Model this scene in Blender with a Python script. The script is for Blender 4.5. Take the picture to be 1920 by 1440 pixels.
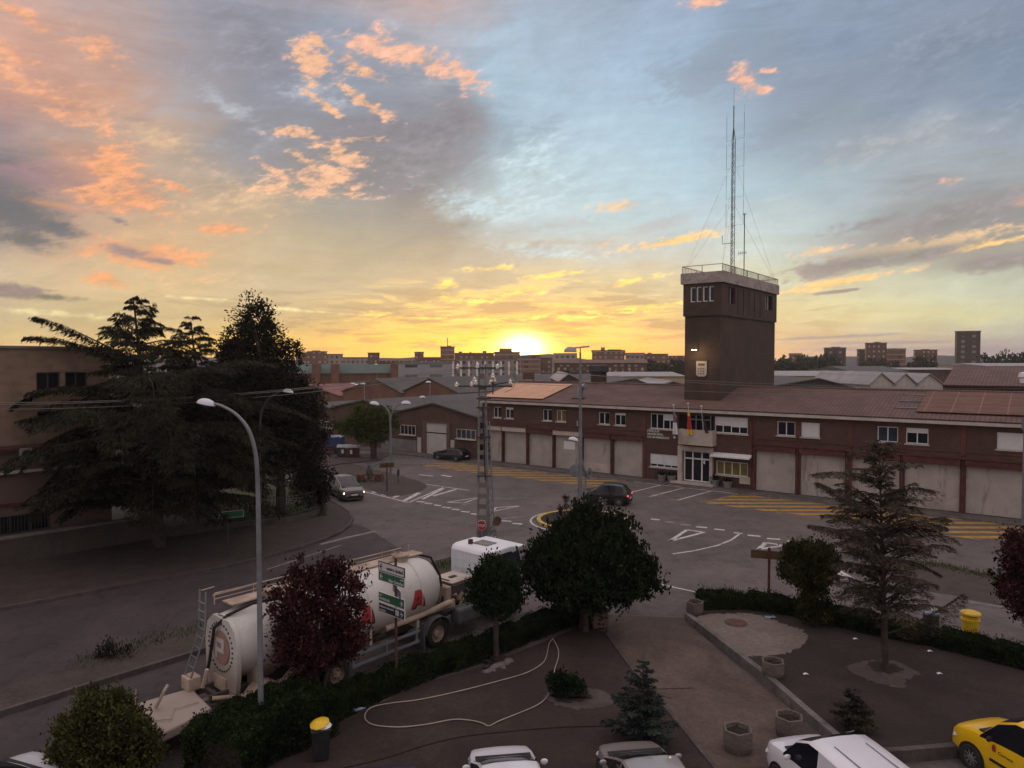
import bpy, bmesh, math, random
import numpy as np
from mathutils import Vector, Matrix
random.seed(7); RNG = np.random.default_rng(11)
for o in list(bpy.data.objects): bpy.data.objects.remove(o)
SC = bpy.context.scene; COL = SC.collection
PI = math.pi; R = math.radians

# ------------------------------------------------------------------ camera
F, HC, YH = 1334.0, 11.0, 676.0          # focal length in photo pixels, camera height, horizon row
PITCH = math.atan((720 - YH) / F)
cam = bpy.data.objects.new('camera', bpy.data.cameras.new('camera')); COL.objects.link(cam)
cam.location = (0, 0, HC); cam.rotation_euler = (PI/2 - PITCH, 0, 0)
cam.data.sensor_width = 36; cam.data.lens = 36 * F / 1920; cam.data.clip_end = 6000; cam.data.clip_start = .3
SC.camera = cam
SC.view_settings.view_transform = 'Standard'; SC.view_settings.look = 'None'
SC.view_settings.exposure = 0; SC.view_settings.gamma = 1

def ray(px, py):
    cx, cz = (px - 960) / F, -(py - 720) / F
    c, s = math.cos(PITCH), math.sin(PITCH)
    return Vector((cx, c + cz * s, -s + cz * c))
def P(px, py, z=0.0):                     # point of the horizontal plane at height z
    d = ray(px, py); t = (z - HC) / d.z
    return Vector((d.x * t, d.y * t, z))
def Q(px, py, y):                         # point at distance y
    d = ray(px, py); t = y / d.y
    return Vector((d.x * t, y, HC + d.z * t))
def azel(px, py):
    d = ray(px, py).normalized()
    return math.atan2(d.x, d.y), math.asin(d.z)
def lin(c):
    return tuple(((v/255)/12.92 if v/255 <= .04045 else ((v/255+.055)/1.055)**2.4) for v in c)

# ------------------------------------------------------------------ node helper
class NG:
    def __init__(s, tree): s.t = tree; s.n = tree.nodes; s.l = tree.links
    def node(s, typ, **kw):
        n = s.n.new(typ)
        for k, v in kw.items(): setattr(n, k, v)
        return n
    def put(s, sock, v):
        if isinstance(v, bpy.types.NodeSocket): s.l.new(v, sock)
        elif v is not None:
            if hasattr(sock.default_value, '__len__') and len(sock.default_value) == 4 and len(v) == 3: v = (*v, 1)
            sock.default_value = v
    def m(s, op, a, b=None, c=None, clamp=False):
        n = s.node('ShaderNodeMath', operation=op, use_clamp=clamp)
        s.put(n.inputs[0], a)
        if b is not None: s.put(n.inputs[1], b)
        if c is not None: s.put(n.inputs[2], c)
        return n.outputs[0]
    def v(s, op, a, b=None, scale=None):
        n = s.node('ShaderNodeVectorMath', operation=op)
        s.put(n.inputs[0], a)
        if b is not None: s.put(n.inputs[1], b)
        if scale is not None: s.put(n.inputs['Scale'], scale)
        return n.outputs['Value'] if op in ('LENGTH', 'DOT_PRODUCT', 'DISTANCE') else n.outputs[0]
    def comb(s, x, y, z=0.0):
        n = s.node('ShaderNodeCombineXYZ'); s.put(n.inputs[0], x); s.put(n.inputs[1], y); s.put(n.inputs[2], z); return n.outputs[0]
    def sep(s, v):
        n = s.node('ShaderNodeSeparateXYZ'); s.put(n.inputs[0], v); return n.outputs
    def noise(s, vec, scale=5, detail=4, rough=.5, dist=0, color=False):
        n = s.node('ShaderNodeTexNoise'); s.put(n.inputs['Vector'], vec)
        n.inputs['Scale'].default_value = scale; n.inputs['Detail'].default_value = detail
        n.inputs['Roughness'].default_value = rough; n.inputs['Distortion'].default_value = dist
        return n.outputs['Color' if color else 'Fac']
    def mapr(s, x, a, b, c=0, d=1, smooth=True):
        n = s.node('ShaderNodeMapRange', interpolation_type='SMOOTHSTEP' if smooth else 'LINEAR')
        for i, q in enumerate((x, a, b, c, d)): s.put(n.inputs[i], q)
        return n.outputs[0]
    def mix(s, f, a, b, mode='MIX'):
        n = s.node('ShaderNodeMix', data_type='RGBA', blend_type=mode)
        s.put(n.inputs[0], f); s.put(n.inputs[6], a); s.put(n.inputs[7], b); return n.outputs[2]
    def ramp(s, f, stops):
        n = s.node('ShaderNodeValToRGB'); s.put(n.inputs[0], f); cr = n.color_ramp
        while len(cr.elements) < len(stops): cr.elements.new(.5)
        for e, (p, c) in zip(cr.elements, stops): e.position = p; e.color = (*c, 1)
        return n.outputs[0]

# ------------------------------------------------------------------ sky
SUN_AZ, SUN_EL = azel(984, 650)
world = bpy.data.worlds.new('World'); SC.world = world; world.use_nodes = True
XS = [0,160,320,480,640,800,960,1120,1280,1440,1600,1760,1920]
ROWS = [
 (10, [(200,160,146),(190,158,146),(160,150,156),(142,140,154),(160,152,158),(188,162,158),(160,172,188),(154,170,190),(152,170,194),(138,154,176),(134,148,170),(132,144,168),(124,136,160)]),
 (90, [(208,156,136),(192,152,136),(152,144,152),(128,126,140),(138,145,162),(172,170,180),(165,184,202),(160,180,202),(154,177,200),(132,147,168),(124,140,164),(122,138,162),(118,134,158)]),
 (180, [(190,138,124),(205,152,124),(168,156,158),(134,134,148),(136,142,158),(134,138,150),(160,184,202),(166,190,210),(160,184,206),(136,150,170),(128,140,160),(130,144,166),(122,138,160)]),
 (260, [(148,124,128),(180,146,130),(190,158,136),(136,133,142),(128,125,133),(117,113,122),(150,172,188),(172,196,212),(164,190,208),(146,164,182),(142,152,166),(152,160,172),(140,150,166)]),
 (330, [(108,98,108),(190,136,116),(180,154,134),(144,136,137),(134,127,129),(118,111,117),(172,196,206),(178,204,216),(170,197,212),(162,184,196),(156,170,182),(152,160,170),(146,152,160)]),
 (400, [(104,98,108),(182,142,124),(196,160,130),(184,158,130),(152,143,134),(148,139,132),(184,206,212),(182,206,214),(176,197,208),(180,196,202),(162,172,180),(136,134,138),(136,132,136)]),
 (470, [(156,138,130),(188,152,128),(206,166,126),(190,166,134),(174,158,134),(168,154,134),(176,172,162),(184,190,187),(190,194,190),(190,202,200),(158,154,150),(148,142,138),(152,144,138)]),
 (530,[(186,166,144),(204,174,140),(206,176,138),(190,170,142),(184,166,140),(184,166,138),(184,172,146),(196,186,154),(198,184,154),(200,200,175),(195,190,165),(190,195,178),(180,190,180)]),
 (590, [(180,166,140),(188,170,134),(188,168,132),(184,164,130),(182,162,128),(188,164,122),(206,176,112),(208,180,114),(200,178,130),(206,192,148),(206,198,156),(200,202,165),(188,194,170)]),
 (615, [(188,172,138),(194,174,132),(196,174,130),(196,172,124),(200,172,118),(214,180,104),(226,188,96),(216,182,106),(200,172,126),(204,184,146),(198,188,156),(180,184,164),(166,176,170)]),
 (635,[(206,184,134),(212,188,130),(216,188,124),(222,190,116),(232,196,104),(246,204,88),(250,206,82),(234,190,104),(214,178,126),(206,182,144),(186,174,154),(158,164,162),(144,160,168)]),
 (665,[(230,190,120),(235,195,115),(240,200,110),(240,200,110),(245,205,105),(250,215,95),(255,215,80),(255,210,70),(225,180,115),(205,180,145),(150,155,165),(125,142,165),(120,138,162)])]
pk = (228,172,134)
# cloud groups: colour, strength, softness, roughness of the edge, [(column, row, half width, half height, tilt)]
CLOUDS = [
 ((128,123,131), .9, .75, .36, [(795,300,135,62,2),(868,225,52,44,10),(700,345,90,26,0)]),
 ((128,122,130), .7, .95, .4, [(800,250,150,66,5),(760,330,130,44,-8),(860,225,75,46,8),(650,320,120,40,0)]),
 ((140,138,148), .6, 1.0, .5, [(450,90,150,80,0),(480,260,120,60,0)]),
 ((184,206,214), .8, .7, .5, [(930,395,110,22,12),(1000,330,70,60,-30),(1020,470,80,12,4)]),
 ((180,184,194), .6, .9, .6, [(430,200,75,14,28),(590,170,55,24,10)]),
 ((126,136,152), .75, .9, .7, [(1500,232,150,34,-14),(1330,130,120,50,-10),(1780,80,200,60,-10)]),
 ((162,162,166), .6, .8, .9, [(1650,275,200,20,-6),(1240,420,60,12,-15),(1020,425,100,14,-5),(1590,452,60,7,-3)]),
 ((214,174,134), .7, .9, .6, [(310,262,75,22,22),(450,368,110,30,-6),(370,525,90,16,-3)]),
 ((224,156,116), .9, .9, 1.0, [(190,92,34,26,30),(110,188,100,20,18),(40,110,80,14,14),(110,205,50,14,10),(60,40,90,12,20),(30,150,60,12,18)]),
 ((150,112,120), .85, .8, .8, [(70,335,90,26,12),(150,350,70,28,20)]),
 ((228,152,104), 1.0, .7, .9, [(210,315,52,40,38),(255,365,60,34,32),(200,372,70,22,12),(415,430,50,10,-4),(285,480,110,24,5),(205,525,44,12,8),(75,380,60,8,5),(340,355,30,7,20)]),
 ((84,80,94), 1.0, .7, .55, [(25,395,105,50,12),(100,425,60,22,10),(45,445,80,20,4),(20,545,80,13,4),(90,556,60,7,2)]),
 ((128,108,120), .9, .7, .8, [(245,472,44,11,5),(218,412,30,7,20),(300,490,40,6,8),(40,545,60,10,3)]),
 (pk, 1.0, .65, 1.0, [(588,120,36,28,40),(604,82,26,7,32),(690,135,24,9,10),(655,118,20,14,20),(608,198,36,7,33),(685,192,50,9,24),(550,248,42,8,2),(680,262,40,5,-7),
                      (645,292,46,17,18),(570,300,28,8,22),(520,322,34,7,25),(605,335,76,20,-4),(575,358,85,8,0)]),
 ((232,174,144), .95, .7, .9, [(700,88,55,20,8),(785,110,75,20,22),(870,140,46,13,28),(1395,152,26,17,28),(1440,133,14,5,-5),(1428,168,16,8,15),(1318,4,34,8,0),(1780,341,20,6,-6),(1914,380,16,9,-15)]),
 ((134,126,132), .95, .8, .7, [(1800,405,180,34,-9),(1740,428,130,22,-8),(1640,415,90,14,-10)]),
 ((230,188,140), .8, .8, 1.0, [(1720,462,200,12,-7),(1530,470,40,6,-6),(1165,386,46,7,-3),(1128,459,26,8,-10)]),
 ((248,200,130), 1.0, .6, .7, [(1560,532,115,8,-9),(1850,458,90,6,-8),(1262,452,88,8,-7)]),
 ((132,122,128), 1.0, .6, .6, [(1600,494,150,17,-7),(1720,478,90,12,-7),(1870,492,90,15,-3),(1575,546,50,3,-5)]),
 ((255,222,112), .95, .7, .9, [(835,535,22,7,-10),(845,560,32,6,8),(905,567,28,5,-5),(922,504,46,5,-3),(1035,516,56,5,-5),(975,548,56,6,-6),(1185,528,46,5,-10),(720,590,36,5,3),(900,598,120,5,1),(1080,592,100,6,-3),(1215,575,64,4,-6)]),
 ((238,224,170), .7, .8, .5, [(400,562,90,3,3),(520,578,120,3,4),(120,590,100,6,2)]),
 ((112,126,150), .85, .8, .6, [(1560,632,130,3,-2),(1700,642,170,4,0),(1820,656,200,9,-1),(1620,655,100,4,0)])]
def build_world():
    g = NG(world.node_tree); g.n.clear()
    tc = g.node('ShaderNodeTexCoord'); d0 = g.v('NORMALIZE', tc.outputs['Generated'])
    x, y, z = g.sep(d0)
    az = g.m('ARCTAN2', x, y); el = g.m('ARCSINE', z)
    ae = g.comb(az, el)
    hgt = g.m('DIVIDE', z, g.m('MAXIMUM', y, .3))
    rotv = g.node('ShaderNodeVectorRotate'); g.put(rotv.inputs['Vector'], ae); rotv.inputs['Angle'].default_value = R(-14)
    ca = g.v('MULTIPLY', rotv.outputs[0], (1, 2.2, 1))
    fine = g.noise(ca, 20, 6, .66, .25)
    hom = g.comb(az, el, g.m('MULTIPLY_ADD', fine, 1e-6, 1.0))
    fine2 = g.noise(g.v('ADD', ca, (3.1, 1.7, .4)), 60, 4, .62)
    cs = g.v('MULTIPLY', ae, (1, 7.5, 1))
    streak = g.noise(cs, 10, 5, .62, .35)
    broad = g.noise(g.v('ADD', ca, (1.3, 7.1, 0)), 5, 5, .6, .4)
    f0 = g.m('SUBTRACT', fine, .5); b0 = g.m('SUBTRACT', broad, .5); s0 = g.m('SUBTRACT', streak, .5); t0 = g.m('SUBTRACT', fine2, .5)
    near0 = g.mapr(el, .02, .3, .25, 1.0)
    u = g.m('ADD', az, g.m('ADD', g.m('MULTIPLY', b0, .22), g.m('MULTIPLY', f0, .06)))
    v = g.m('ADD', hgt, g.m('MULTIPLY', g.m('ADD', g.m('MULTIPLY', b0, -.16), g.m('MULTIPLY', s0, .06)), near0))
    # broad colours of the cloud deck: a colour ramp around the compass for each height
    pos = g.m('MULTIPLY_ADD', u, 1 / 1.4, .5)
    base = None; prev = None
    for py, cols in ROWS[::-1]:
        c = g.ramp(pos, [(azel(px, 400)[0] / 1.4 + .5, lin(k)) for px, k in zip(XS, cols)])
        h = (YH - py) / F
        if base is None: base = c
        else: base = g.mix(g.mapr(v, prev, h, 0, 1), base, c)
        prev = h
    # the sky the photograph does not show: overhead, to the sides and behind
    out = g.m('MAXIMUM', g.mapr(v, .54, .9), g.mapr(g.m('ABSOLUTE', az), .70, 1.1))
    base = g.mix(out, base, g.mix(g.mapr(el, .15, .95), tuple(k*.62 for k in SKY_UP), tuple(k*1.22 for k in SKY_UP)))
    # fibres and mottling
    fib = g.m('ADD', 1.0, g.m('ADD', g.m('MULTIPLY', f0, .42), g.m('ADD', g.m('MULTIPLY', s0, .34), g.m('ADD', g.m('MULTIPLY', b0, .3), g.m('MULTIPLY', t0, .1)))))
    col = g.v('SCALE', base, scale=fib)
    def vmix(f, a, b):
        n = g.node('ShaderNodeMix', data_type='VECTOR'); g.put(n.inputs[0], f); g.put(n.inputs[4], a); g.put(n.inputs[5], b); return n.outputs[1]
    def rad2(px, py, rx, ry, rot=0):
        cx, cy = azel(px, py); a = R(rot); k = math.cos(cx); ux, uy = rx*k*k/F, ry*k/F
        A = g.v('DOT_PRODUCT', hom, (math.cos(a)/ux, -math.sin(a)/ux, -(cx*math.cos(a) - cy*math.sin(a))/ux))
        B = g.v('DOT_PRODUCT', hom, (math.sin(a)/uy, math.cos(a)/uy, -(cx*math.sin(a) + cy*math.cos(a))/uy))
        return g.m('MULTIPLY_ADD', A, A, g.m('MULTIPLY', B, B))
    for c, a, soft, nz, bl in CLOUDS:
        r = None
        kk = 1.28 if soft < .95 else 1.1
        for q in bl:
            q = rad2(q[0], q[1], q[2]*kk, q[3]*kk, q[4]); r = q if r is None else g.m('SMOOTH_MIN', r, q, .35)
        r = g.m('SQRT', g.m('MAXIMUM', r, 0.0))
        r = g.m('MULTIPLY_ADD', f0, -4.0*nz, r); r = g.m('MULTIPLY_ADD', t0, -2.6*nz, r)
        msk = g.mapr(r, 1.15, 1.15 - soft*1.5, 0, a)
        cc = g.v('SCALE', tuple(lin(c)), scale=g.m('ADD', 1.0, g.m('ADD', g.m('MULTIPLY', t0, .9), g.m('MULTIPLY', f0, 1.25))))
        col = vmix(msk, col, cc)
    # light band and streaks towards the sun
    e1 = g.m('SQRT', rad2(975, 652, 360, 28)); col = vmix(g.mapr(e1, 1.3, .1, 0, .32), col, lin((255, 214, 70)))
    e2 = g.m('SQRT', rad2(980, 590, 400, 85))
    col = vmix(g.m('MULTIPLY', g.mapr(e2, 1.15, .45), g.mapr(s0, .03, .07, 0, .78)), col, lin((248, 208, 122)))
    e3 = g.m('SQRT', rad2(900, 600, 700, 75))
    col = vmix(g.m('MULTIPLY', g.mapr(e3, 1.1, .5), g.mapr(s0, -.02, -.08, 0, .8)), col, lin((164, 142, 116)))
    for px, py, rx, ry, c, s in [(980,655,34,22,(1,.88,.55),4.5),(975,654,85,22,(1,.66,.14),.75),(970,648,220,28,(1,.5,.06),.18)]:
        col = g.v('ADD', col, g.v('SCALE', c, scale=g.m('MULTIPLY', g.m('EXPONENT', g.m('MULTIPLY', rad2(px, py, rx, ry), -1.0)), s)))
    sky = g.node('ShaderNodeTexSky', sky_type='NISHITA', sun_disc=False, sun_elevation=max(SUN_EL, R(1)), sun_rotation=SUN_AZ, air_density=1.0, dust_density=.2)
    b1 = g.node('ShaderNodeBackground'); g.put(b1.inputs[0], sky.outputs[0]); b1.inputs[1].default_value = .05
    b2 = g.node('ShaderNodeBackground'); g.put(b2.inputs[0], col); b2.inputs[1].default_value = 1.0
    add = g.node('ShaderNodeAddShader'); g.l.new(b1.outputs[0], add.inputs[0]); g.l.new(b2.outputs[0], add.inputs[1])
    o = g.node('ShaderNodeOutputWorld'); g.l.new(add.outputs[0], o.inputs[0])
SKY_UP = (.82, .70, .70)
build_world()
world.cycles.sampling_method = 'MANUAL'; world.cycles.sample_map_resolution = 512
sun = bpy.data.objects.new('sun', bpy.data.lights.new('sun', 'SUN')); COL.objects.link(sun)
SC.cycles.use_adaptive_sampling = True; SC.cycles.adaptive_threshold = .02; SC.cycles.max_bounces = 5; SC.cycles.diffuse_bounces = 2; SC.cycles.glossy_bounces = 2; SC.cycles.transparent_max_bounces = 8
sun.data.energy = .5; sun.data.angle = R(1.5); sun.data.color = (1, .62, .3)
sdir = Vector((math.sin(SUN_AZ)*math.cos(R(1.2)), math.cos(SUN_AZ)*math.cos(R(1.2)), math.sin(R(1.2))))
sun.rotation_euler = sdir.to_track_quat('Z', 'Y').to_euler()

# ------------------------------------------------------------------ mesh helpers
class MB:
    def __init__(s): s.v = []; s.f = []
    def add(s, vs, fs, M=None):
        n = len(s.v)
        s.v += [tuple(M @ Vector(v)) if M is not None else tuple(v) for v in vs]
        s.f += [tuple(i + n for i in f) for f in fs]; return s
    def box(s, x0, x1, y0, y1, z0, z1, M=None):
        vs = [(x0,y0,z0),(x1,y0,z0),(x1,y1,z0),(x0,y1,z0),(x0,y0,z1),(x1,y0,z1),(x1,y1,z1),(x0,y1,z1)]
        return s.add(vs, [(0,3,2,1),(4,5,6,7),(0,1,5,4),(1,2,6,5),(2,3,7,6),(3,0,4,7)], M)
    def prism(s, poly, z0, z1, M=None):
        a = sum(poly[i][0]*poly[(i+1)%len(poly)][1] - poly[(i+1)%len(poly)][0]*poly[i][1] for i in range(len(poly)))
        if a < 0: poly = poly[::-1]
        n = len(poly)
        vs = [(p[0],p[1],z0) for p in poly] + [(p[0],p[1],z1) for p in poly]
        return s.add(vs, [tuple(range(n))[::-1], tuple(range(n, 2*n))] + [(i,(i+1)%n,n+(i+1)%n,n+i) for i in range(n)], M)
    def xprism(s, poly, x0, x1, M=None):   # polygon in (y, z) swept along x
        n = len(poly); vs = [(x0,p[0],p[1]) for p in poly] + [(x1,p[0],p[1]) for p in poly]
        a = sum(poly[i][0]*poly[(i+1)%n][1] - poly[(i+1)%n][0]*poly[i][1] for i in range(n))
        fs = [tuple(range(n))[::-1], tuple(range(n, 2*n))] + [(i,(i+1)%n,n+(i+1)%n,n+i) for i in range(n)]
        if a < 0: fs = [f[::-1] for f in fs]
        return s.add(vs, fs, M)
    def yprism(s, poly, y0, y1, M=None):   # polygon in (x, z) swept along y
        n = len(poly); vs = [(p[0],y0,p[1]) for p in poly] + [(p[0],y1,p[1]) for p in poly]
        a = sum(poly[i][0]*poly[(i+1)%n][1] - poly[(i+1)%n][0]*poly[i][1] for i in range(n))
        fs = [tuple(range(n)), tuple(range(n, 2*n))[::-1]] + [(i,n+i,n+(i+1)%n,(i+1)%n) for i in range(n)]
        if a < 0: fs = [f[::-1] for f in fs]
        return s.add(vs, fs, M)
    def tube(s, pts, rad, n=8, cap=True):
        pts = [Vector(p) for p in pts]; m = len(pts)
        rad = [rad]*m if not hasattr(rad, '__len__') else rad
        vs = []; up = None
        for i, p in enumerate(pts):
            t = (pts[min(i+1,m-1)] - pts[max(i-1,0)]).normalized()
            if up is None: up = Vector((0,0,1)) if abs(t.z) < .9 else Vector((1,0,0))
            a = t.cross(up).normalized(); up = a.cross(t).normalized()
            for k in range(n):
                q = 2*PI*k/n; vs.append(tuple(p + (a*math.cos(q) + up*math.sin(q))*rad[i]))
        fs = [(i*n+k, i*n+(k+1)%n, (i+1)*n+(k+1)%n, (i+1)*n+k) for i in range(m-1) for k in range(n)]
        if cap: fs += [tuple(range(n))[::-1], tuple(range((m-1)*n, m*n))]
        return s.add(vs, fs)
    def lathe(s, prof, n=20, M=None, cap=True):      # (radius, z) profile about the z axis
        vs = []; m = len(prof)
        for r, z in prof:
            for k in range(n): vs.append((r*math.cos(2*PI*k/n), r*math.sin(2*PI*k/n), z))
        fs = [(i*n+k, i*n+(k+1)%n, (i+1)*n+(k+1)%n, (i+1)*n+k) for i in range(m-1) for k in range(n)]
        if cap: fs += [tuple(range(n))[::-1], tuple(range((m-1)*n, m*n))]
        return s.add(vs, fs, M)
    def build(s, name, mat, parent=None, smooth=False, bevel=0, loc=None):
        me = bpy.data.meshes.new(name); me.from_pydata(s.v, [], s.f); me.validate(); me.update()
        return link(name, me, mat, parent, smooth, bevel, loc)
def link(name, me, mat, parent=None, smooth=False, bevel=0, loc=None):
    o = bpy.data.objects.new(name, me); COL.objects.link(o)
    if mat is not None: me.materials.append(mat)
    if smooth:
        me.polygons.foreach_set('use_smooth', [True]*len(me.polygons))
        try: me.set_sharp_from_angle(angle=R(smooth if smooth is not True else 40))
        except Exception: pass
    if bevel:
        b = o.modifiers.new('bevel', 'BEVEL'); b.width = bevel; b.segments = 2; b.limit_method = 'ANGLE'; b.angle_limit = R(35)
    if parent is not None: o.parent = parent
    if loc is not None: o.location = loc
    return o
def tag(o, label=None, cat=None, group=None, kind=None):
    if label: o['label'] = label
    if cat: o['category'] = cat
    if group: o['group'] = group
    if kind: o['kind'] = kind
    return o
def empty(name, loc, rz=0, label=None, cat=None, group=None):
    o = bpy.data.objects.new(name, None); COL.objects.link(o); o.location = loc; o.rotation_euler = (0,0,rz)
    o.empty_display_size = .3
    return tag(o, label, cat, group)
def copy_tree(o, parent=None, loc=None, rz=None, label=None):
    c = o.copy(); COL.objects.link(c); c.parent = parent
    for ch in list(o.children): copy_tree(ch, c)
    if loc is not None: c.location = loc
    if rz is not None: c.rotation_euler = (0,0,rz)
    if label: c['label'] = label
    return c
def TR(x, y, z, rx=0, ry=0, rz=0):
    return Matrix.Translation((x,y,z)) @ Matrix.Rotation(rz,4,'Z') @ Matrix.Rotation(ry,4,'Y') @ Matrix.Rotation(rx,4,'X')

# ------------------------------------------------------------------ materials
def mat(name, c, rough=.8, var=.18, scale=1.0, c2=None, metal=0, bump=0, bscale=30, spec=.4, coat=0, fn=None, emit=None, coords='Object'):
    m = bpy.data.materials.new(name); m.use_nodes = True; g = NG(m.node_tree)
    b = g.n['Principled BSDF']; tc = g.node('ShaderNodeTexCoord'); v = tc.outputs[coords]
    n1 = g.noise(v, scale, 6, .6)
    lo = tuple(k*(1-var) for k in c); hi = tuple(min(1, k*(1+var)) for k in c)
    col = g.mix(g.mapr(n1, .3, .7, 0, 1), lo, hi)
    if c2: col = g.mix(g.mapr(g.noise(v, scale*.37, 5, .65), .48, .66), col, c2)
    if fn: col = fn(g, v, col) or col
    g.put(b.inputs['Base Color'], col)
    b.inputs['Roughness'].default_value = rough; b.inputs['Metallic'].default_value = metal
    b.inputs['Specular IOR Level'].default_value = spec
    if coat: b.inputs['Coat Weight'].default_value = coat; b.inputs['Coat Roughness'].default_value = .06
    if bump:
        bn = g.node('ShaderNodeBump'); bn.inputs['Strength'].default_value = bump; bn.inputs['Distance'].default_value = .02
        g.put(bn.inputs['Height'], g.noise(v, bscale, 5, .6)); g.l.new(bn.outputs[0], b.inputs['Normal'])
    if emit: g.put(b.inputs['Emission Color'], emit[:3]); b.inputs['Emission Strength'].default_value = emit[3]
    return m
def bricky(sc=1.0, dark=.8, bw=.26, bh=.075):
    def fn(g, v, col):
        x, y, z = g.sep(v); q = g.comb(g.m('ADD', x, y), z, 0)
        t = g.node('ShaderNodeTexBrick'); g.put(t.inputs['Vector'], q); t.inputs['Scale'].default_value = 1
        t.inputs['Brick Width'].default_value = bw; t.inputs['Row Height'].default_value = bh; t.inputs['Mortar Size'].default_value = .008
        t.inputs['Color1'].default_value = (.85,.85,.85,1); t.inputs['Color2'].default_value = (1.12,1.08,1.05,1); t.inputs['Mortar'].default_value = (dark*1.2,dark*1.2,dark*1.2,1)
        col = g.mix(1.0, col, t.outputs[0], 'MULTIPLY')
        st = g.noise(g.comb(g.m('MULTIPLY', g.m('ADD', x, y), 1.2), g.m('MULTIPLY', z, .25), 0), 1.0, 5, .65)
        return g.mix(g.mapr(st, .45, .7, 0, .45), col, g.mix(.5, col, (.03,.025,.025)))
    return fn
def gridwin(w, h, ww, wh, wc, band=None):
    """window pattern of a far facade: w x h bays, opening ww x wh (fractions)"""
    def fn(g, v, col):
        x, y, z = g.sep(v); u = g.m('ADD', x, y)
        fx = g.m('ABSOLUTE', g.m('SUBTRACT', g.m('FRACT', g.m('DIVIDE', u, w)), .5)); fz = g.m('ABSOLUTE', g.m('SUBTRACT', g.m('FRACT', g.m('DIVIDE', z, h)), .5))
        m = g.m('MULTIPLY', g.m('LESS_THAN', fx, ww/2), g.m('LESS_THAN', fz, wh/2))
        nz = g.node('ShaderNodeTexWhiteNoise', noise_dimensions='2D'); g.put(nz.inputs[0], g.comb(g.m('FLOOR', g.m('DIVIDE', u, w)), g.m('FLOOR', g.m('DIVIDE', z, h))))
        wcol = g.mix(g.m('GREATER_THAN', nz.outputs[0], .55), wc, tuple(k*.35 for k in wc))
        if band: col = g.mix(g.m('LESS_THAN', g.m('FRACT', g.m('DIVIDE', z, h)), .16), col, band)
        geo = g.node('ShaderNodeNewGeometry'); nzz = g.sep(geo.outputs['Normal'])[2]
        m = g.m('MULTIPLY', m, g.m('LESS_THAN', g.m('ABSOLUTE', nzz), .5))
        return g.mix(m, col, wcol)
    return fn
def stripes(period, axis=2, amt=.25, duty=.25, tilt=0):
    def fn(g, v, col):
        s = g.sep(v)[axis]; f = g.m('FRACT', g.m('DIVIDE', s, period))
        return g.mix(g.m('MULTIPLY', g.mapr(f, 0, duty, 1, 0), amt), col, (.01,.01,.01))
    return fn
def tiles(g, v, col):
    x, y, z = g.sep(v)
    fy = g.m('FRACT', g.m('DIVIDE', y, .42)); fx = g.m('FRACT', g.m('DIVIDE', x, .30))
    k = g.m('ADD', g.mapr(fy, 0, .35, .55, 0), g.mapr(g.m('ABSOLUTE', g.m('SUBTRACT', fx, .5)), .2, .5, 0, .4))
    col = g.mix(g.m('MINIMUM', k, .8), col, (.02,.012,.012))
    t = g.node('ShaderNodeTexWhiteNoise', noise_dimensions='2D'); g.put(t.inputs[0], g.comb(g.m('FLOOR', g.m('DIVIDE', x, .30)), g.m('FLOOR', g.m('DIVIDE', y, .42))))
    return g.mix(g.m('MULTIPLY', t.outputs[0], .35), col, g.mix(1.0, col, (1.6,1.35,1.25), 'MULTIPLY'))
def corrug(per=.25, axis=0, amt=.3):
    def fn(g, v, col):
        s = g.sep(v)[axis]; f = g.m('ABSOLUTE', g.m('SUBTRACT', g.m('FRACT', g.m('DIVIDE', s, per)), .5))
        n = g.noise(v, .35, 5, .7)
        col = g.mix(g.m('MULTIPLY', g.mapr(f, .25, .5), amt), col, (.015,.013,.015))
        return g.mix(g.mapr(n, .45, .7, 0, .5), col, g.mix(1.0, col, (.55,.5,.5), 'MULTIPLY'))
    return fn
def leafmat(name, c, c2, rough=.8, trans=.1):
    m = bpy.data.materials.new(name); m.use_nodes = True; g = NG(m.node_tree); b = g.n['Principled BSDF']
    geo = g.node('ShaderNodeNewGeometry'); tc = g.node('ShaderNodeTexCoord')
    n = g.noise(tc.outputs['Object'], 1.6, 4, .65)
    col = g.mix(geo.outputs['Random Per Island'], c, c2)
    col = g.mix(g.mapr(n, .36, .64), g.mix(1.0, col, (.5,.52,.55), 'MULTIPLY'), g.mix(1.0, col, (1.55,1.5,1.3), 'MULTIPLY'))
    g.put(b.inputs['Base Color'], col); b.inputs['Roughness'].default_value = rough; b.inputs['Specular IOR Level'].default_value = .08
    tr = g.node('ShaderNodeBsdfTranslucent'); g.put(tr.inputs[0], col)
    mx = g.node('ShaderNodeMixShader'); mx.inputs[0].default_value = trans
    g.l.new(b.outputs[0], mx.inputs[1]); g.l.new(tr.outputs[0], mx.inputs[2]); g.l.new(mx.outputs[0], g.n['Material Output'].inputs[0])
    return m
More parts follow.
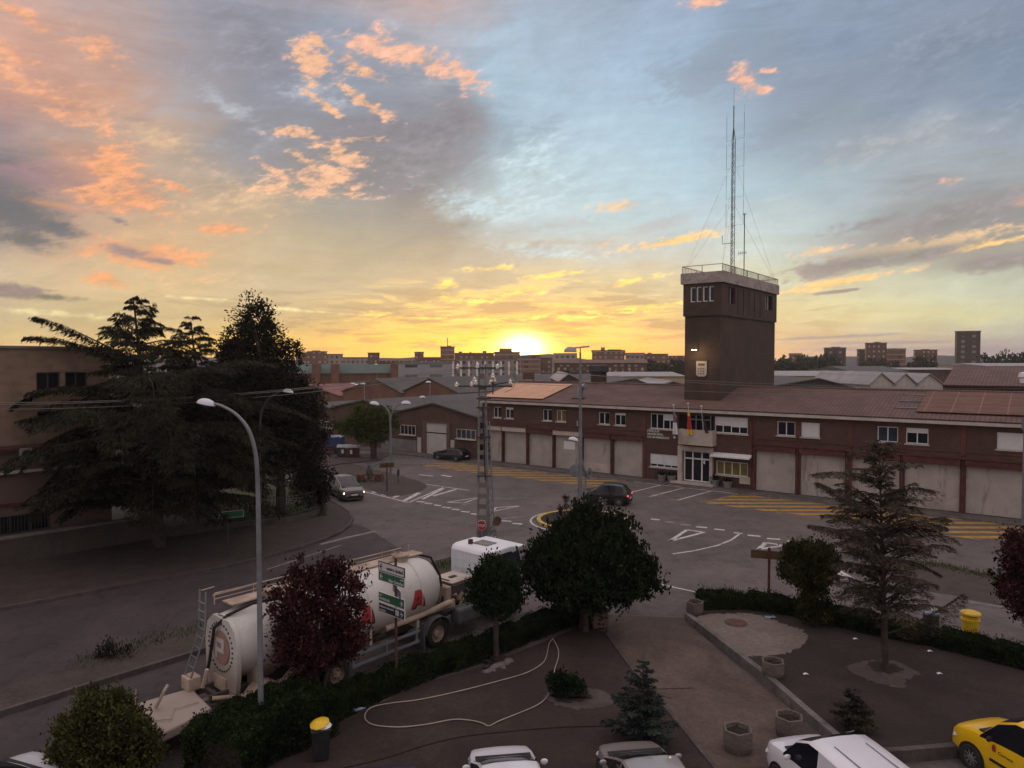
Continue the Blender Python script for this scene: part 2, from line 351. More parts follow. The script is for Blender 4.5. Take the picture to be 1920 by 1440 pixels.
def asphalt_fn(g, v, col):
    n2 = g.noise(v, .09, 5, .6, .4); n3 = g.noise(v, 14, 3, .7); n4 = g.noise(v, .7, 5, .7, 1.0)
    col = g.mix(g.mapr(n2, .42, .56, 0, .6), col, g.mix(1.0, col, (1.35,1.3,1.28), 'MULTIPLY'))
    col = g.mix(g.mapr(n4, .5, .64, 0, .55), col, g.mix(1.0, col, (.55,.55,.56), 'MULTIPLY'))
    n7 = g.noise(v, 5.0, 5, .75); col = g.mix(g.mapr(n7, .4, .62, 0, .4), col, g.mix(1.0, col, (.62,.62,.62), 'MULTIPLY'))
    # worn tracks and repair patches
    tr_ = g.noise(g.v('MULTIPLY', v, (.9, .12, 1)), 1.0, 4, .6, .6); col = g.mix(g.mapr(tr_, .5, .62, 0, .3), col, g.mix(1.0, col, (.7,.68,.68), 'MULTIPLY'))
    vp = g.node('ShaderNodeTexVoronoi', distance='CHEBYCHEV'); g.put(vp.inputs['Vector'], v); vp.inputs['Scale'].default_value = .07
    pc = g.node('ShaderNodeSeparateColor'); g.put(pc.inputs[0], vp.outputs['Color']); col = g.mix(g.m('MULTIPLY', g.m('GREATER_THAN', pc.outputs[0], .72), .28), col, g.mix(1.0, col, (.6,.6,.6), 'MULTIPLY'))
    vo = g.node('ShaderNodeTexVoronoi', feature='DISTANCE_TO_EDGE'); g.put(vo.inputs['Vector'], g.v('ADD', v, g.v('SCALE', g.noise(v, .8, 4, .6, color=True), scale=1.6))); vo.inputs['Scale'].default_value = .13
    crack = g.m('MULTIPLY', g.mapr(vo.outputs[0], 0, .006, 1, 0), g.mapr(n4, .4, .6, 0, .8))
    col = g.mix(crack, col, (.02,.018,.018))
    return g.mix(g.mapr(n3, .3, .75, 0, .35), col, g.mix(1.0, col, (1.5,1.5,1.5), 'MULTIPLY'))
def concrete_fn(stain=(.035,.03,.028), k=.5, sc=.5):
    def fn(g, v, col):
        n2 = g.noise(v, sc, 6, .68, .8); n3 = g.noise(v, 22, 4, .7); n5 = g.noise(v, sc*4.3, 5, .7, .5)
        n7 = g.noise(v, 6.5, 5, .75)
        col = g.mix(g.mapr(n7, .38, .62, .0, .55), col, g.mix(1.0, col, (.5,.5,.5), 'MULTIPLY'))
        col = g.mix(g.mapr(n7, .62, .72, 0, .5), col, g.mix(1.0, col, (1.9,1.8,1.7), 'MULTIPLY'))
        col = g.mix(g.mapr(n2, .45, .60, 0, k), col, stain)
        col = g.mix(g.mapr(n5, .55, .72, 0, k*.7), col, g.mix(1.0, col, (1.5,1.42,1.35), 'MULTIPLY'))
        return g.mix(g.mapr(n3, .35, .7, 0, .5), col, g.mix(1.0, col, (.62,.6,.6), 'MULTIPLY'))
    return fn
M = {}
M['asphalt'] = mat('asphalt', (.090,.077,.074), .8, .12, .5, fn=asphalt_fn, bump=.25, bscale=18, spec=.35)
M['street'] = mat('street', (.050,.041,.043), .85, .14, .4, fn=asphalt_fn, bump=.25, bscale=18, spec=.3)  # dark older surfacing, with shade and vignette put into its colour
M['ground'] = mat('ground', (.10,.095,.08), .95, .3, .02)
M['paving'] = mat('paving', (.11,.095,.09), .9, .15, .8, fn=concrete_fn(), bump=.2)
M['plaza'] = mat('plaza', (.046,.034,.030), .92, .2, .6, fn=concrete_fn((.03,.024,.022), .55, .35), bump=.35, bscale=24, spec=.2)
M['terrace'] = mat('terrace', (.043,.033,.029), .92, .2, .7, fn=concrete_fn((.026,.022,.02), .55, .3), bump=.35, bscale=24, spec=.2)
M['path'] = mat('path', (.118,.088,.077), .9, .14, .5, fn=concrete_fn((.06,.048,.045), .6, .3), bump=.2, spec=.2)
M['pale'] = mat('pale', (.185,.15,.13), .9, .12, .8, fn=concrete_fn((.12,.1,.09), .4, .6))
M['verge'] = mat('verge', (.06,.046,.041), .95, .25, 1.2, fn=concrete_fn((.05,.04,.03), .5, .6), bump=.4)
M['kerb'] = mat('kerb', (.16,.145,.14), .9, .2, 1.5, fn=concrete_fn((.06,.05,.05), .5, 1.0))
M['kerb_dark'] = mat('kerb_dark', (.085,.073,.07), .9, .2, 1.5, fn=concrete_fn((.04,.03,.03), .5, 1.0))
M['kerb_yellow'] = mat('kerb_yellow', (.42,.3,.09), .8, .2, 2)
def worn(base):
    def fn(g, v, col):
        n = g.noise(v, 2.2, 6, .75, .5); return g.mix(g.mapr(n, .47, .68, 0, .85), col, base)
    return fn
M['line_white'] = mat('line_white', (.47,.45,.45), .75, .12, 3, fn=worn((.1,.088,.088)))
M['line_faint'] = mat('line_faint', (.22,.2,.2), .8, .2, 3, fn=worn((.085,.075,.075)))
M['line_yellow'] = mat('line_yellow', (.34,.195,.035), .8, .15, 2, fn=worn((.12,.085,.05)))
M['brick'] = mat('brick', (.078,.042,.036), .9, .18, .8, fn=bricky())
M['brick_red'] = mat('brick_red', (.105,.038,.034), .9, .18, .8, fn=bricky())
M['brick_tower'] = mat('brick_tower', (.058,.037,.032), .9, .2, .5, fn=bricky())
M['brick_shed'] = mat('brick_shed', (.085,.05,.042), .9, .2, .5, fn=bricky())
M['brick_orange'] = mat('brick_orange', (.14,.07,.05), .9, .2, .3)
M['dark_red'] = mat('dark_red', (.075,.022,.02), .75, .3, 2)
M['tile'] = mat('tile', (.105,.064,.056), .85, .2, .6, fn=tiles)
M['cream'] = mat('cream', (.42,.36,.32), .8, .1, 1.2, c2=(.3,.25,.22))
M['shutter'] = mat('shutter', (.36,.32,.30), .7, .1, .8, fn=lambda g, v, col: g.mix(g.mapr(g.noise(g.v('MULTIPLY', v, (1, 1, .18)), 1.7, 6, .72), .55, .70, 0, .6), stripes(.12, 2, .28)(g, v, col), (.09,.08,.078)))
M['shutter_pale'] = mat('shutter_pale', (.43,.4,.385), .7, .08, .8, fn=stripes(.2, 0, .15, .1))
M['white'] = mat('white', (.62,.62,.64), .55, .06, 3)
M['blind'] = mat('blind', (.56,.56,.58), .6, .05, 3, fn=stripes(.06, 2, .2))
M['glass'] = mat('glass', (.010,.011,.016), .1, .2, .5, spec=.35)
M['glass_blue'] = mat('glass_blue', (.03,.045,.07), .1, .3, .5, spec=.7)
M['curtain'] = mat('curtain', (.13,.10,.02), .5, .3, 2)
M['solar'] = mat('solar', (.46,.235,.12), .55, .1, .7, fn=lambda g, v, col: g.mix(g.m('MULTIPLY', g.m('MAXIMUM', g.m('LESS_THAN', g.m('FRACT', g.m('DIVIDE', g.sep(v)[0], 1.7)), .06), g.m('LESS_THAN', g.m('FRACT', g.m('DIVIDE', g.sep(v)[1], 1.05)), .07)), .8), col, (.5,.36,.26)), spec=.6)  # orange reflection of the low sun put into the panel colour
M['solar_dark'] = mat('solar_dark', (.12,.062,.048), .7, .15, .7, fn=lambda g, v, col: g.mix(g.m('MULTIPLY', g.m('MAXIMUM', g.m('LESS_THAN', g.m('FRACT', g.m('DIVIDE', g.sep(v)[0], 1.7)), .05), g.m('LESS_THAN', g.m('FRACT', g.m('DIVIDE', g.sep(v)[1], 1.05)), .05)), .7), col, (.24,.14,.11)), spec=.15)
M['fascia'] = mat('fascia', (.40,.36,.33), .8, .15, 1.5)
M['concrete'] = mat('concrete', (.22,.205,.195), .9, .2, 1, fn=concrete_fn((.1,.09,.085), .4, .8))
M['cornice'] = mat('cornice', (.40,.35,.33), .85, .15, 1, fn=concrete_fn((.13,.1,.1), .4, .8))
M['metal'] = mat('metal', (.22,.24,.27), .45, .15, 2, metal=.5)
M['metal_dark'] = mat('metal_dark', (.05,.055,.06), .6, .2, 2, metal=.3)
M['galv'] = mat('galv', (.17,.18,.20), .55, .2, 1.2, metal=.2, c2=(.12,.125,.13))
M['black'] = mat('black', (.012,.012,.013), .7, .3, 4)
M['rubber'] = mat('rubber', (.022,.02,.02), .85, .3, 6)
M['rust'] = mat('rust', (.09,.04,.03), .85, .4, 3)
M['ochre_wall'] = mat('ochre_wall', (.20,.14,.105), .9, .12, .25, fn=bricky(1,.9,.6,.3))
M['pink_wall'] = mat('pink_wall', (.12,.08,.074), .9, .12, .25, c2=(.1,.06,.055))
M['plinth'] = mat('plinth', (.085,.070,.065), .9, .15, .5, fn=concrete_fn((.07,.055,.05), .5, .4))
M['grey_roof'] = mat('grey_roof', (.078,.073,.072), .85, .15, .2, fn=corrug(.9, 1))
M['red_roof'] = mat('red_roof', (.19,.075,.072), .8, .12, .2, fn=corrug(.9, 1, .2))
M['light_earth'] = mat('light_earth', (.085,.067,.06), .92, .2, .7, fn=concrete_fn((.045,.036,.032), .55, .6), bump=.3)
M['white_roof'] = mat('white_roof', (.27,.26,.27), .7, .1, .2, fn=corrug(1.2, 0, .15))
M['green_roof'] = mat('green_roof', (.06,.095,.085), .8, .15, .2)
M['cream_wall'] = mat('cream_wall', (.48,.36,.22), .85, .08, .1)
M['grey_wall'] = mat('grey_wall', (.27,.26,.28), .85, .1, .1, fn=gridwin(9, 3.6, .5, .3, (.1,.1,.12)))
M['apt_a'] = mat('apt_a', (.135,.056,.042), .9, .15, .05, fn=gridwin(3.4, 2.9, .42, .45, (.3,.26,.22)))
M['apt_b'] = mat('apt_b', (.18,.08,.052), .9, .15, .05, fn=gridwin(4.4, 2.9, .55, .5, (.1,.08,.08), (.32,.24,.19)))
M['apt_c'] = mat('apt_c', (.27,.22,.2), .9, .15, .05, fn=gridwin(3.0, 2.9, .5, .5, (.09,.08,.09)))
M['apt_d'] = mat('apt_d', (.095,.040,.034), .9, .15, .05, fn=gridwin(2.6, 3.0, .4, .4, (.34,.3,.28)))
M['apt_tower'] = mat('apt_tower', (.05,.03,.032), .9, .15, .05, fn=gridwin(5.2, 2.9, .34, .5, (.2,.18,.2)))
M['apt_roof'] = mat('apt_roof', (.13,.075,.06), .9, .2, .1)
M['bark'] = mat('bark', (.05,.036,.03), .95, .3, 3, bump=.6, bscale=12)
M['bark_pale'] = mat('bark_pale', (.10,.07,.06), .95, .25, 3, bump=.5, bscale=12)
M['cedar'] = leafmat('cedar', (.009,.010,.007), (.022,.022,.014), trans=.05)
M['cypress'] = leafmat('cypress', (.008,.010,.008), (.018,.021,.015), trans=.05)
M['grey_leaf'] = leafmat('grey_leaf', (.017,.017,.014), (.036,.035,.028), trans=.08)
M['prunus'] = leafmat('prunus', (.022,.008,.010), (.06,.022,.026), trans=.08)
M['laurel'] = leafmat('laurel', (.007,.013,.006), (.017,.027,.013), trans=.05)
M['laurel_dark'] = leafmat('laurel_dark', (.008,.016,.008), (.018,.03,.014), trans=.06)
M['lime'] = leafmat('lime', (.03,.048,.012), (.062,.085,.022), trans=.15)
M['olive'] = leafmat('olive', (.026,.029,.011), (.068,.068,.026), trans=.08)
M['round_leaf'] = leafmat('round_leaf', (.018,.022,.009), (.046,.05,.02), trans=.07)
M['privet'] = leafmat('privet', (.007,.012,.005), (.02,.032,.013), trans=.06)
M['deodar'] = leafmat('deodar', (.034,.028,.023), (.082,.066,.056), trans=.06)
M['spruce'] = leafmat('spruce', (.015,.022,.022), (.036,.048,.048), trans=.05)
M['spruce_brown'] = leafmat('spruce_brown', (.024,.021,.017), (.05,.043,.036), trans=.05)
M['grass'] = leafmat('grass', (.03,.05,.014), (.06,.085,.025))
M['lawn'] = mat('lawn', (.04,.058,.018), .95, .3, 1.5, c2=(.07,.055,.035), bump=.5)
M['far_wood'] = leafmat('far_wood', (.014,.02,.014), (.03,.038,.026))
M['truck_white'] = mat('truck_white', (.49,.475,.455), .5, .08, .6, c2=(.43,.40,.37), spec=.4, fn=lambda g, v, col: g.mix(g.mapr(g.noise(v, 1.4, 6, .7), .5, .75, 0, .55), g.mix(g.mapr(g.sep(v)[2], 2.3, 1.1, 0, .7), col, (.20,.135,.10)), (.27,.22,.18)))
M['cab_white'] = mat('cab_white', (.62,.64,.68), .4, .05, 1, spec=.5)
M['dusty'] = mat('dusty', (.36,.28,.22), .8, .25, 1.5, c2=(.2,.15,.12))
M['chassis'] = mat('chassis', (.05,.04,.036), .8, .4, 2, c2=(.15,.11,.09))
M['fender'] = mat('fender', (.075,.08,.088), .6, .2, 1.5)
M['logo_red'] = mat('logo_red', (.32,.03,.035), .6, .1, 2)
M['logo_faded'] = mat('logo_faded', (.28,.16,.13), .7, .1, 2)
M['logo_blue'] = mat('logo_blue', (.05,.07,.17), .6, .1, 2)
M['sign_white'] = mat('sign_white', (.50,.50,.50), .5, .05, 3)
M['sign_green'] = mat('sign_green', (.012,.095,.045), .5, .1, 3)
M['sign_navy'] = mat('sign_navy', (.02,.02,.05), .5, .1, 3)
M['sign_text'] = mat('sign_text', (.5,.5,.48), .5, .05, 3)
M['sign_brown'] = mat('sign_brown', (.075,.045,.02), .7, .2, 2)
M['sign_red'] = mat('sign_red', (.33,.02,.02), .5, .1, 3)
M['yellow'] = mat('yellow', (.62,.40,.012), .45, .08, 2, spec=.5)
M['van_yellow'] = mat('van_yellow', (.72,.44,.008), .3, .05, 1, coat=.6)
M['car_white'] = mat('car_white', (.62,.62,.67), .3, .04, 1, coat=.6)
M['car_silver'] = mat('car_silver', (.34,.30,.30), .35, .06, 1, metal=.5, coat=.6)
M['car_black'] = mat('car_black', (.005,.006,.009), .3, .2, 1, coat=.35)
M['car_grey'] = mat('car_grey', (.13,.115,.11), .35, .06, 1, metal=.4, coat=.6)
M['dark_violet'] = mat('dark_violet', (.03,.025,.05), .3, .1, 1, coat=.6)
M['lamp_cap'] = mat('lamp_cap', (.55,.56,.62), .45, .1, 2)
M['lit'] = mat('lit', (1,1,1), .5, 0, 1, emit=(1,.88,.55,18))
M['headlight'] = mat('headlight', (.9,.8,.8), .3, 0, 1, emit=(1,.76,.64,4.5))
M['headlight_off'] = mat('headlight_off', (.45,.45,.48), .15, .1, 3, spec=.8)
M['tail_on'] = mat('tail_on', (.5,.02,.04), .3, 0, 1, emit=(1,.05,.09,2.2))
M['tail'] = mat('tail', (.12,.01,.01), .3, .1, 3)
M['insulator'] = mat('insulator', (1,.93,.88), .06, .02, 2, metal=.95, spec=.8)
M['hose'] = mat('hose', (.34,.28,.24), .7, .15, 2)
M['hose_dark'] = mat('hose_dark', (.03,.016,.016), .8, .2, 2)
M['planter'] = mat('planter', (.15,.125,.11), .95, .2, 3, fn=concrete_fn((.07,.055,.05), .5, 1.5), bump=.5)
M['soil'] = mat('soil', (.022,.015,.012), 1, .4, 5, bump=.8)
M['soil_dark'] = mat('soil_dark', (.035,.03,.024), .95, .3, .6, c2=(.022,.024,.014), bump=.5)
M['blue'] = mat('blue', (.03,.045,.13), .6, .15, 1)
M['blue_pale'] = mat('blue_pale', (.18,.24,.32), .5, .15, 3)
M['flag_red'] = mat('flag_red', (.42,.03,.02), .8, .1, 3)
M['flag_yellow'] = mat('flag_yellow', (.62,.42,.02), .8, .1, 3)
M['flag_purple'] = mat('flag_purple', (.16,.10,.14), .8, .5, 5)
M['flag_dark'] = mat('flag_dark', (.05,.02,.03), .8, .4, 5)
M['hill'] = mat('hill', (.035,.035,.045), 1, .2, .01)

# ------------------------------------------------------------------ text as solid letters
def text_mb(txt, size, depth=.01, bold=.022):
    cu = bpy.data.curves.new('t', 'FONT'); cu.body = txt; cu.size = size; cu.extrude = depth; cu.resolution_u = 2; cu.offset = bold*size
    o = bpy.data.objects.new('t', cu); COL.objects.link(o)
    bpy.context.view_layer.update()
    me = bpy.data.meshes.new_from_object(o.evaluated_get(bpy.context.evaluated_depsgraph_get()))
    vs = [tuple(v.co) for v in me.vertices]; fs = [tuple(p.vertices) for p in me.polygons]
    bpy.data.objects.remove(o); bpy.data.meshes.remove(me); bpy.data.curves.remove(cu)
    return vs, fs
def letters(name, txt, x, z, size, m, parent, y=-.02, width=None, align='l', depth=.01, squash=1):
    """letters standing in the local x-z plane, facing -y"""
    vs, fs = text_mb(txt, size, depth)
    w = max(v[0] for v in vs) - min(v[0] for v in vs); k = (width / w) if width else 1
    x0 = min(v[0] for v in vs)
    off = {'l': 0, 'c': -w*k/2, 'r': -w*k}[align]
    mb = MB(); mb.add([(x + off + (v[0]-x0)*k, y - v[2], z + v[1]*squash) for v in vs], fs)
    return mb.build(name, m, parent)

# ------------------------------------------------------------------ foliage helpers
def leaf_mesh(name, pts, sx, sy, m, parent=None, nrm=None, dirs=None, spread=1.0):
    """one small four sided leaf per point; returns one mesh"""
    n = len(pts); pts = np.asarray(pts, float)
    if dirs is None:
        d = RNG.normal(size=(n,3))
    else: d = np.asarray(dirs) + RNG.normal(size=(n,3))*spread*.35
    d /= np.linalg.norm(d, axis=1)[:,None] + 1e-9
    r = RNG.normal(size=(n,3))
    if nrm is not None: r = np.asarray(nrm) + r*.5
    b = np.cross(d, r); b /= np.linalg.norm(b, axis=1)[:,None] + 1e-9
    s = (.65 + .7*RNG.random((n,1)))
    a = d*sx*s; b = b*sy*s
    V = np.stack([pts - a*.5, pts + b*.5, pts + a*.5, pts - b*.5], 1).reshape(-1,3)
    me = bpy.data.meshes.new(name); me.vertices.add(4*n); me.loops.add(4*n); me.polygons.add(n)
    me.vertices.foreach_set('co', V.ravel()); me.loops.foreach_set('vertex_index', np.arange(4*n, dtype=np.int32))
    me.polygons.foreach_set('loop_start', np.arange(0, 4*n, 4, dtype=np.int32)); me.update()
    me.validate()
    return link(name, me, m, parent)
def blob_pts(lobes, n, clump=.35, ncl=None, shell=.55):
    """clumped points in a set of ellipsoids (cx,cy,cz,rx,ry,rz)"""
    L = np.array(lobes, float); vol = L[:,3]*L[:,4]*L[:,5]; w = vol**.8; w /= w.sum()
    ncl = ncl or max(30, n//55)
    idx = RNG.choice(len(L), ncl, p=w); d = RNG.normal(size=(ncl,3)); d /= np.linalg.norm(d,axis=1)[:,None]
    rr = (shell + (1-shell)*RNG.random(ncl)**.7)[:,None]
    c = L[idx,:3] + d*L[idx,3:]*rr*(1+.13*RNG.normal(size=(ncl,1)))
    k = RNG.integers(0, ncl, n)
    cr = clump*(.5+.9*RNG.random(ncl))
    p = c[k] + RNG.normal(size=(n,3))*cr[k][:,None]*.5
    dirs = d[k]
    return p, dirs
def broadleaf(name, base, lobes, n, leaf, m, bark='bark', trunk_r=.12, trunk_h=None, label='', cat='tree', group=None, clump=.35, shell=.5, trunks=1, limbs=7, up=0, ncl=None, lean=(0,0)):
    t = empty(name, base, 0, label, cat, group)
    L = np.array(lobes); top = (L[:,2]+L[:,5]).max(); bot = (L[:,2]-L[:,5]).min(); cz = L[:,2].mean()
    p, d = blob_pts(lobes, n, clump, ncl, shell)
    if up: d = d*.5 + np.array([0,0,up])
    leaf_mesh('crown', p, leaf, leaf*.55, m, t, dirs=d, spread=1.2)
    mb = MB(); th = trunk_h or max(.3, bot + (cz-bot)*.5)
    for k in range(trunks):
        o = Vector((RNG.normal()*.12, RNG.normal()*.12, 0)) if trunks > 1 else Vector((0,0,0))
        mb.tube([o+Vector((0,0,-.1)), o+Vector((lean[0]*.3,lean[1]*.3,th*.35)), o*2+Vector((lean[0]*.7,lean[1]*.7,th*.75)), o*2.5+Vector((lean[0],lean[1],th))], [trunk_r*1.3, trunk_r, trunk_r*.85, trunk_r*.7], 9, False)
    for k in range(limbs):
        q = lobes[k % len(lobes)]; e = Vector(q[:3]) + Vector(RNG.normal(size=3)*np.array(q[3:])*.35)
        s = Vector((lean[0],lean[1], th*.9)); md = s.lerp(e, .5) + Vector((0,0,.1*q[5]))
        mb.tube([s, md, e], [trunk_r*.55, trunk_r*.35, trunk_r*.1], 6, False)
    mb.build('trunk', M[bark], t, smooth=True)
    return t
def conifer(name, base, H, Rm, m, label, cat='tree', levels=26, per=6, dens=60, needle=(.28,.07), bark='bark', trunk_r=.22, z0=.12, droop=.35, rise=.25, profile=None, irregular=.3, group=None, lean=(0,0), extra=(), mod=None, width=.26, hang=.5, tipup=0):
    """layered conifer: drooping plates of needle sprays along every branch"""
    t = empty(name, base, 0, label, cat, group)
    profile = profile or (lambda u: (1-u)**.8)
    pts = []; dirs = []; wood = MB()
    wood.tube([(0,0,-.1), (lean[0]*.4,lean[1]*.4,H*.4), (lean[0],lean[1],H*.98)], [trunk_r, trunk_r*.6, trunk_r*.06], 9, False)
    br = []
    for i in range(levels):
        u = z0 + (1-z0)*(i+.3*RNG.random())/levels
        for k in range(max(4, int(per*(1-.25*u)))):
            a = 2*PI*RNG.random(); L = Rm*profile(u)*(1 + irregular*RNG.normal())
            if mod: L *= mod(u*H, a)
            if L > .12: br.append((u*H, a, max(.15, L), rise*random.uniform(.5,1.35), droop*random.uniform(.4,1.7)))
    nb = len(br); br += list(extra)
    for bi, (z, a, L, rs, dr) in enumerate(br):
        o = Vector((lean[0]*z/H, lean[1]*z/H, z)); h = Vector((math.cos(a), math.sin(a), 0)); s = Vector((-h.y, h.x, 0))
        c = lambda q: o + h*(L*q) + Vector((0,0, L*(rs*math.sin(q*PI*.55) - dr*q*q + tipup*q**4)))
        if L > Rm*.3: wood.tube([c(0), c(.35), c(.75), c(1)], [trunk_r*.22*min(1,L/Rm)+.01, trunk_r*.15*min(1,L/Rm)+.008, .012, .006], 5, False)
        n = int(dens*L*max(.62, min(1.2, L/Rm))*(2.1 if bi >= nb else 1)) + 6
        q = .12 + .9*RNG.random(n)**.85
        w = width*L*np.sin(np.clip(q,0,1)*PI*.86+.18)**.8*(.4+.6*RNG.random(n))
        sgn = RNG.choice([-1,1], n)*RNG.random(n)**.6
        for j in range(n):
            b = c(q[j]); off = s*(w[j]*sgn[j]) + h*(abs(sgn[j])*w[j]*.5)
            dz = -hang*abs(RNG.normal())*.12*L/max(L,1) - abs(sgn[j])*w[j]*.22
            pts.append((b.x+off.x, b.y+off.y, b.z+off.z+dz))
            dd = h*.8 + s*(sgn[j]*.9) + Vector((0,0,-hang)); dirs.append(tuple(dd))
    leaf_mesh('foliage', np.array(pts), needle[0], needle[1], m, t, dirs=np.array(dirs), spread=.9, nrm=np.tile([0,0,1.0],(len(pts),1)))
    wood.build('trunk', M[bark], t, smooth=True)
    return t

# ================================================================== the ground
def flat(name, pts, m, z, kind='structure', label=None):
    mb = MB(); pts = [Vector((p[0], p[1], z)) for p in pts]
    a = sum(pts[i].x*pts[(i+1)%len(pts)].y - pts[(i+1)%len(pts)].x*pts[i].y for i in range(len(pts)))
    if a < 0: pts = pts[::-1]
    mb.add(pts, [tuple(range(len(pts)))]); o = mb.build(name, m); return tag(o, label=label, kind=kind)
def slab(name, pts, m, z0, z1, kind='structure'):
    mb = MB(); mb.prism([(p[0], p[1]) for p in pts], z0, z1); return tag(mb.build(name, m), kind=kind)
def ribbon(mb, pts, w, z0, z1, closed=False):
    pts = [Vector((p[0], p[1])) for p in pts]; n = len(pts); L = []; Rr = []
    for i, p in enumerate(pts):
        a = pts[(i-1) % n] if (closed or i > 0) else pts[i]; b = pts[(i+1) % n] if (closed or i < n-1) else pts[i]
        t = (b - a).normalized(); nn = Vector((-t.y, t.x)); L.append(p + nn*w/2); Rr.append(p - nn*w/2)
    for i in range(n if closed else n-1):
        j = (i+1) % n
        if z1 is None: mb.add([(L[i].x,L[i].y,z0),(Rr[i].x,Rr[i].y,z0),(Rr[j].x,Rr[j].y,z0),(L[j].x,L[j].y,z0)], [(0,1,2,3)])
        else:
            q = [L[i],Rr[i],Rr[j],L[j]]
            vs = [(v.x,v.y,z0) for v in q] + [(v.x,v.y,z1) for v in q]
            fs = [(4,5,6,7),(0,4,7,3),(1,2,6,5)]
            if not closed and i == 0: fs.append((0,1,5,4))
            if not closed and i == n-2: fs.append((3,7,6,2))
            mb.add(vs, fs)
def PP(l, z=0): return [P(a, b, z) for a, b in l]
def ragged(pts, amp=.05, k=9):
    n = len(pts); out = []
    for i in range(n):
        p0, p1, p2, p3 = pts[i-1], pts[i], pts[(i+1)%n], pts[(i+2)%n]
        for j in range(k):
            u = j/k; q = .5*((2*p1)+(p2-p0)*u+(2*p0-5*p1+4*p2-p3)*u*u+(3*p1-p0-3*p2+p3)*u**3)
            out.append(q + Vector((random.gauss(0,amp), random.gauss(0,amp), 0)))
    return out
flat('ground', [(-1350,-150),(1350,-150),(1350,1350),(-1350,1350)], M['ground'], -.06)
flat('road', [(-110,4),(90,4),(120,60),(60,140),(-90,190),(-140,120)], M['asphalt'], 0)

A0 = P(920, 866); A1 = P(1914, 977); E1 = (A1 - A0).normalized(); E2 = Vector((-E1.y, E1.x, 0)); ANG = math.atan2(E1.y, E1.x)
def LW(x, y, z=0): return A0 + E1*x + E2*y + Vector((0,0,z))        # station coordinates to the world
def FH(px, py, y=0.0):                                              # photo ray against the plane y = const of the station
    d = ray(px, py); o = Vector((0,0,HC)) - A0
    t = (y - o.dot(E2)) / d.dot(E2); q = o + d*t
    return q.dot(E1), q.z
def FX(px, y=0.0): return FH(px, 860, y)[0]

flat('road', ragged(PP([(-200,1100),(0,1082),(300,1042),(520,1010),(655,982),(720,1010),(780,1052),(800,1062),(700,1120),(560,1180),(640,1330),(430,1600),(-300,1700)]), .02, 4), M['street'], .003)  # darker sheet on the left street: its shade is painted in with the surfacing
# station pavement, verge, islands
kerb_px = [(900,872),(950,878),(1060,889),(1191,902.5),(1290,913),(1375,924),(1501,938),(1700,959),(1914,984.6),(2080,1003)]
front = [LW(-30,0), LW(70,0)]
# dark earth under the trees behind the fence
flat('soil', PP([(-100,1040),(0,1030),(292,1000),(400,990),(470,975),(560,962),(600,935),(560,905),(440,900),(200,905),(-100,915)], .05), M['soil_dark'], .05)
kerb_l = [LW((p-A0).dot(E1), -max(1.2, -(p-A0).dot(E2))) for p in PP(kerb_px)]
kx = [(p-A0).dot(E1) for p in kerb_l]; kd = sum(-(p-A0).dot(E2) for p in kerb_l)/len(kerb_l)
slab('pavement', [LW(-60,.6), LW(-60,-kd), LW(75,-kd), LW(75,.6)], M['paving'], -.02, .12)
mb = MB(); ribbon(mb, [LW(-60,-kd-.07), LW(75,-kd-.07)], .14, 0, .135); tag(mb.build('kerb', M['kerb']), kind='structure')
verge_near = [(-120,1372),(0,1335),(200,1273),(370,1221),(520,1172),(700,1118),(870,1068),(925,1046)]
verge_far = [(935,1030),(905,1026),(870,1037),(790,1059),(600,1117),(330,1190),(120,1252),(0,1288),(-120,1324)]
slab('verge', PP(verge_near + verge_far, 0.16), M['verge'], -.02, .14)
mb = MB(); ribbon(mb, PP(verge_near, .14)[:], .16, 0, .2); tag(mb.build('kerb', M['kerb_dark']), kind='structure')
mb = MB(); ribbon(mb, PP([(925,1046),(935,1030),(905,1026),(870,1037),(790,1059),(720,1081)], .14), .12, 0, .17); tag(mb.build('kerb', M['kerb']), kind='structure')
# corner pavement on the left
corner = [(-160,1172),(0,1140),(290,1085),(400,1066),(493,1044),(563,1025),(605,1011),(636,998),(655,984),(661,971),(655,960),(640,950),(622,940),(600,925)]
slab('pavement', PP(corner, .13) + PP([(520,925),(440,950),(300,990),(0,1040),(-160,1070)], .13), M['verge'], -.02, .13)
mb = MB(); ribbon(mb, PP(corner[1:], .13), .16, 0, .165); tag(mb.build('kerb', M['kerb_dark']), kind='structure')
flat('lawn', PP([(400,1000),(470,985),(560,975),(604,962),(610,948),(600,930),(560,918),(420,925)], .15), M['lawn'], .15)
flat('path', PP([(395,968),(470,955),(560,944),(604,936),(600,930),(520,935),(400,952)], .16), M['path'], .156)
# little traffic island with its dirt bed, centre left
isl = [(600,898),(640,880),(700,884),(770,901),(840,912),(800,932),(766,941),(700,926),(676,918),(640,905)]
flat('island', ragged(PP([(560,880),(640,868),(700,880),(776,899),(800,912),(775,925),(730,930),(690,918),(640,902),(560,905)])), M['verge'], .012)
# far bank under the trees
slab('pavement', PP([(480,868),(600,850),(680,851),(740,846),(716,862),(640,869),(540,884)], .1), M['verge'], -.02, .1)
# round island
RC = P(1092, 977); RR = 3.62
def circ(r, n=48): return [RC + Vector((r*math.cos(2*PI*k/n), r*math.sin(2*PI*k/n), 0)) for k in range(n)]
mb = MB(); ribbon(mb, circ(3.0), .26, 0, .16, True); tag(mb.build('kerb', M['kerb_yellow']), kind='structure')
slab('island', circ(2.9), M['plaza'], -.02, .13)
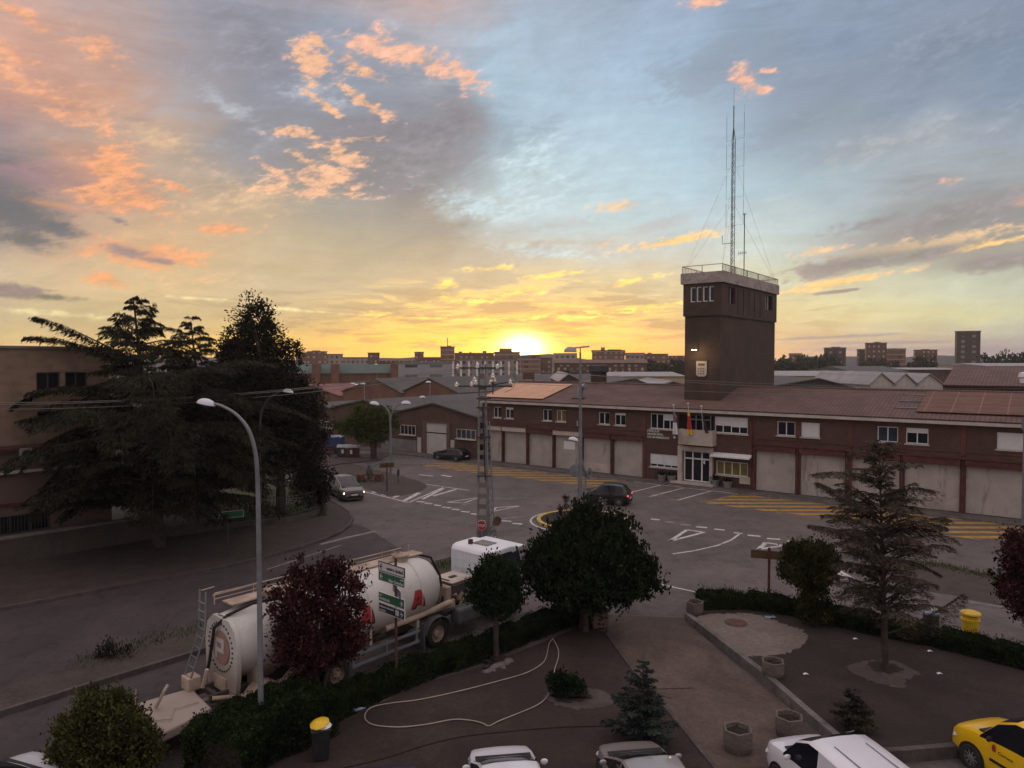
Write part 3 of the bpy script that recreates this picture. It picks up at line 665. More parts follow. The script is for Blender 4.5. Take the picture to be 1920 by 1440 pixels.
# plaza in the foreground
PZ = .10; TZ = .32
slab('plaza', PP([(1136,1186),(1190,1262),(1262,1345),(1345,1450),(1440,1580),(700,1640),(430,1600),(420,1470),(560,1392),(624,1364),(687,1330),(800,1279),(909,1247),(1040,1195),(1090,1172)], PZ), M['plaza'], -.02, PZ)
slab('path', PP([(1140,1152),(1288,1158),(1300,1176),(1420,1280),(1590,1415),(1720,1530),(1440,1580),(1346,1448),(1264,1344),(1192,1261),(1139,1186)], PZ), M['path'], -.02, PZ-.01)
flat('apron', PP([(1160,1115),(1232,1096),(1302,1110),(1300,1156),(1120,1152)]), M['paving'], .008)
terr = [(1290,1150),(1303,1128),(1390,1128),(1500,1150),(1620,1178),(1760,1205),(1960,1255),(2200,1330),(2200,1420),(1790,1396),(1610,1410),(1575,1386),(1440,1270)]
slab('terrace', PP(terr, TZ), M['terrace'], -.02, TZ)
flat('terrace_patch', ragged(PP([(1305,1158),(1370,1150),(1420,1153),(1470,1170),(1508,1184),(1512,1202),(1478,1224),(1420,1231),(1392,1229),(1350,1195)], TZ)), M['pale'], TZ+.005)
flat('terrace_patch', ragged(PP([(1588,1252),(1630,1238),(1680,1240),(1720,1262),(1700,1275),(1690,1290),(1640,1280)], TZ)), M['light_earth'], TZ+.005)
mb = MB(); w_px = [(1288,1151),(1345,1194),(1440,1268),(1520,1338),(1578,1387),(1600,1409)]
ribbon(mb, PP(w_px, TZ), .22, 0, TZ+.05); tag(mb.build('terrace_kerb', M['kerb']), kind='structure')
mb = MB(); ribbon(mb, PP([(1600,1411),(1700,1405),(1790,1397),(1960,1382)], TZ), .2, 0, TZ+.03); tag(mb.build('terrace_kerb', M['kerb_dark']), kind='structure')
mb = MB(); ribbon(mb, PP([(1137,1187),(1192,1262),(1264,1344),(1348,1448)], PZ), .14, 0, PZ+.03); tag(mb.build('path_kerb', M['kerb_dark']), kind='structure')
flat('soil', ragged(PP([(1630,1243),(1655,1240),(1682,1248),(1690,1258),(1660,1263),(1636,1256)], TZ)), M['soil'], TZ+.012)
flat('soil', ragged(PP([(1032,1300),(1060,1290),(1100,1300),(1110,1308),(1090,1315),(1060,1318),(1040,1312)], PZ)), M['soil'], PZ+.012)
flat('plaza_patch', ragged(PP([(1018,1306),(1060,1284),(1130,1296),(1150,1318),(1100,1330),(1060,1326)], PZ)), M['light_earth'], PZ+.005)
flat('plaza_patch', ragged(PP([(906,1254),(930,1240),(955,1233),(962,1240),(940,1252),(910,1262)], PZ)), M['kerb'], PZ+.005)
flat('soil', ragged(PP([(900,1232),(925,1224),(948,1230),(940,1240),(915,1244)], PZ)), M['soil'], PZ+.012)
flat('soil', ragged(PP([(1608,1355),(1640,1358),(1650,1366),(1625,1370)], TZ)), M['soil'], TZ+.012)
mb = MB()
for l in ([(700,1310),(860,1275),(990,1215)],[(950,1232),(1010,1245),(1130,1270),(1260,1310)],[(1140,1297),(1220,1292),(1300,1290)],[(873,1272),(880,1288),(884,1296)],[(1000,1215),(1110,1200)]): ribbon(mb, PP(l, PZ), .035, PZ+.006, None)
tag(mb.build('plaza_joints', M['hose_dark']), kind='structure')

flat('verge', ragged(PP([(1690,1052),(1760,1056),(1860,1078),(1960,1098),(1960,1150),(1860,1132),(1760,1112),(1680,1092)]), .05, 5), M['verge'], .01)
# ------------------------------------------------------------------ road markings
W_ = MB(); Fa = MB(); Y_ = MB(); zl = .006
def line(mb, pts, w): ribbon(mb, PP(pts), w, zl, None)
def clip(poly, ax, lo, hi):
    def cut(poly, f):
        o = []
        for i in range(len(poly)):
            a, b = poly[i], poly[(i+1)%len(poly)]; fa, fb = f(a), f(b)
            if fa >= 0: o.append(a)
            if fa*fb < 0: o.append(a.lerp(b, fa/(fa-fb)))
        return o
    p = cut(poly, lambda v: v.dot(ax)-lo)
    return cut(p, lambda v: hi - v.dot(ax)) if p else p
def hatch(pxs, per, wid, ax=Vector((0,1,0))):
    poly = PP(pxs); vals = [v.dot(ax) for v in poly]; q = min(vals)
    while q < max(vals):
        c = clip(poly, ax, q, q+wid)
        if len(c) > 2: Y_.add([(v.x,v.y,zl) for v in c], [tuple(range(len(c)))])
        q += per
hatch([(900,873.5),(1060,890.5),(1187,905),(1120,912.5),(1040,904),(900,888),(788,872),(840,866)], 1.42, .62, Vector((.04,1,0)).normalized())
hatch([(1385,926.5),(1501,940),(1700,961.5),(1930,988),(1930,1020),(1841,1012),(1760,1003),(1640,985),(1560,972),(1456,961),(1318,943)], 1.30, .62, Vector((.02,1,0)).normalized())
line(Y_, [(1318,943),(1385,926)], .16); line(Y_, [(1456,961),(1560,972),(1760,1003),(1841,1012)], .12)
line(W_, [(1191,903.5),(1375,925)], .22); line(Fa, [(900,872.5),(1191,903.5)], .16); line(Fa, [(1375,925),(1560,945.5),(1700,961),(1914,986)], .2)
for a, b in (((1175,925),(1242,909)),((1217,931.5),(1286,914)),((1270,938),(1334,920.5))): line(W_, [a,b], .17)
for a, b in (((1202,930),(1226,931.5)),((1257,936),(1279,938)),((1311,942),(1330,943))): line(Fa, [a,b], .14)
line(W_, [(676,920),(766,942.5)], .16); line(W_, [(766,942.5),(831,914)], .16); line(W_, [(777,905),(880,919.5)], .16)
line(W_, [(738,933),(752,927)], .35); line(W_, [(758,939),(786,924)], .4); line(W_, [(792,936),(831,916)], .3); line(W_, [(812,930),(855,917.5)], .3)
line(Fa, [(722,920),(734,915)], .3); line(Fa, [(760,905),(790,907)], .12)
for a in ((697,706,923),(717,727,928)): line(W_, [(a[0],a[2]-1),(a[1],a[2]+1)], .35)
for x0,x1,y in ((782,796,940.8),(797,810,944),(814,827,947.6),(829,845,951.6),(848,862,955.3),(865,880,959.6),(883,899,964),(941,959,977),(961,979,982)): line(W_, [(x0,y-.8),(x1,y+.8)], .32)
for x0,x1,y in ((1220,1237,974),(1247,1264,979),(1276,1295,984),(1305,1326,988.5),(1339,1359,993),(1376,1392,999.5),(1402,1426,1004.6),(1438,1463,1010.5),(1476,1492,1015)): line(W_ if x0 > 1300 or x0 == 1220 else Fa, [(x0,y-.9),(x1,y+1)], .32)
def tri(pts, w=.2):
    for a, b in zip(pts, pts[1:] + [pts[0]]): line(W_, [a, b], w)
tri([(1256,1014.6),(1288,993.5),(1320.5,998)], .24); tri([(1422,1030),(1436,1017.5),(1470,1023)], .26)
tri([(838,942),(902,932),(870,943)], .16); tri([(924,959),(975,948.5),(930,952)], .14); tri([(1572,1076),(1600,1086),(1560,1062)], .22)
line(W_, [(1261,1038.6),(1300,1033),(1345,1023),(1372,1012),(1388,1000)], .15)
line(Fa, [(866,947),(920,935),(962,935.5)], .14); line(Fa, [(941,973),(985,968)], .14)
line(W_, [(1228,1094),(1302,1111)], .3); line(Fa, [(1540,1092),(1600,1085)], .14); line(Fa, [(1775,1063),(1840,1074),(1930,1092)], .14)
line(Fa, [(1790,1124),(1930,1146)], .12); line(Fa, [(600,1021),(650,1008),(704,996)], .3); line(Fa, [(500,1068),(640,1022)], .12)
line(W_, [(786,890),(812,893)], .25); line(W_, [(828,891),(846,894)], .4)
for k in range(4): line(Fa, [(720,860+k*2.4),(820+k*4,864+k*2.2)], .2)
line(Fa, [(640,885),(700,890)], .14)
mbr = MB(); ribbon(mbr, circ(3.55), .14, zl, None, True); W_.v, W_.f, n0 = W_.v, W_.f, len(W_.v); W_.add(mbr.v, mbr.f)
tag(W_.build('road_marking', M['line_white']), kind='structure'); tag(Fa.build('road_marking', M['line_faint']), kind='structure'); tag(Y_.build('road_marking', M['line_yellow']), kind='structure')

# ================================================================== the fire station
ST = empty('fire_station', A0, ANG, 'long two storey dark brick fire station with pale roller doors and a tiled roof', 'building')
def wall_holes(mb, x0, x1, z0, z1, holes, y=0, depth=.22):
    xs = sorted({x0, x1, *[h[0] for h in holes], *[h[1] for h in holes]}); zs = sorted({z0, z1, *[h[2] for h in holes], *[h[3] for h in holes]})
    xs = [q for q in xs if x0 <= q <= x1]; zs = [q for q in zs if z0 <= q <= z1]
    for i in range(len(xs)-1):
        for j in range(len(zs)-1):
            cx, cz = (xs[i]+xs[i+1])/2, (zs[j]+zs[j+1])/2
            if any(h[0] < cx < h[1] and h[2] < cz < h[3] for h in holes): continue
            mb.add([(xs[i],y,zs[j]),(xs[i+1],y,zs[j]),(xs[i+1],y,zs[j+1]),(xs[i],y,zs[j+1])], [(0,1,2,3)])
    for a, b, c, d in holes:
        e = y+depth
        mb.add([(a,y,c),(a,e,c),(a,e,d),(a,y,d)], [(0,1,2,3)]); mb.add([(b,y,c),(b,e,c),(b,e,d),(b,y,d)], [(3,2,1,0)])
        mb.add([(a,y,d),(a,e,d),(b,e,d),(b,y,d)], [(0,1,2,3)]); mb.add([(a,y,c),(a,e,c),(b,e,c),(b,y,c)], [(3,2,1,0)])
def window(parent, x0, x1, z0, z1, y=.1, panes=2, shut=0.0, glass='glass', sill=True, fw=.07, frame='white', shuts=None):
    mb = MB(); mb.box(x0,x1,y,y+.06,z1-fw,z1); mb.box(x0,x1,y,y+.06,z0,z0+fw)
    xs = [x0 + (x1-x0)*k/panes for k in range(panes+1)]
    for i, q in enumerate(xs):
        c = min(max(q, x0+fw/2), x1-fw/2); mb.box(c-fw/2, c+fw/2, y+.002, y+.062, z0+fw, z1-fw)
    w = mb.build('window', M[frame], parent)
    if sill: w2 = MB(); w2.box(x0-.08, x1+.08, y-.2, y+.05, z0-.1, z0-.002); w2.build('sill', M['fascia'], w)
    g = MB(); g.add([(x0,y+.04,z0),(x1,y+.04,z0),(x1,y+.04,z1),(x0,y+.04,z1)], [(0,1,2,3)]); g.build('pane', M[glass], w)
    shuts = shuts or [(x0, x1, shut)]
    for a, b, s in shuts:
        if s > 0: q = MB(); q.box(a+.03, b-.03, y-.04, y-.012, z1-(z1-z0)*s, z1-.012); q.build('blind', M['blind'], w)
    return w
def rect(x0, x1, y0, y1, yy=0): # photo rectangle to station x, z
    xa = FH(x0, (y0+y1)/2, yy)[0]; xb = FH(x1, (y0+y1)/2, yy)[0]; xm = (x0+x1)/2
    return xa, xb, FH(xm, y1, yy)[1], FH(xm, y0, yy)[1]
ZE = FH(1400, 776)[1]; ZE = max(5.8, min(6.6, ZE))
up = [(925,940,765.5,785.5),(947.5,962.5,766.5,786),(1017.5,1035,770,790.5),(1043,1061,771,791.5),(1122.5,1143,775,797),(1152.5,1173,777,799),
      (1219.5,1268,774,801.5),(1340,1402,778,810),(1457,1491,790,815.5),(1502,1537,792,819),(1645,1684,799,826.5),(1698.6,1741,801,831),(1869,1922,808,840)]
upshut = [0,.2,0,0,0,.18,[(0,.5,0),(.5,1,.42)],[(0,.5,.55),(.5,1,.6)],0,1,0,.32,1]
upglass = ['glass','glass','glass','curtain','glass','glass','glass','glass','glass','glass','glass_blue','glass','glass']
H_up = [list(rect(*u)) for u in up]
zt = sum(h[3] for h in H_up)/len(H_up); zb = sum(h[2] for h in H_up)/len(H_up)
for i, h in enumerate(H_up): h[3] = min(zt if i not in (6,7) else zt+.12, ZE-.35); h[2] = zb if i not in (6,7) else zb-.1
doors = [(917,941),(944.5,987),(990.5,1036),(1040,1088),(1092.5,1144),(1150,1205.5),(1416.6,1491),(1500,1584),(1593,1686),(1695,1799),(1810,1924)]
DZ = 3.55
def yb(px): return 866 + (px-920)*.1115
D = [(FH(a, yb(a)-40)[0], FH(b, yb(b)-40)[0]) for a, b in doors]
gl = rect(1218.6,1271,852,877); gr = rect(1342.6,1402,866,892); gd = rect(1281,1332,846,902); bal = rect(1272,1338,774,806)
holes = [tuple(h) for h in H_up] + [(a,b,.12,DZ) for a,b in D] + [gl, gr, (gd[0],gd[1],.25,gd[3]), (bal[0],bal[1],bal[2],zt+.12)]
X0S, X1S = FX(905), 58.0; DEP = 14.0
w = MB(); wall_holes(w, X0S, X1S, 0, ZE, holes, 0, .3)
w.add([(X0S,0,0),(X0S,DEP,0),(X0S,DEP,ZE),(X0S,0,ZE)], [(0,3,2,1)][::-1]); w.add([(X1S,0,0),(X1S,DEP,0),(X1S,DEP,ZE),(X1S,0,ZE)], [(0,1,2,3)]); w.add([(X0S,DEP,0),(X1S,DEP,0),(X1S,DEP,ZE),(X0S,DEP,ZE)], [(3,2,1,0)])
w.add([(X0S+.1,.35,3.6),(X1S-.1,.35,3.6),(X1S-.1,DEP-.1,3.6),(X0S+.1,DEP-.1,3.6)], [(0,1,2,3)])
w.build('wall', M['brick'], ST)
for i, h in enumerate(H_up):
    s = upshut[i]; sh = [(h[0]+(h[1]-h[0])*a, h[0]+(h[1]-h[0])*b, q) for a,b,q in s] if isinstance(s, list) else [(h[0],h[1],s)]
    window(ST, *h, y=.1, panes=4 if i in (6,7) else 2, glass=upglass[i], shuts=sh)
window(ST, *gl, y=.1, panes=4, shuts=[(gl[0],(gl[0]+gl[1])/2,.78),((gl[0]+gl[1])/2,gl[1],.8)])
window(ST, *gr, y=.1, panes=4, glass='curtain', shuts=[(gr[0],gr[1],0)])
for i, (a, b) in enumerate(D):
    s = MB(); s.box(a+.01,b-.01,.2,.26,.12,DZ-.01); q = s.build('roller_door', M['shutter'], ST)
    hb = MB(); hb.box(a-.06,b+.06,-.28,.03,DZ-.05,DZ+.42); hb.build('shutter_box', M['cream' if i in (0,1,3) else 'dark_red'], q, bevel=.03)
    if i == 3: n = MB(); n.box(a+1.0,a+2.3,.17,.195,2.1,2.9); n.build('notice', M['white'], q)
    if i in (4,9): n = MB(); n.box(a+.05,b-.05,.18,.196,.13,1.0); n.build('panel', M['cream'], q)
for i in range(len(D)-1):
    if i == 5: continue
    a, b = D[i][1], D[i+1][0]
    c = MB(); c.tube([((a+b)/2,-.1,.12),((a+b)/2,-.1,DZ+.7)], .09, 8); c.build('downpipe', M['dark_red'], ST, smooth=True)
for x in (FX(1208), FX(1412), FX(1418)-.35, FX(1594), FX(1806)):
    c = MB(); c.box(x-.16, x+.16, -.06, -.002, 0, ZE-.02); c.build('pilaster', M['brick_red'], ST)
# reddish brick piers between paired windows
for i in (2,4,8,10):
    a, b = H_up[i][1], H_up[i+1][0]
    if b-a > .1: c = MB(); c.box(a+.02,b-.02,-.03,-.002,zb-.1,zt); c.build('pier', M['brick_red'], ST)
c = MB(); c.box(X0S,gd[0]-2,-.05,-.003,zb-.42,zb-.34); c.box(gd[1]+2.1,X1S,-.05,-.003,zb-.42,zb-.34); c.build('string_course', M['brick_red'], ST)
# canopy beam above the doors
c = MB(); c.box(D[0][0]-.1, D[5][1]+.1, -.34, -.29, DZ+.43, DZ+.55); c.box(D[6][0]-.1, D[10][1], -.34, -.29, DZ+.43, DZ+.55); c.build('door_canopy', M['dark_red'], ST)
# entrance: portal, balcony, doors
pt = MB(); px0, px1 = FX(1273), FX(1338)
pt.box(px0, gd[0]-.02, -.3, .1, .1, gd[3]+.02); pt.box(gd[1]+.02, px1, -.3, .1, .1, gd[3]+.02); pt.box(px0, px1, -.3, .1, gd[3]+.021, gd[3]+.42)
portal = pt.build('portal', M['cream'], ST)
b = rect(1272,1336,806,835,-.9)
bb = MB(); bb.box(b[0],b[1],-.95,-.85,b[2],b[3]); bb.box(b[0],b[0]+.1,-.85,0,b[2],b[3]); bb.box(b[1]-.1,b[1],-.85,0,b[2],b[3]); bb.box(b[0]+.1,b[1]-.1,-.849,0,b[2],b[2]+.15); bb.build('balcony', M['cream'], ST)
dn = MB(); x0, x1, zd, zu = gd[0]+.02, gd[1]-.02, .28, gd[3]; ww = (x1-x0)
for k in range(4): q = x0 + ww*(0, .34, .68, 1)[k]; q = min(max(q, x0+.06), x1-.06); dn.box(q-.06,q+.06,.08,.16,zd,zu)
dn.box(x0,x1,.082,.158,zu-.1,zu); dn.box(x0,x1,.082,.158,zu-.75,zu-.62); dn.box(x0,x1,.082,.158,zd,zd+.1)
dr = dn.build('entrance_door', M['white'], ST); g = MB(); g.add([(x0,.13,zd),(x1,.13,zd),(x1,.13,zu),(x0,.13,zu)], [(0,1,2,3)]); g.build('pane', M['glass'], dr)
g = MB(); g.box(x0+ww*.74,x0+ww*.8,.06,.079,1.9,2.2); g.build('notice', M['white'], dr)
st = MB(); st.box(px0-.4,px1+.3,-1.0,.1,.121,.25); st.build('doorstep', M['cream'], ST)
dn = MB(); b0, b1 = bal[0]+.9, bal[1]-.35
for k in range(4): q = b0 + (b1-b0)*k/3; dn.box(q-.05,q+.05,.2,.26,bal[2],zt+.1)
dn.box(b0,b1,.202,.258,zt-.3,zt-.2); dd = dn.build('balcony_door', M['metal'], ST); g = MB(); g.add([(bal[0],.29,bal[2]),(bal[1],.29,bal[2]),(bal[1],.29,zt+.12),(bal[0],.29,zt+.12)], [(0,1,2,3)]); g.build('pane', M['glass'], dd)
aw = rect(1338.5,1407.6,854,866,-.4); c = MB(); c.xprism([(-.7,aw[3]-.22),(-.7,aw[3]-.1),(-.02,aw[3]+.12),(-.02,aw[3]-.1)], gr[0]-.3, gr[1]+.35); c.build('awning', M['white'], ST)
mt = MB(); m0 = FX(1388); mt.box(m0, m0+.9, -.16, -.002, .55, 1.15); mt.build('meter_box', M['cream'], ST)
sg = rect(1214.6,1253,806,823); ls = (sg[3]-sg[2])/3
for k, (txt, fr) in enumerate((('PARQUE',.55),('MUNICIPAL',.74),('DE BOMBEROS',1.0))):
    letters('letters', txt, sg[0], sg[3]-ls*(k+.8), ls*.95, M['sign_white'], ST, y=-.05, width=(sg[1]-sg[0])*fr*1.05, depth=.02)
bd = MB(); bd.lathe([(.12,0),(.12,.04)], 10, TR(FX(1264.5), -.01, FH(1264.5,820)[1], PI/2)); bd.build('badge', M['sign_white'], ST)
# roof
RD = 7.0; OV = .45
ZR = FH(1400, 727.5, RD)[1]
def zroof(y): return ZE+.18 + (ZR-ZE-.18)*(y+OV)/(RD+OV)
def roof_obj(x0, x1, y0, y1, m, name, dz=0, th=.1, parent=None):
    L = math.hypot(RD+OV, ZR-ZE-.18); a = math.atan2(ZR-ZE-.18, RD+OV)
    mb = MB(); s0 = (y0+OV)/math.cos(a); s1 = (y1+OV)/math.cos(a)
    mb.box(x0, x1, s0, s1, dz, dz+th); o = mb.build(name, M[m], parent or ST)
    o.location = (0, -OV, ZE+.18); o.rotation_euler = (a, 0, 0); return o
rf = roof_obj(X0S-.3, X1S, -OV, RD-.01, 'tile', 'roof')
mb = MB(); a_ = math.atan2(ZR-ZE-.18, RD+OV); L_ = math.hypot(RD+OV, ZR-ZE-.18); mb.box(X0S-.3, X1S, -L_, 0, 0, .1); o = mb.build('roof', M['tile'], ST); o.location = (0, RD*2+OV, ZE+.18); o.rotation_euler = (-a_,0,0)
mb = MB(); mb.tube([(X0S-.3, RD, ZR+.12), (X1S, RD, ZR+.12)], .13, 8); mb.build('ridge', M['tile'], ST)
mb = MB(); mb.box(X0S-.3, X1S, -OV-.06, -OV+.02, ZE-.06, ZE+.17); mb.box(X0S-.3,X1S,-OV+.02,0,ZE-.04,ZE+.02); mb.build('gutter', M['fascia'], ST)
for x in (X0S+.02, X1S-.02):
    mb = MB(); mb.add([(x,0,ZE),(x,DEP,ZE),(x,RD,ZR)], [(0,1,2)]); mb.build('gable', M['brick'], ST)
def RH(px, py):                                                   # photo ray against the roof slope
    d = ray(px, py); o = Vector((0,0,HC)) - A0; k = (ZR-ZE-.18)/(RD+OV)
    oy, dy = o.dot(E2), d.dot(E2); t = (zroof(oy) - o.z)/(d.z - k*dy); return (o+d*t).dot(E1), oy + dy*t
def panels(px4, m, lab):
    q = [RH(*p) for p in px4]; y0 = min(max(0,min(a[1] for a in q)),3); y1 = min(RD-.15, max(a[1] for a in q)); 
    x0, x1 = (q[0][0]+q[3][0])/2, (q[1][0]+q[2][0])/2
    if lab.startswith('brown'): x1 = X1S-2; y0=.9; y1 = RD-.5; x0 = q[0][0]
    # a thing of its own, fixed to the roof
    a = math.atan2(ZR-ZE-.18, RD+OV)
    t = empty('solar_array', LW(0,-OV,ZE+.18), 0, lab, 'solar panels'); t.rotation_euler = (Matrix.Rotation(ANG,4,'Z') @ Matrix.Rotation(a,4,'X')).to_euler()
    s0 = (y0+OV)/math.cos(a); s1 = (y1+OV)/math.cos(a)
    mb = MB(); mb.box(x0,x1,s0,s1,.2,.24); mb.build('panels', M[m], t)
    mb = MB()
    for k in range(3): s = s0+(s1-s0)*(k+.5)/3; mb.box(x0-(1.6 if lab.startswith('brown') else 0),x1,s-.03,s+.03,.11,.2)
    mb.build('rail', M['metal'], t)
panels([(916,747.5),(1027.5,751),(1067,724),(954,722.5)], 'solar', 'pale orange lit solar panels at the left end of the fire station roof')
panels([(1720,772.6),(1914,780),(1914,738),(1740,734)], 'solar_dark', 'brown tinted solar panels at the right end of the fire station roof')
# roof vents beside the tall lamp post
vx, vy = RH(1088, 748); v = empty('roof_vent', LW(vx, vy, zroof(vy)), ANG, 'curved metal roof vent on the fire station tiles by the tall lamp post', 'vent')
mb = MB(); mb.tube([(0,0,-.2),(0,0,.9),(.25,0,1.25),(.6,0,1.3)], [.28,.28,.28,.3], 12); mb.build('cowl', M['metal'], v, smooth=True)
mb = MB(); mb.box(-.7,.7,-.5,.5,-.3,.12); mb.build('base', M['metal_dark'], v)
cx_, cy_ = FX(1122, RD+1), RD+1; ch = empty('chimney', LW(cx_, cy_, ZR-.5), ANG, 'square dark chimney stack behind the fire station ridge', 'chimney')
mb = MB(); mb.box(-.65,.65,-.6,.6,-.2,1.8); mb.build('stack', M['brick_tower'], ch); mb = MB(); mb.box(-.85,.85,-.8,.8,1.8,2.6); mb.build('cap', M['metal_dark'], ch, bevel=.1)
# small planters at the entrance
for i, (px, py, lb) in enumerate(((1241,901,'first low concrete planter left of the fire station entrance'),(1259,902.5,'low concrete planter beside the fire station doorway, left side'),(1340,911,'low planter with a green shrub right of the fire station doorway'),(1364,914,'low concrete planter farthest right of the fire station doorway'))):
    p = P(px, py, .12); t = empty('planter', p, ANG, lb, 'planter', 'planters at the fire station entrance')
    mb = MB(); mb.lathe([(.33,0),(.42,.5),(.42,.55),(.34,.55),(.33,.45)], 8); mb.build('tub', M['concrete'], t)
    pp, dd = blob_pts([(0,0,.62,.34,.34,.16 + (.2 if i == 2 else 0))], 420, .2); leaf_mesh('shrub', pp, .1, .06, M['laurel'], t, dirs=dd)
# flags
for i, (px, pt_, pb, cols, lb) in enumerate(((1264,760,806,('flag_purple','white'),'purple and white flag hanging on the left pole of the balcony'),(1291,757,806,('flag_yellow','flag_red','flag_yellow'),'red and yellow striped flag hanging on the middle balcony pole'),(1316,762,806,('flag_dark',),'dark furled flag hanging on the right pole of the balcony'))):
    x, z0 = FH(px+2, pb, -1.0); x1_, z1 = FH(px-1, pt_, -1.4)
    t = empty('flag', LW(x, -.9, z0), ANG, lb, 'flag', 'flags on the balcony')
    mb = MB(); mb.tube([(0,0,-.3),(x1_-x,-.5,z1-z0)], .03, 8); pole = mb.build('pole', M['sign_white'], t, smooth=True)
    mb = MB(); mb.lathe([(.01,-.09),(.08,-.05),(.1,0),(.08,.06),(.01,.1)], 10, TR(x1_-x,-.5,z1-z0)); mb.build('finial', M['sign_white'], pole, smooth=True)
    ns = len(cols); H = (z1-z0)*(.95 if i != 2 else .9); dz = (z1-z0)*.78
    for k, c in enumerate(cols):   # bands of hanging cloth
        mb = MB(); vs = []; nu, nv = 10, 8; f0, f1 = k/ns, (k+1)/ns
        if i == 1: f0, f1 = ((0,.26),(.26,.8),(.8,1))[k]
        for a in range(nv+1):
            for b in range(nu+1):
                u = b/nu; vv = f0 + (f1-f0)*a/nv; wd = (.16 + .5*vv*(1-.35*vv)) * (.55 if i == 2 else 1)
                vs.append(((u-.5)*wd + (x1_-x)*.4 + .1*vv + (.35*vv if i == 2 else 0), -.35+.07*math.sin(u*11+vv*3)*(.4+vv), dz - vv*H))
        fs = [(a*(nu+1)+b, a*(nu+1)+b+1, (a+1)*(nu+1)+b+1, (a+1)*(nu+1)+b) for a in range(nv) for b in range(nu)]
        mb.add(vs, fs); mb.build('cloth', M[c], t, smooth=60)

# ================================================================== the tower
ty = RH(1316, 752.5)[1]
tx0, tx1 = FH(1284, 640, ty)[0], FH(1351, 640, ty)[0]
def SH(px, py, x):                                                # photo ray against the plane x = const of the station
    d = ray(px, py); o = Vector((0,0,HC)) - A0; t = (x - o.dot(E1)) / d.dot(E1); q = o + d*t; return q.dot(E2), q.z
ty1 = SH(1452.5, 640, tx1)[0]
TW, TD = tx1-tx0, ty1-ty
zc0 = FH(1350, 529, ty)[1]; zc1 = FH(1350, 508.5, ty)[1]; zs = FH(1350, 591, ty)[1]; zrail = FH(1350, 495, ty)[1]
T = empty('tower', LW(tx0, ty, 0), ANG, 'tall dark brick training tower with a pale parapet rising from the fire station roof', 'tower')
mb = MB(); mb.box(0,TW,0,TD,ZE-.5,zs); mb.build('shaft', M['brick_tower'], T)
mb = MB(); k = .13; TX = MB()
def lf(px0, px1, py0, py1): # windows on the left face
    a, z1 = FH(px0, py0, ty); b, z0 = FH(px1, py1, ty); return a-tx0, b-tx0, z0, z1
def rfc(px0, px1, py0, py1):
    a, z1 = SH(px0, py0, tx1); b, z0 = SH(px1, py1, tx1); return a-ty, b-ty, z0, z1
lw_ = [lf(1200+a/4.8, 1200+b/4.8, 460+380/4.8, 460+512/4.8) for a, b in ((460,503),(515,556),(571,612),(628,668))]
for i, h in enumerate(lw_): lw_[i] = (h[0], h[1], lw_[0][2], lw_[0][3])
rw_ = [rfc(1200+a/4.8, 1200+b/4.8, 460+c/4.8, 460+d/4.8) for a, b, c, d in ((785,845,368,516),(1118,1180,432,560))]
zz0, zz1 = lw_[0][2], lw_[0][3]; rw_ = [(h[0],h[1],zz0-.1,zz1) for h in rw_]
sl = [rfc(1200+a/4.8, 1200+(a+18)/4.8, 460+c/4.8, 460+(c+230)/4.8) for a, c in ((868,380),(918,388),(968,398),(1018,408),(1068,418))]
sl = [(h[0],h[0]+.16,zs+.25,zc0-.25) for h in sl]
up_ = MB(); wall_holes(up_, -k, TW+k, zs, zc0, lw_, -k, .3)
up_.add([(-k,-k,zs),(-k,TD+k,zs),(-k,TD+k,zc0),(-k,-k,zc0)], [(3,2,1,0)][::-1]); up_.add([(-k,TD+k,zs),(TW+k,TD+k,zs),(TW+k,TD+k,zc0),(-k,TD+k,zc0)], [(3,2,1,0)][::-1]); up_.add([(-k,-k,zs),(TW+k,-k,zs),(TW+k,TD+k,zs),(-k,TD+k,zs)], [(3,2,1,0)][::-1])
s2 = MB(); wall_holes(s2, -k, TD+k, zs, zc0, rw_+sl, 0, .3)
up_.add([(TW+k - v[1], v[0], v[2]) for v in s2.v], s2.f); up_.build('upper_storey', M['brick_tower'], T)
for h in lw_:
    mb = MB(); mb.box(h[0],h[0]+.1,-k+.06,-k+.16,h[2],h[3]); mb.box(h[0]+.1,h[1],-k+.06,-k+.16,h[3]-.08,h[3]); mb.box(h[0]+.1,h[1],-k+.06,-k+.16,h[2],h[2]+.08)
    w_ = mb.build('window', M['white'], T); g = MB(); g.add([(h[0],-k+.2,h[2]),(h[1],-k+.2,h[2]),(h[1],-k+.2,h[3]),(h[0],-k+.2,h[3])], [(0,1,2,3)]); g.build('pane', M['glass'], w_)
for h in rw_+sl:
    g = MB(); xx = TW+k-.22; g.add([(xx,h[0],h[2]),(xx,h[1],h[2]),(xx,h[1],h[3]),(xx,h[0],h[3])], [(0,1,2,3)])
    if h in rw_:
        mb = MB(); mb.box(xx+.02,xx+.08,h[0],h[0]+.08,h[2],h[3]); m_ = (h[0]+h[1])/2; mb.box(xx+.02,xx+.08,m_-.05,m_+.05,h[2],h[3]); w_ = mb.build('window', M['metal'], T); g.build('pane', M['glass'], w_)
    else: g.build('slot', M['black'], T)
mb = MB(); mb.box(-.32,TW+.32,-.32,TD+.32,zc0+.002,zc1); mb.build('parapet', M['cornice'], T)
rl = MB(); c4 = [(-.2,-.2),(TW+.2,-.2),(TW+.2,TD+.2),(-.2,TD+.2)]
for i in range(4):
    a, b = Vector((*c4[i],0)), Vector((*c4[(i+1)%4],0)); rl.tube([(a.x,a.y,zrail),(b.x,b.y,zrail)], .03, 6)
    nn = (2,5,2,5)[i]
    for q in range(nn): p = a.lerp(b, q/nn); rl.tube([(p.x,p.y,zc1),(p.x,p.y,zrail)], .03, 6)
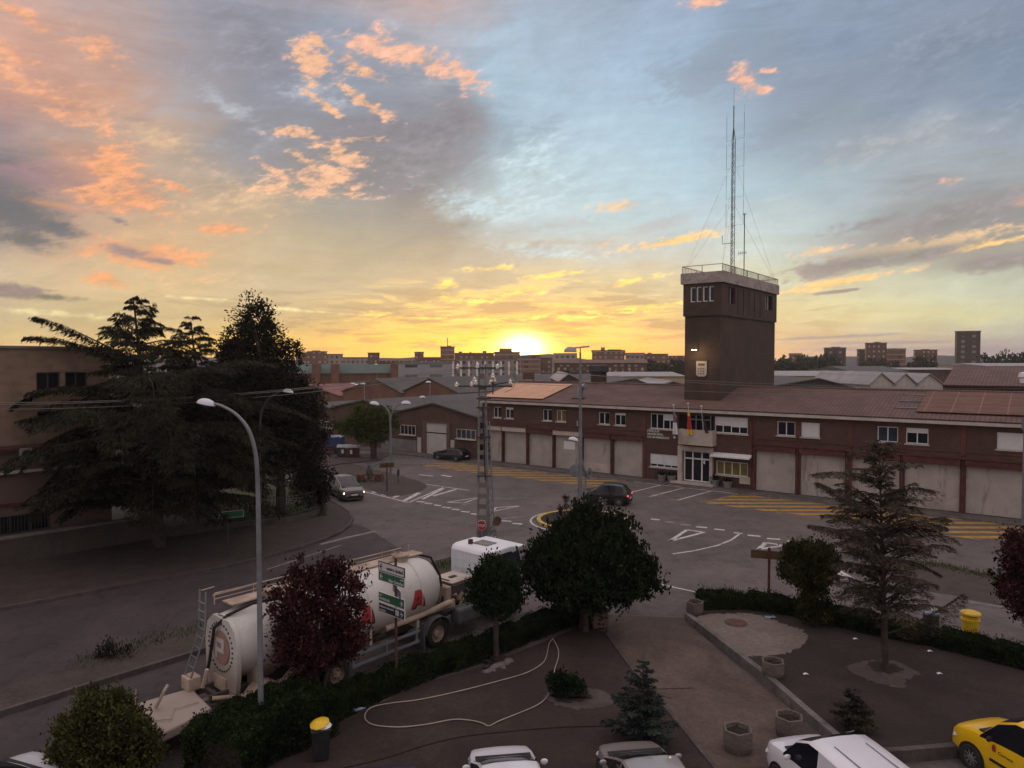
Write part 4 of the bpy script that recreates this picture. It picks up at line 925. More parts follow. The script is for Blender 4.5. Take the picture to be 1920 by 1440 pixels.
rail = rl.build('railing', M['galv'], T)
ms = MB()
for (xa, ya, xb, yb2) in ((TW+.2,-.2,TW+.2,TD+.2),(-.2,-.2,-.2,TD+.2)):
    n = 46
    for q in range(n+1): f = q/n; ms.tube([(xa+(xb-xa)*f, ya+(yb2-ya)*f, zc1),(xa+(xb-xa)*f, ya+(yb2-ya)*f, zrail-.03)], .02, 3, False)
    for q in range(5): z = zc1+(zrail-zc1)*(q+.5)/5; ms.tube([(xa,ya,z),(xb,yb2,z)], .015, 3, False)
ms.build('mesh_infill', M['metal_dark'], rail)
mb = MB(); mb.box(TW-2.0,TW-.6,TD,TD+.9,ZE,FH(1350,632,ty+TD)[1]); mb.build('flue', M['brick_tower'], T)
mb = MB(); q = lf(1306.5,1325.5,676,706); mb.yprism([(q[0],q[2]+.15),(q[0]+.2,q[2]),(q[1]-.2,q[2]),(q[1],q[2]+.15),(q[1],q[3]),(q[0],q[3])], -.12, -.01); em = mb.build('emblem', M['cream'], T)
mb = MB(); mb.box(q[0]+.18,q[1]-.18,-.16,-.121,q[3]-.45,q[3]-.25)
for i in range(3):
    for j in range(3): mb.box(q[0]+.15+i*.24,q[0]+.28+i*.24,-.15,-.121,q[2]+.22+j*.22,q[2]+.32+j*.22)
mb.build('emblem_relief', M['pink_wall'], em)
mb = MB(); mb.box(q[0]-.05,q[1]+.05,-.2,-.13,q[3]+.01,q[3]+.08); mb.build('emblem_cap', M['dark_red'], em)
lx, lz = FH(1302, 655, ty-.9); L = empty('wall_lamp', LW(lx, ty-.01, lz), ANG, 'lit lamp on a bracket on the brick tower above its emblem', 'lamp')
mb = MB(); mb.tube([(0,0,-.1),(0,-.5,.1),(0,-.8,.05)], .035, 6); mb.build('bracket', M['metal_dark'], L)
mb = MB(); mb.box(-.2,.2,-1.15,-.75,-.02,.06); mb.build('lamp_shade', M['metal_dark'], L); mb = MB(); mb.box(-.17,.17,-1.12,-.78,-.07,-.022); mb.build('bulb', M['lit'], L)
pl = bpy.data.lights.new('lamp_light', 'POINT'); pl.energy = 60; pl.color = (1,.75,.35); pl.shadow_soft_size = .15; po = bpy.data.objects.new('lamp_light', pl); COL.objects.link(po); po.parent = L; po.location = (0,-1.0,-.3)

# antenna mast
tcx, tcy = tx0+TW*.62, ty + TD*.35
def col_at(px, base_y, frac_x, frac_y):
    return None
def on_tower(px, yy):   # roof point of the tower on photo column px at station depth yy
    return FH(px, 505, yy)[0], yy
mx, my = on_tower(1373, ty+TD*.38); W0 = LW(mx, my, zc1)
def zat(w, py): d = ray(960 + F*w.x/w.y, py); return HC + d.z/d.y*w.y
ZT = zat(W0, 165) ; ZL = zat(W0, 262)
AM = empty('antenna_mast', W0, ANG, 'tall lattice radio mast with folded dipoles standing on the brick tower', 'antenna')
mb = MB(); r = .2; legs = [(r*math.cos(a), r*math.sin(a)) for a in (0, 2.09, 4.19)]; h = ZL - zc1
for x, y in legs: mb.tube([(x,y,0),(x*.85,y*.85,h),(0,0,h+1.2)], .032, 5)
nz = int(h/.42)
for i in range(nz):
    for j in range(3):
        a, b = legs[j], legs[(j+1)%3]; mb.tube([(a[0],a[1],i*.42),(b[0],b[1],(i+(1 if i%2 else 0))*.42)], .016, 3, False); mb.tube([(a[0],a[1],i*.42),(b[0],b[1],i*.42+.42)], .014, 3, False)
mb.build('lattice', M['metal_dark'], AM)
mb = MB(); mb.tube([(0,0,h),(0,0,h+3.2)], .045, 6); mb.tube([(0,0,h+3.2),(0,0,ZT-zc1)], .012, 5); mb.build('whip', M['metal_dark'], AM)
for py in (262,315,371,424):
    zz = zat(W0, py)-zc1; mb = MB(); mb.tube([(-.75,.2,zz+2.3),(-.75,.2,zz),(.95,.2,zz+.12),(.95,.2,zz+2.5)], .017, 5); mb.tube([(-.75,.2,zz+2.3),(-.75,.2,zz+3.0)], .006, 3); mb.tube([(.95,.2,zz+2.5),(.95,.2,zz+3.2)], .006, 3); mb.build('dipole', M['metal_dark'], AM)
zz = zat(W0, 455)-zc1; mb = MB(); mb.tube([(.1,.2,zz),(-1.1,.2,zz),(-1.1,.2,zz+.8)], .03, 5); mb.build('bracket', M['metal_dark'], AM)
for gx, gy, gz in ((-.5-mx+tx0+.5, -my+ty, 0), (tx1-mx, -my+ty+.2, 0), (tx1-mx, ty+TD-my, 0)):
    mb = MB(); mb.tube([(0,0,h*.86),(gx,gy,.3)], .009, 3); mb.build('guy_wire', M['metal'], AM); mb = MB(); mb.tube([(0,0,h*.55),(gx,gy,.3)], .009, 3); mb.build('guy_wire', M['metal'], AM)
mx, my = on_tower(1395, ty+TD*.5); W1 = LW(mx, my, zc1); A2 = empty('antenna_pole', W1, ANG, 'thin antenna pole with a small aerial beside the lattice mast', 'antenna')
zt_ = zat(W1, 402)-zc1; mb = MB(); mb.tube([(0,0,0),(0,0,zt_)], .045, 6); mb.lathe([(.02,zt_),(.2,zt_+.03),(.02,zt_+.1)], 8); mb.build('pole', M['metal_dark'], A2)
za = zat(W1, 474)-zc1; mb = MB(); mb.tube([(-.6,0,za),(.25,0,za)], .025, 4)
for q in range(5): mb.tube([(-.55+q*.18,0,za-.22),(-.55+q*.18,0,za+.22)], .015, 3)
mb.build('aerial', M['metal_dark'], A2)

# ================================================================== warehouses in the frame of the station
def shed(label, pl, pa, pr, ya, ye, y0, dep, roof, wall, z_l=None, name='warehouse', group=None, dz=0):
    xl, xa, xr = FH(pl, ye, y0)[0], FH(pa, ya, y0)[0], FH(pr, ye, y0)[0]
    za = FH(pa, ya, y0)[1]; ze = z_l if z_l is not None else FH(pr, ye, y0)[1]
    t = empty(name, LW(xl, y0, 0), ANG, label, 'warehouse', group); w = xr-xl; a = xa-xl
    mb = MB(); mb.yprism([(0,-1),(w,-1),(w,ze),(a,za),(0,ze)], 0, dep); mb.build('wall', M[wall], t)
    for k, (p, q) in enumerate((((-.3,ze-.1),(a,za)),((a,za),(w+.3 if k_last else w-.02,ze-.1)))):
        mb = MB(); mb.yprism([p,q,(q[0],q[1]+.16),(p[0],p[1]+.16)], -.35, dep+.2); mb.build('roof', M[roof], t)
    return t, xl
k_last = False
sA, xA = shed('brown brick gabled warehouse with a tall cream door left of the fire station', 745, 815, 900, 757, 782.5, .35, 34, 'grey_roof', 'brick_shed')
def srect(x0, x1, y0, y1, xl, yy=.35): a = rect(x0, x1, y0, y1, yy); return a[0]-xl, a[1]-xl, a[2], a[3]
q = srect(800.5,839,793,851,xA); mb = MB(); mb.box(q[0],q[1],-.06,-.002,0,q[3]); dr = mb.build('door', M['shutter_pale'], sA)
mb = MB(); zz = q[2]+(q[3]-q[2])*.66; mb.box(q[0]+.02,q[1]-.02,-.08,-.061,zz,zz+.12); mb.build('gap', M['black'], dr)
mb = MB(); mb.box(q[0]-.55,q[0]-.02,-.2,-.002,0,q[3]+.1); mb.box(q[1]+.02,q[1]+.5,-.2,-.002,0,q[3]+.1); mb.box(q[0]-.02,q[1]+.02,-.2,-.002,q[3]+.002,q[3]+.1); mb.build('door_frame', M['pink_wall'], sA)
for a, b, c, d in ((783,790,820,849),(845,852,825,850)): q = srect(a,b,c,d,xA); mb = MB(); mb.box(q[0],q[1],-.05,-.002,.1,q[3]); mb.build('door', M['shutter_pale'], sA)
for a, b, c, d in ((752,780,797,815),(857,893,805,823)):
    q = srect(a,b,c,d,xA); q = [q[0],q[1],q[2],q[3]]; window(sA, *q, y=-.09, panes=4, glass='glass_blue' if a > 800 else 'glass', frame='cream')
q = srect(716,782,836,850,xA); mb = MB(); mb.box(q[0],q[1],-.09,-.003,0,1.5); mb.build('plinth', M['concrete'], sA)
mb = MB(); x_, z_ = srect(815,860,757,783,xA)[0], 0
sB, xB = shed('brown brick gabled warehouse behind the bright green street tree', 627, 685, 744.5, 751, 770, .35, 30, 'grey_roof', 'brick_shed')
q = srect(600,624,793,802,xB)
sC, xC = shed('brown brick gabled warehouse partly hidden by the dark conifers, with pale windows', 540, 585, 626.5, 757, 766, .35, 30, 'grey_roof', 'brick_shed')
q = srect(598,624,790,802,xC); window(sC, *q, y=-.09, panes=5, frame='cream')
# translucent strips on the sheds, and the second row
shed('brick gabled hall with a dull red roof and two white roof strips', 520, 578, 642, 722, 743, 40, 60, 'red_roof', 'brick_orange')
shed('orange brick gabled hall behind the double street lamp, grey roof', 642.5, 705, 757, 711, 738, 40, 60, 'grey_roof', 'brick_orange')
k_last = True
shed('orange brick gabled hall nearest the utility pole, grey roof', 757.5, 807, 860, 710.5, 737, 40, 60, 'grey_roof', 'brick_orange'); k_last = False
D_ = bpy.data.objects['warehouse.003']
for o, xs in ((D_, (.3,.55)),):
    for f in xs:
        # white translucent strips lying on the right slope
        rm = [c for c in o.children if c.name.startswith('roof')][1]; vs = [v.co.copy() for v in rm.data.vertices]
        x0_, z0_ = min((v.x, v.z) for v in vs); a, z1_, w, z2_ = vs[3].x, vs[3].z, vs[2].x, vs[2].z
        lo = min(vs, key=lambda v: v.x); hi = max(vs, key=lambda v: v.x); xl_, xr_ = lo.x, hi.x; zl_ = max(v.z for v in vs if abs(v.x-xl_) < .01); zr_ = max(v.z for v in vs if abs(v.x-xr_) < .01)
        yy = 4 + 26*f; mb = MB(); mb.add([(xl_,yy,zl_+.03),(xr_,yy,zr_+.03),(xr_,yy+1.3,zr_+.03),(xl_,yy+1.3,zl_+.03)], [(0,1,2,3)]); mb.build('roof_strip', M['white'], o)

# ================================================================== the town behind
def farb(px0, px1, py, dist, m, label, dep=9, name='apartment_block', cat='building', roof=None, rh=0, group=None, z0=-1, extra=None, rot=None):
    a, b = Q(px0, 690, dist), Q(px1, 690, dist); z = Q((px0+px1)/2, py, dist).z
    if rot is None: rot = -math.atan2((a.x+b.x)/2, dist)*.8
    t = empty(name, ((a.x+b.x)/2, dist, 0), rot, label, cat, group); w = (b.x-a.x)/2*math.cos(rot)
    mb = MB(); mb.box(-w, w, 0, dep, z0, z-rh); mb.build('wall', M[m], t)
    if roof and rh:
        mb = MB(); mb.xprism([(-.6,z-rh),(dep+.6,z-rh),(dep/2,z)], -w-.5, w+.5); mb.build('roof', M[roof], t)
    elif roof: mb = MB(); mb.box(-w-.3, w+.3, -.3, dep+.3, z-.01, z+.5); mb.build('roof', M[roof], t)
    for e in (extra or []):   # (px0, px1, py) roof blocks
        p, q = Q(e[0], 690, dist), Q(e[1], 690, dist); zz = Q(e[0], e[2], dist).z; cx = (a.x+b.x)/2
        mb = MB(); mb.box(p.x-cx, q.x-cx, 2, dep-2, z-.02, zz); mb.build('roof_block', M[m], t)
    return t
g_ = 'apartment blocks on the skyline'
for a in [
 (555,576,662,430,'apt_a','brown brick apartment block at the far left of the skyline, beside the dark conifers'),
 (576.5,612,660,432,'apt_a','wide brick apartment block with flat top, second from the left on the skyline'),
 (612.5,642,665,436,'apt_c','pale sided apartment block, third from the left on the skyline'),
 (643,690,671,470,'apt_c','low pale building between brick blocks on the left skyline'),
 (690,711,662.5,420,'apt_d','narrow brick tower block standing left of the long brown row'),
 (711.5,778,672,440,'apt_d','long low brown row of flats above the grey building'),
 (777.5,794,661,445,'apt_a','narrow brick tower block right of the long brown row'),
 (794.5,826,671,446,'apt_d','low brown block left of the square brick tower with an aerial'),
 (826,852,651,450,'apt_b','square brick tower block with an aerial on its roof, left of the sun',),
 (852.5,926,663,470,'apt_a','long brick row of flats with chimneys directly left of the sun'),
 (857,968,674,330,'apt_c','cream apartment row with tall white stair strips behind the utility pole'),
 (927,975,661,440,'apt_b','stepped orange brick block directly under the setting sun'),
 (976,1012,668,420,'apt_b','orange glowing block immediately right of the sun'),
 (1013,1035,672,425,'apt_a','small brown block between the sun and the domed hall'),
 (1110,1171,656,460,'apt_a','broad brown apartment block rising right of the tall lamp post'),
 (1173,1208,661,455,'apt_c','pale low roofed block right of the broad brown apartments'),
 (1208,1252,664.5,480,'apt_a','brown block low on the skyline near the brick tower'),
 (1252,1290,668,500,'apt_d','dark low block beside the left edge of the brick tower'),
 (1481,1503,662,520,'apt_a','small distant house with a pitched top just right of the brick tower'),
 (1547,1585,653,430,'apt_tower','dark square apartment tower right of the brick tower'),
 (1609,1624,656,450,'apt_tower','low narrow block touching the left side of the tall white striped tower'),
 (1624.5,1661,644,430,'apt_d','tall striped apartment tower in the middle of the right skyline'),
 (1661.5,1697,655,440,'apt_b','pinkish block directly right of the tall striped tower'),
 (1716,1756,657,460,'apt_d','wide low block between the striped tower and the lone tower'),
 (1794,1836,622,400,'apt_tower','lone dark apartment tower with a pitched top at far right')]:
    ex = {826:[(838,846,648)], 852.5:[(860,866,659),(880,884,660),(905,912,658)], 927:[(936,960,653)], 1110:[(1127,1134,651),(1140,1165,655)], 555:[(560,563,659)], 576.5:[(585,600,657)], 1793:[], 1624.5:[(1640,1650,641)],
          1547:[(1560,1575,650)], 1661.5:[(1672,1682,653)], 1208:[(1215,1222,661)], 976:[(990,1000,665)], 1716:[(1730,1742,654.5)]}.get(a[0])
    t = farb(*a, group=None, roof='apt_roof', rh=0 if a[0] not in (1481,711.5,1793,1110,1173) else {1481:1.2,711.5:1.5,1793:2.2,1110:1.5,1173:2}[a[0]], extra=ex)
t = bpy.data.objects['apartment_block.008']; mb = MB(); z = Q(839,649,450).z; mb.tube([(0,5,z-1),(0,5,z+5.5)], .25, 5); mb.build('aerial', M['metal_dark'], t)
t = bpy.data.objects['apartment_block.010']
for k in range(9): mb = MB(); x = -16+k*3.7; mb.box(x,x+.9,-.5,-.02,0,Q(900,675,330).z-.6); mb.build('stair_strip', M['white'], t)
for i, (px, D2) in enumerate(((1799,400),(1812,400),(1830,400))):
    pass
# long grey building and the green roofed one
farb(741, 848, 681, 260, 'grey_wall', 'long pale grey flat roofed building with ribbon windows left of the utility pole', dep=16, name='office_building', roof='concrete')
gr_ = farb(553, 735, 683, 205, 'brick_orange', 'long brick building with a green pitched roof and two brick blocks', dep=14, name='green_roof_building', roof='green_roof', rh=2.6)
for x0, x1 in ((584,598),(618,633),(729,743)):
    p, q2 = Q(x0,690,203), Q(x1,690,203); mb = MB(); mb.box(p.x-gr_.location.x, q2.x-gr_.location.x, -1.5, 4, -1, Q(600,682.5,203).z); mb.build('brick_block', M['brick_orange'], gr_)
# round roofed pale hall and the brown balconied flats
hl = farb(1037, 1082, 662, 400, 'apt_c', 'pale hall with a rounded roof on the skyline beside the tall lamp post', dep=20, name='domed_hall')
mb = MB(); p = Q(1062,660,400); c0 = p.x-hl.location.x; r0 = (Q(1083,660,400).x-Q(1058,660,400).x)/2; mb.lathe([(r0,0),(r0*.95,1.2),(r0*.8,2.2),(r0*.5,3.0),(.1,3.3)], 20, TR(c0+2.4,8,Q(1060,660,400).z-.1)); mb.build('dome', M['metal'], hl, smooth=True)
fl = farb(1039, 1212, 674, 290, 'apt_d', 'long brown brick flats with rows of pale balconies behind the cream hall', dep=15, roof='apt_roof', rh=1.4)
for k in range(12):
    for j in range(3):
        if (k*7+j*3) % 5 == 0: continue
        x = -16.5+k*2.75; mb = MB(); mb.box(x, x+1.2, -.5, -.02, 4.2+j*2.2, 4.9+j*2.2); mb.build('balcony', M['apt_c'], fl)
# low halls on the right and left of the tower
def hall(px0, px1, py, dist, m, label, roof='white_roof', dep=30, rh=1.0, name='industrial_hall', rot=0.0):
    return farb(px0, px1, py, dist, m, label, dep=dep, name=name, cat='warehouse', roof=roof, rh=rh, rot=rot)
hall(1454, 1655, 697, 160, 'cream_wall', 'cream walled hall with a low pale roof right of the brick tower', rh=.9)
hall(1140, 1284, 699, 165, 'cream_wall', 'cream walled hall seen left of the brick tower', rh=.8)
hall(1600, 1702, 687, 215, 'concrete', 'dark grey roofed hall beyond the white halls on the right', roof='grey_roof', rh=1.6)
hall(1702.5, 1805, 690, 225, 'brick_shed', 'brown walled hall with a pale roof edge below the lone tower', rh=.5)
hall(1850, 1990, 681, 260, 'cream_wall', 'pale low hall at the right edge before the conifers')
hall(976, 1075, 704, 170, 'concrete', 'low concrete hall below the domed building', roof='grey_roof', rh=.8)
def gab(px0, pa, px1, ya, ye, dist, dep, roof, wall, label, rot=0):
    a, b, c = Q(px0, ye, dist), Q(pa, ya, dist), Q(px1, ye, dist)
    t = empty('gabled_hall', (a.x, dist, 0), rot, label, 'warehouse'); w, m_ = c.x-a.x, b.x-a.x
    mb = MB(); mb.yprism([(0,-1),(w,-1),(w,c.z),(m_,b.z),(0,c.z)], 0, dep); mb.build('wall', M[wall], t)
    for p, q in (((-.3,c.z-.1),(m_,b.z)),((m_,b.z),(w+.3,c.z-.1))):
        mb = MB(); mb.yprism([p,q,(q[0],q[1]+.2),(p[0],p[1]+.2)], -.3, dep); mb.build('roof', M[roof], t)
    return t
gab(1400, 1535, 1618, 711, 733, 112, 26, 'grey_roof', 'grey_roof', 'grey low gabled roof just behind the station ridge right of the tower')
for k, (a, b, c, lb) in enumerate(((1632,1652,1676,'first white gabled hall from the left behind the station ridge'),(1676.5,1697,1718,'second white gabled hall from the left behind the station ridge'),(1718.5,1742,1768,'third white gabled hall from the left, beside the big brown tiled roof'))):
    gab(a, b, c, 700 + k, 722, 125, 24, 'white_roof', 'fascia', lb)
gab(1050, 1066, 1092, 702, 716, 130, 30, 'white_roof', 'grey_roof', 'small grey gabled hall with a white roof left of the station chimney')
gab(1093, 1190, 1228, 711.5, 727, 118, 22, 'grey_roof', 'concrete', 'wide grey gabled roof between the chimney and the brick tower')
gab(1222, 1262, 1310, 716, 728, 114, 22, 'white_roof', 'grey_roof', 'small grey gabled hall with a white verge touching the brick tower')
# the large tiled roof at the right, behind the station
bt = empty('tiled_warehouse', LW(FX(1772, 20), 17, 0), ANG, 'warehouse with a large brown tiled roof behind the station at the right edge', 'warehouse')
zr1 = FH(1850, 690, 26)[1]; ze1 = FH(1850, 726, 17)[1]
mb = MB(); mb.box(0, 46, .4, 18, -1, ze1); mb.build('wall', M['brick_shed'], bt)
L_ = math.hypot(9, zr1-ze1); aa = math.atan2(zr1-ze1, 9)
for sgn in (1,-1):
    mb = MB(); mb.box(0, 46, 0, L_, 0, .15) if sgn == 1 else mb.box(0, 46, -L_, 0, 0, .15); o = mb.build('roof', M['tile'], bt); o.location = (0, 0 if sgn == 1 else 18, ze1); o.rotation_euler = (aa*sgn,0,0)
for x, y in ((6,1.0),(9,2.2)): mb = MB(); mb.lathe([(.25,0),(.25,.5),(.38,.55),(.3,.9),(.05,1.0)], 12, TR(x, y*1.5, ze1+.1+y*1.5*(zr1-ze1)/9)); mb.build('vent_cap', M['white'], bt, smooth=True)
# rusty tank on the roofs
p = Q(991, 706, 150); t = empty('roof_tank', (p.x,150,0), 0, 'rusty box tank standing above the low roofs under the sun', 'tank'); z0_, z1_ = Q(991,714,150).z, Q(991,697.5,150).z
mb = MB(); mb.box(-1.25,1.25,-.8,.8,z0_+.4,z1_); mb.build('tank', M['rust'], t, bevel=.15); mb = MB()
for x in (-1,1):
    for y in (-.6,.6): mb.tube([(x,y,0),(x,y,z0_+.45)], .1, 5)
mb.build('legs', M['rust'], t)
# wooded belts and the tree lines: too many crowns to count
def belt(px0, px1, ytop, ybase, dist, dep, n, label, pointy=.5, leaf=1.5, name='wood'):
    lobes = []; a, b = Q(px0,ytop,dist).x, Q(px1,ytop,dist).x; x = a; zt = Q(px0,ytop,dist).z
    while x < b:
        hh = zt*(.72+.35*random.random()); r = 2.2+2.2*random.random(); pw = random.random() < pointy
        lobes.append((x, dist+dep*random.random(), hh*.52, r*(.55 if pw else 1.1), r, hh*.52)); x += r*.75
    p, d = blob_pts(lobes, n, 1.3, n//14, .3); p[:,2] = np.abs(p[:,2])
    o = leaf_mesh(name, p, leaf, leaf*.6, M['far_wood'], None, dirs=d); return tag(o, label, 'trees', None, 'stuff')
belt(1216, 1284, 672, 703, 300, 30, 9000, 'dark green wood left of the brick tower below the skyline', .3)
belt(1452, 1800, 668, 700, 330, 60, 26000, 'dark tree belt along the right skyline under the apartment towers', .6)
belt(1060, 1118, 694, 704, 240, 20, 2600, 'low green bushes before the brown flats', .1)
belt(1500, 1610, 680, 700, 260, 30, 7000, 'nearer clump of dark trees behind the cream hall', .5)
for i in range(13):
    px = 1846 + i*8.5 + random.uniform(-2,2); D2 = 300 + 25*random.random(); b0 = Q(px,690,D2); h = Q(px, 652+9*random.random(), D2).z
    t = empty('poplar', (b0.x, D2, 0), 0, 'dark upright tree in the row at the right end of the skyline', 'tree', 'row of dark trees at the right skyline')
    p, d = blob_pts([(0,0,h*.3,2.4,2.4,h*.3),(0,0,h*.62,1.7,1.7,h*.34)], 900, .9, 60, .2); leaf_mesh('crown', p, 1.1, .6, M['far_wood'], t, dirs=d)
    mb = MB(); mb.tube([(0,0,0),(0,0,h*.5)], .25, 5); mb.build('trunk', M['bark'], t)
# low hills far away
mb = MB(); N = 90; pts = []
for i in range(N+1): x = -1250+i*27.8; pts.append((x, 15.5+4*math.sin(i*.31)+2.6*math.sin(i*.83+1)+1.5*math.sin(i*1.9)-1.5*(i>40)))
vs = [(x, 1000, -1) for x, h in pts] + [(x, 1060, h) for x, h in pts] + [(x, 1300, -1) for x, h in pts]; n = N+1
mb.add(vs, [(i,i+1,n+i+1,n+i) for i in range(N)] + [(n+i,n+i+1,2*n+i+1,2*n+i) for i in range(N)]); tag(mb.build('hills', M['hill'], smooth=True), kind='structure')

# ================================================================== the left building, its wall and railing
B0 = P(0, 1065); B1 = P(290, 1013); EB = (B1-B0).normalized(); NB = Vector((-EB.y, EB.x, 0)); ANB = math.atan2(EB.y, EB.x)
def BH(px, py, y=0.0):
    d = ray(px, py); o = Vector((0,0,HC)) - B0; t = (y - o.dot(NB))/d.dot(NB); q = o+d*t; return q.dot(EB), q.z
def BW(x, y, z=0): return B0 + EB*x + NB*y + Vector((0,0,z))
SB = 1.2
BL = empty('left_building', BW(0,SB,0), ANB, 'flat roofed ochre and pink building behind the large cedar on the left', 'building')
xe = BH(205, 690, SB)[0]; zt_ = BH(60, 653.5, SB)[1]; zm = BH(20, 836, SB)[1]
def brect(a, b, c, d, y=SB): return BH(a,(c+d)/2,y)[0], BH(b,(c+d)/2,y)[0], BH((a+b)/2,d,y)[1], BH((a+b)/2,c,y)[1]
h1, h2 = brect(68,113,698,734), brect(122,164,698,731); h2 = (h2[0],h2[1],h1[2],h1[3])
h3 = brect(70,140,770,800)
hs = [h1,h2,h3]
mb = MB(); wall_holes(mb, -30, xe, zm, zt_, hs, 0, .3); mb.add([(xe,0,zm),(xe,16,zm),(xe,16,zt_),(xe,0,zt_)], [(0,1,2,3)]); mb.add([(-30,0,zt_),(xe,0,zt_),(xe,16,zt_),(-30,16,zt_)], [(0,1,2,3)]); mb.add([(-30,16,zm),(xe,16,zm),(xe,16,zt_),(-30,16,zt_)], [(3,2,1,0)]); mb.build('upper_wall', M['ochre_wall'], BL)
mb = MB(); mb.box(-30.1,xe+.1,-.12,16.1,zt_+.002,zt_+.14); mb.build('coping', M['concrete'], BL)
for h in hs:
    window(BL, *h, y=.12, panes=2, frame='metal_dark', glass='glass', sill=False)
h4 = brect(-60,95,968,1003)
mb = MB(); wall_holes(mb, -30, xe, 0, zm-.002, [h4], .05, .3); mb.add([(xe,.05,0),(xe,16,0),(xe,16,zm),(xe,.05,zm)], [(0,1,2,3)]); mb.build('lower_wall', M['pink_wall'], BL)
w_ = window(BL, *h4, y=.18, panes=4, frame='metal_dark', sill=False); mb = MB(); x = h4[0]
while x < h4[1]: mb.tube([(x,.08,h4[2]),(x,.08,h4[3])], .02, 4, False); x += .16
mb.build('bars', M['metal_dark'], w_)
for za, mm, d in ((zm-.28,'dark_red',.3),(BH(20,888,SB)[1],'fascia',.22),(BH(20,948,SB)[1],'dark_red',.12)): mb = MB(); mb.box(-30,xe+.02,-d,.049,za,za+.14); mb.build('ledge', M[mm], BL)
for a, b, c, d in ((33,56,836,852),(70,93,842,860)):
    q = brect(a,b,c,d); mb = MB(); mb.box(q[0],q[1],-.5,-.13,q[2]-.2,q[3]-.1); ac = mb.build('air_conditioner', M['concrete'], BL, bevel=.04); mb = MB(); mb.lathe([(.22,0),(.22,.03)], 14, TR((q[0]+q[1])/2,-.501,(q[2]+q[3])/2-.15,PI/2)); mb.build('fan', M['metal_dark'], ac)
GW = empty('garden_wall', B0, ANB, 'long pale plastered street wall at the foot of the left building', 'wall')
xg = BH(292, 1000)[0]; zw = 1.45
mb = MB(); mb.box(-30, xg, 0, .3, 0, zw); mb.build('wall', M['plinth'], GW); mb = MB(); mb.box(-30.02, xg+.04, -.05, .35, zw+.002, zw+.12); mb.build('coping', M['concrete'], GW)
for px in (98,118,202): x = BH(px, 1040)[0]; mb = MB(); mb.box(x-.03,x+.03,-.012,-.002,0,zw); mb.build('joint', M['metal_dark'], GW)
fp = [BW(xg+.1,.15), *PP([(330,1009),(400,998),(470,990),(535,985),(585,973),(610,957),(612,944),(603,932)])]
FN = empty('iron_fence', fp[0], 0, 'dark iron bar fence on a low kerb wall curving round the corner lawn', 'fence')
rel = [p - fp[0] for p in fp]
mb = MB(); ribbon(mb, rel, .25, 0, .5); mb.build('base_wall', M['kerb_dark'], FN)
mb = MB(); bars = MB()
for i in range(len(rel)-1):
    a, b = rel[i], rel[i+1]; L = (b-a).length; n = max(2, int(L/.22))
    mb.tube([(a.x,a.y,1.85),(b.x,b.y,1.85)], .025, 4); mb.tube([(a.x,a.y,.7),(b.x,b.y,.7)], .02, 4)
    for k in range(n): p = a.lerp(b, k/n); bars.tube([(p.x,p.y,.5),(p.x,p.y,2.0)], .014, 4, False)
mb.build('rail', M['metal_dark'], FN); bars.build('bars', M['metal_dark'], FN)
for p in rel[::2]: c = MB(); c.tube([(p.x,p.y,.5),(p.x,p.y,2.1)], .05, 6); c.build('post', M['metal_dark'], FN)
# blue skip, bins and clutter under the green tree on the far side
p = P(617, 853); t = empty('skip_container', p, .05, 'long dark blue container standing on the far pavement beside the green tree', 'container')
s_ = p.y/F; wd = 46*s_; mb = MB(); mb.box(-wd/2,wd/2,0,2.2,.9,2.0); mb.build('body', M['blue'], t, bevel=.05); mb = MB(); mb.box(-wd/2-.02,wd/2+.02,-.04,2.24,1.98,2.1); mb.build('rim', M['blue_pale'], t)
mb = MB(); mb.box(-wd/2+.2,wd/2-.3,.1,2.1,.35,.89); mb.build('chassis', M['rust'], t)
for x in (-wd*.35,wd*.3):
    mb = MB(); mb.lathe([(.33,-.12),(.36,0),(.33,.12)], 12, TR(x,.05,.36,PI/2)); mb.build('wheel', M['rubber'], t)
for i, (px, py, m_, lb) in enumerate(((646,857,'metal_dark','dark green waste container left of the pair under the green tree'),(661,858,'rust','brownish waste container right of the pair under the green tree'))):
    p = P(px, py); t = empty('waste_container', p, .1*i, lb, 'waste container', None); mb = MB(); mb.xprism([(-.5,.15),(.5,.15),(.6,1.15),(-.6,1.15)], -.75,.75); mb.build('body', M[m_], t, bevel=.05)
    mb = MB(); mb.xprism([(-.62,1.16),(.62,1.16),(.5,1.4),(-.3,1.45)], -.78,.78); mb.build('lid', M['metal'], t, bevel=.04); mb = MB(); mb.box(-.2,.05,-.64,-.62,.5,.95); mb.build('sticker', M['white'], t)

# ================================================================== trees
cedp = lambda u: (1-u)**.75*(.55+.6*min(1,u*3))
c0 = P(300, 1028); Hc = HC + (676-548)/F*c0.y
def pz(px, py, y): return Q(px, py, y)
cx = c0.x; 
ex = []
def limb(px0, py0, px1, py1, dep=0, dr=.18, rs=.35):   # explicit limb from the trunk to a tip seen in the photo
    y = c0.y + dep; s = Q(px0, py0, c0.y); e = Q(px1, py1, y)
    d = e - s; L = math.hypot(d.x, d.y); a = math.atan2(d.y, d.x); rise_end = d.z/L
    ex.append((s.z, a, L, rs, rs*math.sin(PI*.55) - rise_end))
for q in [(285,700,70,636,-2),(285,690,88,598,-1),(290,760,48,765,-3),(290,820,60,880,-3),(290,850,90,925,-2),(300,740,400,665,3),(300,640,330,575,-1),(300,760,470,700,-4),(300,800,500,760,-4),(300,850,520,840,-5),(300,900,480,905,-5),(300,900,395,960,-5),(300,870,150,930,-5),(300,820,250,850,-9),(300,760,330,790,-9),(300,840,360,880,-9),(260,655,215,600,0)]: limb(*q)
